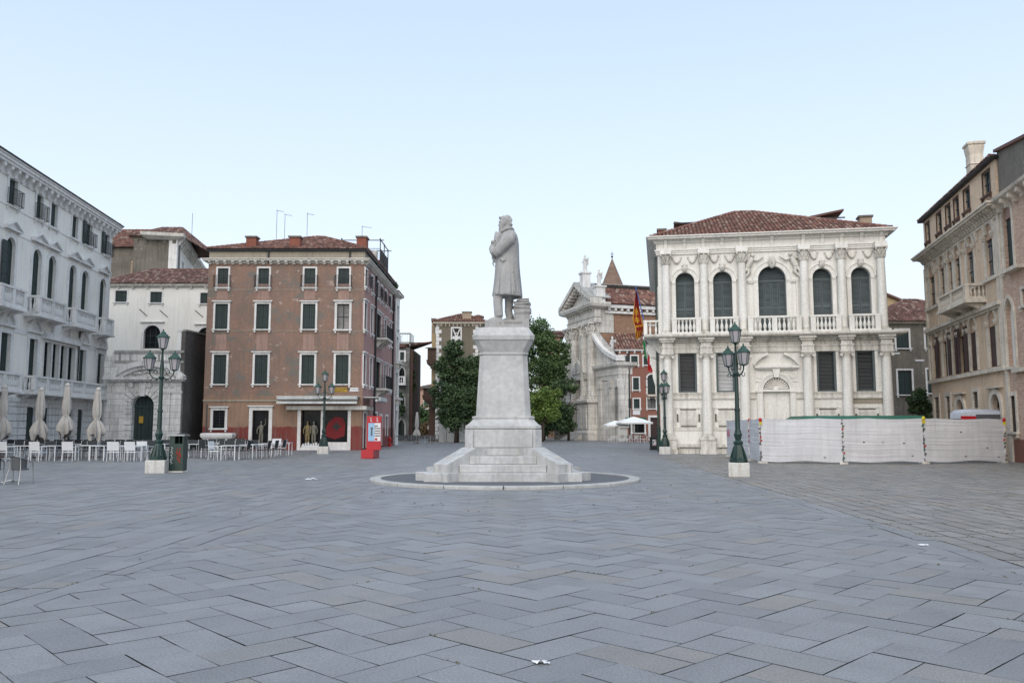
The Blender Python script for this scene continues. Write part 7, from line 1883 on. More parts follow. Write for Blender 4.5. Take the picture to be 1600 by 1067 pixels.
f.tube([P(208, 450, -.14), P(214, 468, -.17), P(210, 482, -.16)], [.023, .019, .014], 6)
for (a, b, c_) in (((350, 300, -.56), (310, 335, -.62), (262, 372, -.55)), ((330, 272, -.58), (285, 312, -.63), (250, 340, -.56)), ((300, 392, -.50), (270, 392, -.52), (235, 410, -.44))):   # creases of the sleeve
    f.tube([P(*a), P(*b), P(*c_)], [.012, .024, .012], 6)
f.loft([[P(248, 452, -.38), P(298, 438, -.42), P(300, 468, -.42), P(276, 478, -.42), P(262, 468, -.40)], [P(248, 452, -.47), P(298, 438, -.475), P(300, 468, -.485), P(276, 478, -.485), P(262, 468, -.475)]])   # pocket flap
for X0, X1 in ((330, 340), (385, 398), (250, 238), (290, 288), (360, 371)): f.tube([P(X0, 480, -.42), P((X0+X1)/2, 600, -.465), P(X1, 725, -.50)], [.006, .018, .028], 6)
# legs and shoes
f.tube([P(236, 700, -.17), P(234, 800, -.17), P(238, 860, -.18), P(242, 905, -.18)], [.165, .15, .145, .14], 14)
f.tube([P(330, 700, .17), P(326, 800, .17), P(322, 850, .18), P(334, 905, .18)], [.165, .135, .125, .12], 14)
f.tube([P(330, 720, .0), P(352, 760, .10)], [.2, .12], 8)
for X, y, sgn in ((238, -.18, 0), (334, .16, 0)):
    f.tube([P(X+30, 930, y), P(X, 922, y), P(X-45, 932, y-.02), P(X-82, 938, y-.04)], [.07, .095, .085, .05], 10)
    f.loft([[(P(X+40, 0)[0], y-.09, 0), (P(X+40, 0)[0], y+.09, 0), (P(X-60, 0)[0], y+.09, 0), (P(X-92, 0)[0], y-.03, 0), (P(X-60, 0)[0], y-.12, 0)], [(P(X+40, 0)[0], y-.085, .045), (P(X+40, 0)[0], y+.085, .045), (P(X-60, 0)[0], y+.085, .045), (P(X-88, 0)[0], y-.03, .045), (P(X-60, 0)[0], y-.115, .045)]])
fig = f.build('figure', M['statue'], mo, (.03, 0, zf-.003), smooth=True)
rm = fig.modifiers.new('remesh', 'REMESH'); rm.mode = 'VOXEL'; rm.voxel_size = .017; rm.use_smooth_shade = True
sm = fig.modifiers.new('smooth', 'SMOOTH'); sm.iterations = 2; sm.factor = .5
fig.scale = (1.02, 1.0, 1.08)
# pile of books behind his feet
bk = [(372, 500, 925, 868, 4), (380, 512, 866, 828, -5), (372, 498, 826, 800, 6), (380, 505, 798, 778, -8), (400, 490, 776, 755, 5)]
rr = random.Random(2)
for i, (xa, xb, ya, yb, rot) in enumerate(bk):
    w_, h_ = (xb-xa)*K*1.04, (ya-yb)*K; b = MB()
    b.box(-w_/2, w_/2, -.30, .30, 0, h_*.12); b.box(-w_/2, w_/2, -.30, .30, h_*.88, h_); b.box(-w_/2+.03, w_/2, -.275, .275, h_*.12, h_*.88)
    b.loft([[(-w_/2, -.30, 0), (-w_/2-.03, -.28, h_*.5), (-w_/2, -.30, h_), (-w_/2+.03, -.30, h_*.5)], [(-w_/2, .30, 0), (-w_/2-.03, .28, h_*.5), (-w_/2, .30, h_), (-w_/2+.03, .30, h_*.5)]])
    cx = ((xa+xb)/2-290)*K+.03
    b.build('book', M['statue'], mo, (cx, .02, zf+(945-ya)*K*1.06-.02), rotz=R(rot)).scale = (1, 1, 1.06)
b = MB(); b.box(.36, .80, -.33, .33, zf-.005, zf+.075); b.build('rock', M['statue'], mo)
# ---------------------------------------------------------------- street lamps with three lanterns
def lantern(s=1.0):
    fr = MB(); n = 6
    fr.lathe([(.05, 0), (.10, .02), (.13, .05)], n=n); fr.lathe([(.205, .44), (.24, .45), (.24, .48), (.18, .52), (.17, .55), (.09, .61), (.09, .64), (.045, .67), (.025, .70), (.03, .72), (.01, .77)], n=n)
    for i in range(6):
        a = 2*PI*i/6; fr.tube([(.125*math.cos(a), .125*math.sin(a), .04), (.205*math.cos(a), .205*math.sin(a), .45)], .013, 4)
    return fr
def street_lamp(label, H_=4.35, arms=2):
    t = empty('street_lamp', (0, 0, 0), 0, label, 'street lamp', 'cast iron street lamps in the square')
    p = MB(); p.prof(-.34, .34, -.34, .34, [(.0, 0), (.0, .44), (-.015, .46)]); p.build('plinth', M['plinth'], t)
    b = MB(); b.lathe([(.30, .46), (.30, .58), (.27, .60), (.22, .78), (.17, .98), (.13, 1.06), (.16, 1.10), (.16, 1.16), (.09, 1.22), (.115, 1.30), (.14, 1.42), (.10, 1.50), (.105, 1.54), (.085, 1.58)], n=8)
    for i in range(8):
        a = 2*PI*(i+.5)/8; b.tube([(.27*math.cos(a), .27*math.sin(a), .62), (.20*math.cos(a), .20*math.sin(a), .85), (.15*math.cos(a), .15*math.sin(a), 1.0)], [.03, .022, .012], 5)
    b.build('base', M['lamp_green'], t, smooth=35)
    s = MB(); s.lathe([(.085, 1.58), (.082, 2.2), (.10, 2.22), (.10, 2.28), (.075, 2.3), (.062, H_-.95), (.09, H_-.92), (.10, H_-.85), (.065, H_-.80), (.075, H_-.5), (.045, H_-.2), (.03, H_+.12), (.05, H_+.15), (.02, H_+.2)], n=12); s.build('post', M['lamp_green'], t, smooth=40)
    pos = [(0, 0, H_+.17)]; Q_ = H_-.42
    for k in range(arms):
        a = PI*k; c_, s_ = math.cos(a), math.sin(a); m = MB()
        pts = [(0, Q_-.42), (.16, Q_-.50), (.30, Q_-.46), (.40, Q_-.33), (.42, Q_-.20)]
        m.tube([(r*c_, r*s_, z) for r, z in pts], [.03, .028, .026, .024, .03], 6)
        m.tube([(r*c_, r*s_, z) for r, z in [(.05, Q_-.12), (.16, Q_-.10), (.26, Q_-.18), (.27, Q_-.28), (.19, Q_-.32), (.15, Q_-.26)]], .017, 5)
        m.tube([(r*c_, r*s_, z) for r, z in [(.30, Q_-.46), (.36, Q_-.56), (.46, Q_-.54), (.47, Q_-.44), (.41, Q_-.42)]], .014, 5)
        m.ell(.16*c_, .16*s_, Q_-.52, .04, .04, .05, 6, 5); m.build('arm', M['lamp_green'], t, smooth=40)
        pos.append((.43*c_, .43*s_, Q_-.20))
    for i, q in enumerate(pos):
        f = lantern().build('lantern', M['verdigris'], t, q, smooth=20)
        g_ = MB(); g_.lathe([(.118, .05), (.197, .445)], n=6); g_.build('lantern_glass', M['lantern_glass'], f)
    return t
LG = 'cast iron street lamps in the square'
L0 = street_lamp('green three lantern lamp beside the rubbish bin and the white chairs at the left')
[setattr(c, 'rotation_euler', (0, 0, R(-198+6))) for c in L0.children if c.name.startswith('plinth')]
x, y = G(240.5, 739); L0.location = (x, y+.3, 0); L0.rotation_euler = (0, 0, R(198))
def lamp_copy(px, py, rz, label, sc=1.0):
    o = copy_tree(L0); x, y = G(px, py); o.location = (x, y+.3, 0); o.rotation_euler = (0, 0, R(rz)); o['label'] = label; o.scale = (sc, sc, sc)
    for c in o.children:
        if c.name.startswith('plinth'): c.rotation_euler = (0, 0, R(-14-rz if px > 800 else -rz+4))
    return o
lamp_copy(1158.5, 744.5, -68, 'green three lantern lamp standing in front of the white netted hoarding')
lamp_copy(503.5, 709, 5, 'green three lantern lamp in front of the red cross shop window')
lamp_copy(1041, 709.5, 100, 'green three lantern lamp at the left corner of the white stone palace')
lamp_copy(851.5, 685.5, 40, 'green lamp post far behind the monument under the yellow green tree', 1.0)
gl = empty('gate_lantern', (GU(741.7)+gx, 94.2, GZ_(640)), 0, 'small green lantern on the pier of the garden gate', 'lantern')
f = MB(); f.tube([(0, 0, 0), (0, 0, .4)], .05, 6); f.build('stem', M['lamp_green'], gl)
q = lantern().build('lantern', M['lamp_green'], gl, (0, 0, .38), smooth=20); g_ = MB(); g_.lathe([(.118, .05), (.197, .445)], n=6); g_.build('lantern_glass', M['lantern_glass'], q)

# ---------------------------------------------------------------- rubbish bin
x, y = G(272.5, 738); tb = empty('litter_bin', (x, y+.28, 0), R(0), 'dark green square litter bin with a metal lid beside the left lamp', 'bin')
b = MB(); b.loft([[(sx_*.29, sy_*.24, 0) for sx_, sy_ in ((-1,-1),(1,-1),(1,1),(-1,1))], [(sx_*.29, sy_*.24, .05) for sx_, sy_ in ((-1,-1),(1,-1),(1,1),(-1,1))]]); b.build('foot', M['stone_trim'], tb)
b = MB(); b.box(-.26, .26, -.21, .21, .05, 1.05); b.box(-.26, -.06, -.21, .21, 1.05, 1.32); b.box(.09, .10, -.21, .21, 1.05, 1.32); b.box(-.06, .26, .15, .21, 1.05, 1.32); b.box(.22, .26, -.21, .15, 1.05, 1.32); b.build('body', M['lamp_green'], tb)
b = MB(); b.prof(-.27, .27, -.22, .22, [(.0, 1.32), (.05, 1.33), (.05, 1.38), (.02, 1.39)]); b.build('lid', M['alu'], tb)
b = MB(); b.lathe([(.17, 1.395), (.16, 1.42), (.10, 1.43)], .12, 0, n=14); b.build('ashtray', M['iron'], tb)
rr = random.Random(9); b = MB()
for pts in ([(.06, .88), (.02, .72), (.10, .66), (.05, .50), (.12, .42)], [(.16, .90), (.13, .72), (.19, .60), (.12, .46), (.16, .34)], [(.0, .66), (.08, .70), (.18, .66)], [(.05, .55), (.12, .62), (.17, .54)]): b.tube([(u_, -.213, z_) for u_, z_ in pts], .018, 4)
b.build('graffiti', mat('red_spray', (0.36, 0.05, 0.03)), tb)
b = MB()
for k in range(7): b.tube([(-.19+.03*math.sin(k*2), -.213, .92-k*.09), (-.13+.02*math.cos(k*3), -.213, .88-k*.09), (-.17+.03*math.sin(k), -.213, .84-k*.09)], .009, 4)
b.build('scribble', M['sign_white'], tb)

# ---------------------------------------------------------------- red poster totem
x, y = G(573, 716.5); rt = empty('poster_stand', (x, y, 0), R(-10), 'red advertising stand with two posters on a low red box', 'poster stand')
b = MB(); b.box(-.32, .36, 0, .95, .02, .46); b.build('base', M['red_paint'], rt)
b = MB(); b.box(.36, .366, .02, .93, .04, .44); b.build('base_side', M['red_paint_dull'], rt, label='scuffed side of the base')
b = MB(); b.box(-.18, .62, .42, .50, .46, 2.25); pn = b.build('panel', M['red_paint'], rt)
b = MB(); b.box(-.09, .25, .408, .42, .92, 1.88); b.build('poster', M['poster_blue'], pn, label='pale blue poster')
b = MB(); b.box(.26, .60, .408, .42, .92, 1.88); p2 = b.build('poster', M['sign_white'], pn, label='white poster with rows of small pictures')
b = MB()
for r_ in range(5):
    for c_ in range(5):
        if r_ < 1 and c_ > 2: continue
        b.box(.28+c_*.062, .28+c_*.062+.045, .402, .408, 1.74-r_*.13-.05, 1.74-r_*.13+(.02 if (r_+c_) % 2 else .005))
b.build('print', M['ink'], p2); b = MB(); b.box(.29, .43, .403, .408, .96, 1.08); b.build('print', M['red_paint'], p2)
for k, xx in ((0, .05), (1, .40)):
    b = MB(); b.tube([(xx-.03, .415, 2.13), (xx, .412, 2.18), (xx+.03, .415, 2.13)], .012, 5); b.box(xx-.015, xx+.015, .41, .42, 1.98, 2.12); b.box(xx-.015, xx+.07, .409, .42, 1.96, 1.99); b.build('logo', M['sign_white'], pn)
b = MB(); b.box(.04, .17, .40, .408, 1.55, 1.66); b.box(.06, .15, .401, .408, 1.2, 1.55); b.build('print', M['greyblue'], bpy.data.objects[pn.children[0].name])
# fire hydrant
x, y = G(611.5, 697.5); hy = empty('fire_hydrant', (x-.15, y, 0), 0, 'small red fire hydrant by the wall of the shop building', 'hydrant')
b = MB(); b.lathe([(.22, 0), (.22, .06), (.12, .1), (.11, .6), (.15, .62), (.15, .7), (.10, .8), (.03, .86)], n=10); b.tube([(-.2, 0, .55), (.2, 0, .55)], .06, 7); b.build('body', M['hydrant'], hy, smooth=40)
# stone trough under the barred window
bx_, by_ = D(341, 680, 60.2)[0], 60.2; tr = empty('stone_basin', (bx_, by_, 0), 0, 'long moulded white stone basin under the barred window of the shop building', 'basin')
b = MB(); b.prof(-1.0, 1.0, -.3, .3, [(-.1, 0), (-.1, .6), (.0, .8), (.12, .95), (.15, 1.1), (.12, 1.22), (.0, 1.25)]); b.build('basin', M['stone'], tr)
b = MB()
for xx in (-.9, .9): b = MB(); b.box(xx-.14, xx+.14, -.28, .28, 0, .62); b.build('support', M['stone_trim'], tr)

# ---------------------------------------------------------------- hoarding round the building site
HP = [G(1137, 713), G(1172, 719.5), G(1189, 723.5), G(1318, 725), G(1445, 724.5), G(1571, 723)]
HG = 'netted hoarding panels of the building site'
names = ['narrow netted panel with pink scribble receding at the left end of the hoarding', 'short netted hoarding panel just behind the right lamp post', 'leftmost of the three long netted hoarding panels', 'middle long netted hoarding panel', 'rightmost long netted hoarding panel, next to the brick building']
rr = random.Random(21)
for i in range(5):
    (xa, ya), (xb, yb) = HP[i], HP[i+1]; L = math.hypot(xb-xa, yb-ya)
    t = empty('hoarding_panel', (xa, ya, 0), math.atan2(yb-ya, xb-xa), names[i], 'hoarding', HG)
    f = MB()
    for xx in (.06, L-.06): f.tube([(xx, .03, .05), (xx, .03, 2.04)], .024, 6)
    for zz in (.16, 2.0): f.tube([(.06, .03, zz), (L-.06, .03, zz)], .02, 6)
    f.build('frame', M['alu'], t)
    nx, nz = max(6, int(L/.10)), 34; g_ = []; ph = rr.uniform(0, 6); cr_ = [(rr.uniform(-.011, .011), rr.uniform(0, 6), rr.uniform(2, 7)) for _ in range(nz+1)]
    for j in range(nz+1):
        row = []
        for k in range(nx+1):
            u, v = k/nx, j/nz
            yy = -.03+cr_[j][0]*(.45+.55*math.sin(u*cr_[j][2]+cr_[j][1]))-.007*math.sin(v*9+ph+2.2*math.sin(u*2.5+ph))-.02*math.sin(u*PI)*math.sin(v*PI)+rr.uniform(-.0012, .0012)
            zt = 2.06-.045*abs(math.sin(u*PI*1.5+ph))*(1-0) ; zb = .10+.03*math.sin(u*9+ph)
            row.append((.03+u*(L-.06)+.012*math.sin(v*30+ph), yy, zb+(zt-zb)*v))
        g_.append(row)
    c_ = MB()
    holes = {(rr.randrange(nz), rr.randrange(nx)) for _ in range(4 if L > 2 else 1)}
    grid_faces(c_, g_, lambda s, tt: (int(tt*nz), int(s*nx)) not in holes); c_.build('netting', M['net'], t, smooth=True, fix=False)
    for xx in (.06, L-.06): ft = MB(); ft.box(xx-.10, xx+.10, -.12, .30, 0, .09); ft.build('foot', M['stone_trim'], t)
    if i == 0:
        b = MB()
        for k in range(6): b.tube([(.45+.12*k, -.085, 1.2+.1*math.sin(k)), (.50+.12*k, -.085, 1.5-.08*math.cos(k*2)), (.55+.12*k, -.085, 1.15)], .012, 4)
        b.build('graffiti', mat('pink_spray', (0.45, 0.2, 0.26)), t)
    if i == 1:
        b = MB(); 
        for k in range(3): b.tube([(.35, -.09, .9+.25*k), (.42, -.09, 1.05+.25*k)], .02, 4)
        b.build('graffiti', M['red_lens'], t)
def beacon(i, col, label, dz=0):
    xa, ya = HP[i]; t = empty('warning_lamp', (xa, ya-.09, 2.0+dz), 0, label, 'warning lamp', 'warning lamps on the hoarding posts')
    b = MB(); b.box(-.06, .06, -.045, .045, -.30, -.12); b.build('battery_case', M['yellow'], t); b = MB(); b.lathe([(.03, -.12), (.09, -.09), (.10, .02), (.07, .10), (.02, .12)], n=12, sy=.6); b.build('lens', M[col], t, smooth=50); t.scale = (.78, .78, .78)
beacon(1, 'red_lens', 'red topped warning lamp on the hoarding behind the lamp post'); beacon(2, 'red_lens', 'red warning lamp at the left corner post of the long hoarding'); beacon(4, 'yellow', 'yellow warning lamp between the middle and rightmost panels', .06); beacon(5, 'red_lens', 'red warning lamp at the right end of the hoarding')
for i, px in ((2, 1188), (3, 1318), (4, 1445), (5, 1571)):
    xa, ya = HP[i]; t = empty('barrier_tape', (xa, ya-.07, 0), 0, ['', '', 'red and white tape wound round the left corner post of the hoarding', 'tape and green scraps on the post between left and middle panels', 'tape and green scraps on the post between middle and right panels', 'tape wound round the last hoarding post'][i], 'tape', 'tape on the hoarding posts')
    for k in range(11):
        b = MB(); z = .25+k*.155+rr.uniform(-.04, .04); s_ = rr.uniform(-.04, .04); b.loft([[(-.035+s_, 0, z), (.035+s_, -.012, z+.03), (.035+s_, -.012, z+.10), (-.035+s_, 0, z+.09)], [(-.035+s_, .04, z), (.035+s_, .03, z+.03), (.035+s_, .03, z+.10), (-.035+s_, .04, z+.09)]])
        b.build('strip', M[('grey_dark', 'net', 'chrome_dark', 'hydrant' if i == 2 else 'mask_tarp', 'net', 'grey_dark', 'hydrant')[(k*3+i) % 7]], t)
# green tarpaulin roof and pale cabin behind it
Yt = 43.0; xa, xb, zt = D(1237, 653, Yt)[0], D(1432, 653, Yt)[0], D(1330, 650, Yt)[1]
t = empty('site_shelter', ((xa+xb)/2, Yt, 0), 0, 'low shelter with a green tarpaulin top just showing above the hoarding', 'shelter')
b = MB(); hw = (xb-xa)/2; b.loft([[(-hw, -1.2, zt-.22), (hw, -1.2, zt-.22), (hw, 1.4, zt-.22), (-hw, 1.4, zt-.22)], [(-hw+.35, -.9, zt), (hw-.1, -.9, zt+.02), (hw-.1, 1.2, zt+.02), (-hw+.35, 1.2, zt)]]); b.build('tarpaulin', M['mask_tarp'], t)
b = MB(); 
for q in (-1, 0, 1): b.box(q*hw*.9-.05, q*hw*.9+.05, -1.1, -1.0, 0, zt-.22); b.box(q*hw*.9-.05, q*hw*.9+.05, 1.2, 1.3, 0, zt-.22)
b.box(-hw*.95, hw*.95, -1.21, -1.17, zt-.23, zt-.19); b.build('frame', M['wood'], t)
Yc = 42.0; xa, xb, zt, zb = D(1493, 650, Yc)[0], D(1558, 650, Yc)[0], D(1525, 639.5, Yc)[1], D(1525, 655, Yc)[1]
t = empty('site_cabin', ((xa+xb)/2, Yc, 0), 0, 'pale grey rounded cabin with a red stripe and dark panel behind the hoarding', 'cabin')
hw = (xb-xa)/2; b = MB(); b.prof(-hw+.03, hw-.03, -.5, .5, [(0, 0), (0, zt-.45)]); b.build('body', M['grey_dark'], t)
b = MB(); b.loft([[(-hw, -.55, zt-.47), (hw, -.55, zt-.47), (hw, .55, zt-.47), (-hw, .55, zt-.47)], [(-hw+.02, -.54, zt-.2), (hw-.02, -.54, zt-.2), (hw-.02, .54, zt-.2), (-hw+.02, .54, zt-.2)], [(-hw+.15, -.42, zt-.04), (hw-.15, -.42, zt-.04), (hw-.15, .42, zt-.04), (-hw+.15, .42, zt-.04)], [(-hw+.4, -.2, zt), (hw-.4, -.2, zt), (hw-.4, .2, zt), (-hw+.4, .2, zt)]]); b.build('roof', M['cabin_grey'], t, smooth=50)
b = MB(); b.box(-hw-.01, -hw+.72, -.56, -.5, zt-.60, zt-.34); b.build('red_stripe', M['red_lens'], t); b = MB(); b.box(-hw+.72, hw-.08, -.565, -.5, zt-.62, zt-.26); b.build('dark_panel', M['grey_dark'], t)

# ---------------------------------------------------------------- board and green post by the palace corner
x, y = G(1021.5, 703.5); t = empty('menu_board', (x, y, 0), R(8), 'dark standing board with a white and red notice by the palace corner', 'board')
b = MB(); b.box(-.25, .25, -.16, .16, .03, .88); b.box(-.29, .29, -.2, .2, .88, .95); b.build('body', M['iron'], t); b = MB(); b.box(-.13, .13, -.175, -.162, .35, .78); q = b.build('notice', M['sign_white'], t); b = MB(); b.box(-.09, -.04, -.18, -.175, .5, .68); b.build('print', M['ink'], q); b = MB(); b.box(-.10, .10, -.18, -.175, .38, .42); b.box(.02, .10, -.18, -.175, .66, .74); b.build('print', M['red_lens'], q)
x, y = G(1031.5, 705); t = empty('green_cabinet', (x, y+.2, 0), 0, 'narrow green metal cabinet between the board and the corner lamp', 'cabinet')
b = MB(); b.box(-.15, .15, -.15, .15, 0, 1.6); b.prof(-.15, .15, -.15, .15, [(.03, 1.6), (.03, 1.66), (-.05, 1.7)]); b.build('body', M['lamp_green'], t); b = MB(); b.box(-.12, .12, -.157, -.15, .2, 1.5); b.build('door', M['mask_tarp'], t)

# ---------------------------------------------------------------- cafe furniture
def chair(kind):
    m_ = M['chair_white'] if kind == 'w' else M['chair_dark']; fm = M['white_paint'] if kind == 'w' else M['alu']
    t = empty('cafe_chair', (0, 0, 0), 0, 'x', 'chair')
    b = MB(); b.box(-.25, .25, -.24, .24, .41, .445); b.build('seat', m_, t)
    b = MB(); b.loft([[(-.24, .23, .50), (.24, .23, .50), (.24, .25, .50), (-.24, .25, .50)], [(-.24, .29, .90), (.24, .29, .90), (.24, .31, .90), (-.24, .31, .90)]]); b.build('backrest', m_, t)
    for sx_ in (-1, 1):
        l = MB(); l.tube([(sx_*.25, -.23, 0), (sx_*.25, -.23, .64)], .014, 5); l.build('leg', fm, t)
        l = MB(); l.tube([(sx_*.25, .27, 0), (sx_*.25, .235, .44), (sx_*.25, .30, .90)], .014, 5); l.build('leg', fm, t)
        l = MB(); l.box(sx_*.25-.02, sx_*.25+.02, -.24, .27, .64, .665); l.build('armrest', fm, t)
    t.scale = (1.06, 1.06, 1.06); return t
def ctable():
    t = empty('cafe_table', (0, 0, 0), 0, 'x', 'table'); b = MB(); b.box(-.38, .38, -.38, .38, .715, .745); b.build('tabletop', M['chair_white'], t)
    for sx_ in (-1, 1):
        for sy_ in (-1, 1): l = MB(); l.box(sx_*.34-.02, sx_*.34+.02, sy_*.34-.02, sy_*.34+.02, 0, .715); l.build('leg', M['white_paint'], t)
    return t
CW, CD, CT = chair('w'), chair('d'), ctable(); used = set()
def put(pro, x, y, rz, label, group):
    o = place(pro, pro.name in used, (x, y, 0), rz, label, group); used.add(pro.name); return o
GW, GD, GTb = 'white chairs of the cafe terrace', 'dark chairs of the cafe terrace', 'white tables of the cafe terrace'
ordn = ['first', 'second', 'third', 'fourth', 'fifth', 'sixth', 'seventh', 'eighth', 'ninth', 'tenth', 'eleventh', 'twelfth', 'thirteenth', 'fourteenth', 'fifteenth', 'sixteenth', 'seventeenth', 'eighteenth']
rr = random.Random(31)
X_ = lambda px, Y: D(px, 700, Y)[0]
fr = [10, 60, 110.5, 180, 208, 227]
for i, px in enumerate(fr):
    Y = 41.0 if i < 5 else 42.2
    put(CW, X_(px, Y), Y, PI+rr.uniform(-.2, .2)+(0), f'white cafe chair, {ordn[i]} from the left in the front row facing the palace', GW)
tx = [28, 44, 82, 134, 157, 194, 216]
for i, px in enumerate(tx):
    Y = 41.9 if i not in (3,) else 42.8
    put(CT, X_(px, Y), Y, rr.uniform(-.05, .05), f'white square cafe table, {ordn[i]} from the left in the front row left of the lamp', GTb)
k = 0
for i, px in enumerate((24, 38, 76, 88, 100, 128, 140, 164, 190, 202, 222, 236)):
    Y = 43.4+rr.uniform(-.3, .6); put(CD, X_(px, Y), Y, rr.uniform(-.3, .3), f'dark cafe chair behind the front tables, {ordn[i]} from the left', GD)
for i, px in enumerate((18, 52, 95, 122, 150, 178, 206, 232, 252)):
    Y = 46.6; put(CT, X_(px, Y), Y, rr.uniform(-.05, .05), f'white cafe table in the back row, {ordn[i]} from the left', GTb)
for i, px in enumerate((12, 30, 44, 66, 84, 104, 115, 136, 148, 166, 184, 198, 214, 228, 244, 258)):
    Y = 47.7+rr.uniform(-.3, .3); put(CD, X_(px, Y), Y, rr.uniform(-.3, .3), f'dark cafe chair in the rearmost row, {ordn[i]} from the left', GD)
# right-hand group before the shop building
rt_ = [(309, 46.2), (324, 46.6), (360, 42.6), (388, 44.4), (402, 45.2), (418, 47.5), (352, 48), (445, 50), (345, 50.5), (296, 47.5)]
for i, (px, Y) in enumerate(sorted(rt_)): put(CT, X_(px, Y), Y, rr.uniform(-.05, .05), f'white cafe table in front of the shop building, {ordn[i]} from the left', GTb)
put(CW, X_(338, 42.4), 42.4, R(-100)+PI, 'white chair nearest the square at the left end of a table before the shop', GW)
put(CW, X_(430, 51.5), 51.5, 0, 'white chair facing the square by the tall display window', GW); put(CW, X_(439, 48.6), 48.6, R(-80), 'white chair at the right end of the terrace before the shop', GW)
dk = [(291, 46.6, 0), (300, 45.9, .2), (313, 48, 0), (322, 45.2, PI), (332, 44.8, PI/2), (348, 44.6, 0), (356, 44.2, 0), (372, 44.0, -.1), (380, 43.2, -PI/2), (381, 46.4, 0), (394, 46.6, 0), (412, 44.2, -PI/2), (424, 45.4, -PI/2), (436, 47, -PI/2), (328, 50, 0), (342, 51, 0), (358, 51, 0), (374, 51, 0)]
for i, (px, Y, a) in enumerate(sorted(dk)): put(CD, X_(px, Y), Y, a+rr.uniform(-.1, .1), f'dark cafe chair among the tables before the shop, {ordn[i]} from the left', GD)
# wicker chair and table at the left edge
def tubchair(label):
    t = empty('wicker_chair', (0, 0, 0), 0, label, 'chair', 'grey wicker chairs at the left edge')
    a = MB(); pts = [(-.27, -.24, 0), (-.25, -.22, .42), (-.25, -.20, .62), (-.24, .0, .70), (-.20, .18, .78), (0, .27, .84), (.20, .18, .78), (.24, .0, .70), (.25, -.20, .62), (.25, -.22, .42), (.27, -.24, 0)]; a.tube(pts, .014, 7); a.build('frame', M['alu'], t, smooth=50)
    for sx_ in (-1, 1): l = MB(); l.tube([(sx_*.26, .28, 0), (sx_*.20, .18, .45), (sx_*.19, .19, .78)], .013, 6); l.build('leg', M['alu'], t, smooth=50)
    s = MB(); s.lathe([(.0, .41), (.22, .41), (.235, .43), (.22, .45), (.0, .45)], n=16); s.build('seat', M['chrome_dark'], t, smooth=40)
    bk_ = MB(); n = 14; rows = [[(.215*math.cos(R(-20)+R(220)*i/n)*(1), .03+.20*math.sin(R(-20)+R(220)*i/n), z+(.08*math.sin(PI*i/n) if z > .6 else 0)) for i in range(n+1)] for z in (.46, .56, .66, .74)]
    grid_faces(bk_, rows); bk_.build('backrest', M['chrome_dark'], t, fix=False); return t
x, y = G(22, 757); c1 = tubchair('grey wicker tub chair with a metal frame near the left edge'); c1.location = (x, y+.25, 0); c1.rotation_euler = (0, 0, R(165))
c2 = copy_tree(c1); c2['label'] = 'grey wicker tub chair cut off by the left edge beside the small table'; c2.location = (x-.72, y+.1, 0); c2.rotation_euler = (0, 0, R(200))
t = empty('bistro_table', (x-.62, y+.95, 0), 0, 'small round metal bistro table at the left edge', 'table'); b = MB(); b.lathe([(0, .70), (.35, .70), (.36, .715), (.35, .73), (0, .73)], n=24); b.build('tabletop', M['alu'], t, smooth=40)
b = MB(); b.tube([(0, 0, .05), (0, 0, .7)], .025, 8); [b.tube([(0, 0, .08), (.28*math.cos(a), .28*math.sin(a), .0)], .018, 6) for a in (0.4, 2.0, 3.5, 5.1)]; b.build('stand', M['alu'], t, smooth=50)
# furled parasols
def parasol(px, Y, ztop, label, rz=0, s=1.0, seed=1):
    rr = random.Random(seed); t = empty('furled_parasol', (X_(px, Y), Y, 0), rz, label, 'parasol', 'furled parasols of the cafe terrace')
    p = MB(); p.tube([(0, 0, 0), (0, 0, ztop)], .035, 8); p.lathe([(.32, 0), (.32, .06), (.06, .09)], n=14); p.build('pole', M['wood'], t)
    c = MB(); n = 36; rings = []; zb = ztop-2.75*s
    for k, (f_, r_) in enumerate(((0, .30), (.06, .36), (.14, .36), (.24, .28), (.32, .17), (.36, .125), (.40, .17), (.5, .20), (.65, .19), (.8, .155), (.92, .12), (.97, .05), (1.0, .02))):
        z = zb+f_*2.75*s; rings.append([(r_*s*(1+(.28 if f_ < .34 else .16)*math.sin(9*a+f_*4+seed)+.12*math.sin(4*a+seed*2))*math.cos(a), r_*s*(1+(.28 if f_ < .34 else .16)*math.sin(9*a+f_*4+seed)+.12*math.sin(5*a+seed))*math.sin(a), z+(.22*math.sin(3*a+seed)+.10*math.sin(7*a) if f_ < .05 else .05*math.sin(5*a) if f_ < .2 else 0)) for a in [2*PI*i/n for i in range(n)]])
    c.loft(rings); c.build('canopy', M['canvas'], t, smooth=60)
    st = MB(); st.lathe([(.135*s, zb+2.75*s*.345), (.145*s, zb+2.75*s*.36), (.135*s, zb+2.75*s*.375)], n=16); st.build('strap', M['canvas'], t)
    f_ = MB(); f_.lathe([(.09, ztop-.22), (.14, ztop-.15), (.10, ztop-.05), (.02, ztop+.02)], n=12); f_.build('cap', M['canvas'], t, smooth=50)
pl_ = ['furled canvas parasol cut by the left edge', 'furled canvas parasol second from the left before the white palace', 'tallest furled canvas parasol in the middle of the terrace', 'furled canvas parasol rightmost, just left of the stone portal']
for i, (px, pyt, Y) in enumerate(((2, 601, 45.4), (60, 605, 45.4), (100.5, 598, 45.4), (149, 605, 45.8))): parasol(px, Y, D(px, pyt, Y)[1], pl_[i], i*1.1, 1.0, i+1)
parasol(651, 86, D(651, 644, 86)[1], 'furled parasol standing among stacked chairs down the narrow street', .4, .95, 9)
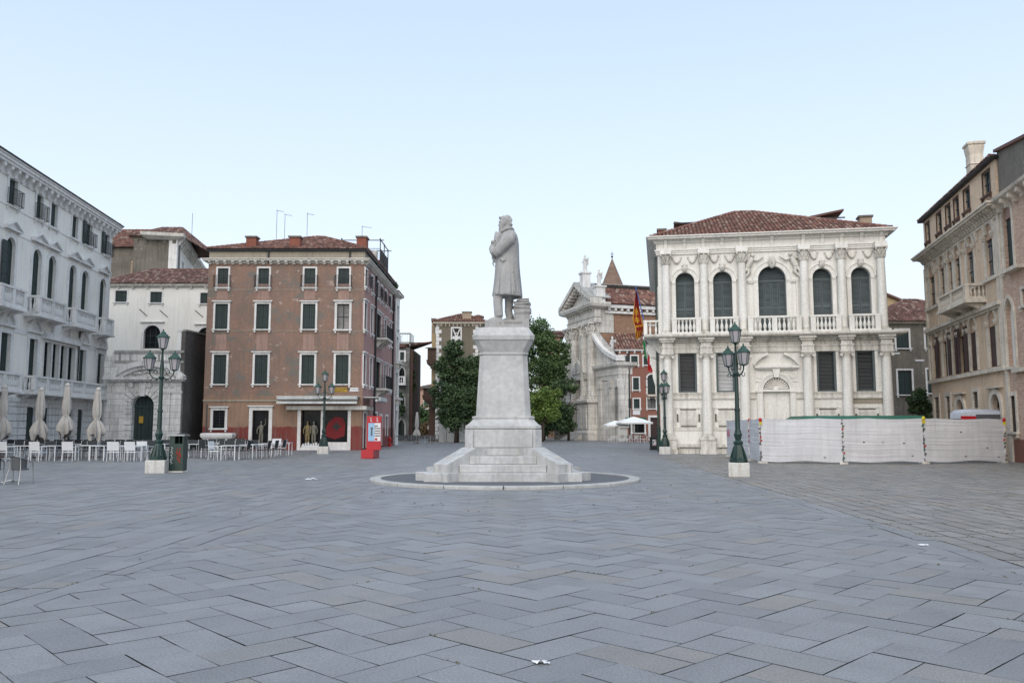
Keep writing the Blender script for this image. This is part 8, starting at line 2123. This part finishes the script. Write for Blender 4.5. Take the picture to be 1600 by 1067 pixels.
# stacked grey chairs at the mouth of the street
i = 0; SG = 'grey chairs stacked at the mouth of the street'
CS = empty('stacked_chair', (0, 0, 0), 0, 'x', 'chair'); b = MB(); b.box(-.24, .24, -.22, .22, .42, .45); b.build('seat', M['chrome_dark'], CS); b = MB(); b.box(-.24, .24, .22, .25, .5, .86); b.build('backrest', M['chrome_dark'], CS)
for sx_ in (-1, 1):
    for sy_ in (-1, 1): l = MB(); l.tube([(sx_*.24, sy_*.22, 0), (sx_*.24, sy_*.22, .86 if sy_ > 0 else .62)], .014, 5); l.build('leg', M['alu'], CS)
for k in range(13):
    px = 624+k*4.4; Y = (84 if k < 5 else 81.5)+rr.uniform(-.2, .2)
    o = place(CS, k > 0, (X_(px, Y), Y, 0), rr.uniform(-.25, .25), f'grey chair in the row closing the narrow street, {ordn[k]} from the left', SG)
x, y = D(671, 665, 100)[0], 100; t = empty('traffic_sign', (x, y, 0), 0, 'small white signboard on a post at the end of the street', 'sign'); b = MB(); b.tube([(0, 0, 0), (0, 0, 2.0)], .04, 6); b.build('post', M['iron'], t); b = MB(); b.box(-.22, .22, -.06, -.03, 1.4, 1.85); b.build('plate', M['sign_white'], t)
# open white parasols and chairs of the bar by the church
def open_parasol(px, py_top, py_edge, w, Y, label):
    x, zt = D(px, py_top, Y); ze = D(px, py_edge, Y)[1]; t = empty('open_parasol', (x, Y, 0), R(4), label, 'parasol', 'open white parasols by the church')
    p = MB(); p.tube([(0, 0, 0), (0, 0, zt)], .04, 7); p.build('pole', M['alu'], t)
    c = MB(); hw = w/2; P_ = lambda h, z: [(-h, -h, z), (h, -h, z), (h, h, z), (-h, h, z)]
    c.loft([P_(hw, ze-.16), P_(hw, ze), P_(hw*.5, (ze+zt)/2+.05), P_(.08, zt)]); c.build('canopy', M['canvas_white'], t)
OP = 90.0
open_parasol(990, 651, 660, 3.4, OP, 'larger open white parasol in front of the red house bar'); open_parasol(962, 657, 664, 2.5, OP+2, 'smaller open white parasol beside the church wall')
CB = empty('bar_chair', (0, 0, 0), 0, 'x', 'chair'); b = MB(); b.box(-.22, .22, -.2, .2, .43, .46); b.build('seat', M['white_paint'], CB); b = MB(); b.box(-.22, .22, .2, .23, .5, .82); b.build('backrest', M['canvas'], CB)
for sx_ in (-1, 1):
    for sy_ in (-1, 1): l = MB(); l.tube([(sx_*.22, sy_*.2, 0), (sx_*.22, sy_*.2, .82 if sy_ > 0 else .45)], .016, 5); l.build('leg', M['white_paint'], CB)
for k in range(14):
    px = 955+k*4.1; Y = 89+rr.uniform(-1.5, 2)
    place(CB, k > 0, (X_(px, Y), Y, 0), rr.uniform(0, 6.28), f'pale bar chair under the white parasols, {ordn[k]} from the left', 'pale chairs of the bar by the church')
for k, px in enumerate((962, 978, 990, 1003)):
    Y = 90.2; t = empty('bar_table', (X_(px, Y), Y, 0), 0, f'small round bar table under the white parasols, {ordn[k]} from the left', 'table', 'round tables of the bar by the church')
    b = MB(); b.lathe([(0, .72), (.36, .72), (.36, .75), (0, .75)], n=16); b.build('tabletop', M['white_paint'], t); b = MB(); b.tube([(0, 0, 0), (0, 0, .72)], .03, 6); b.build('stand', M['iron'], t)
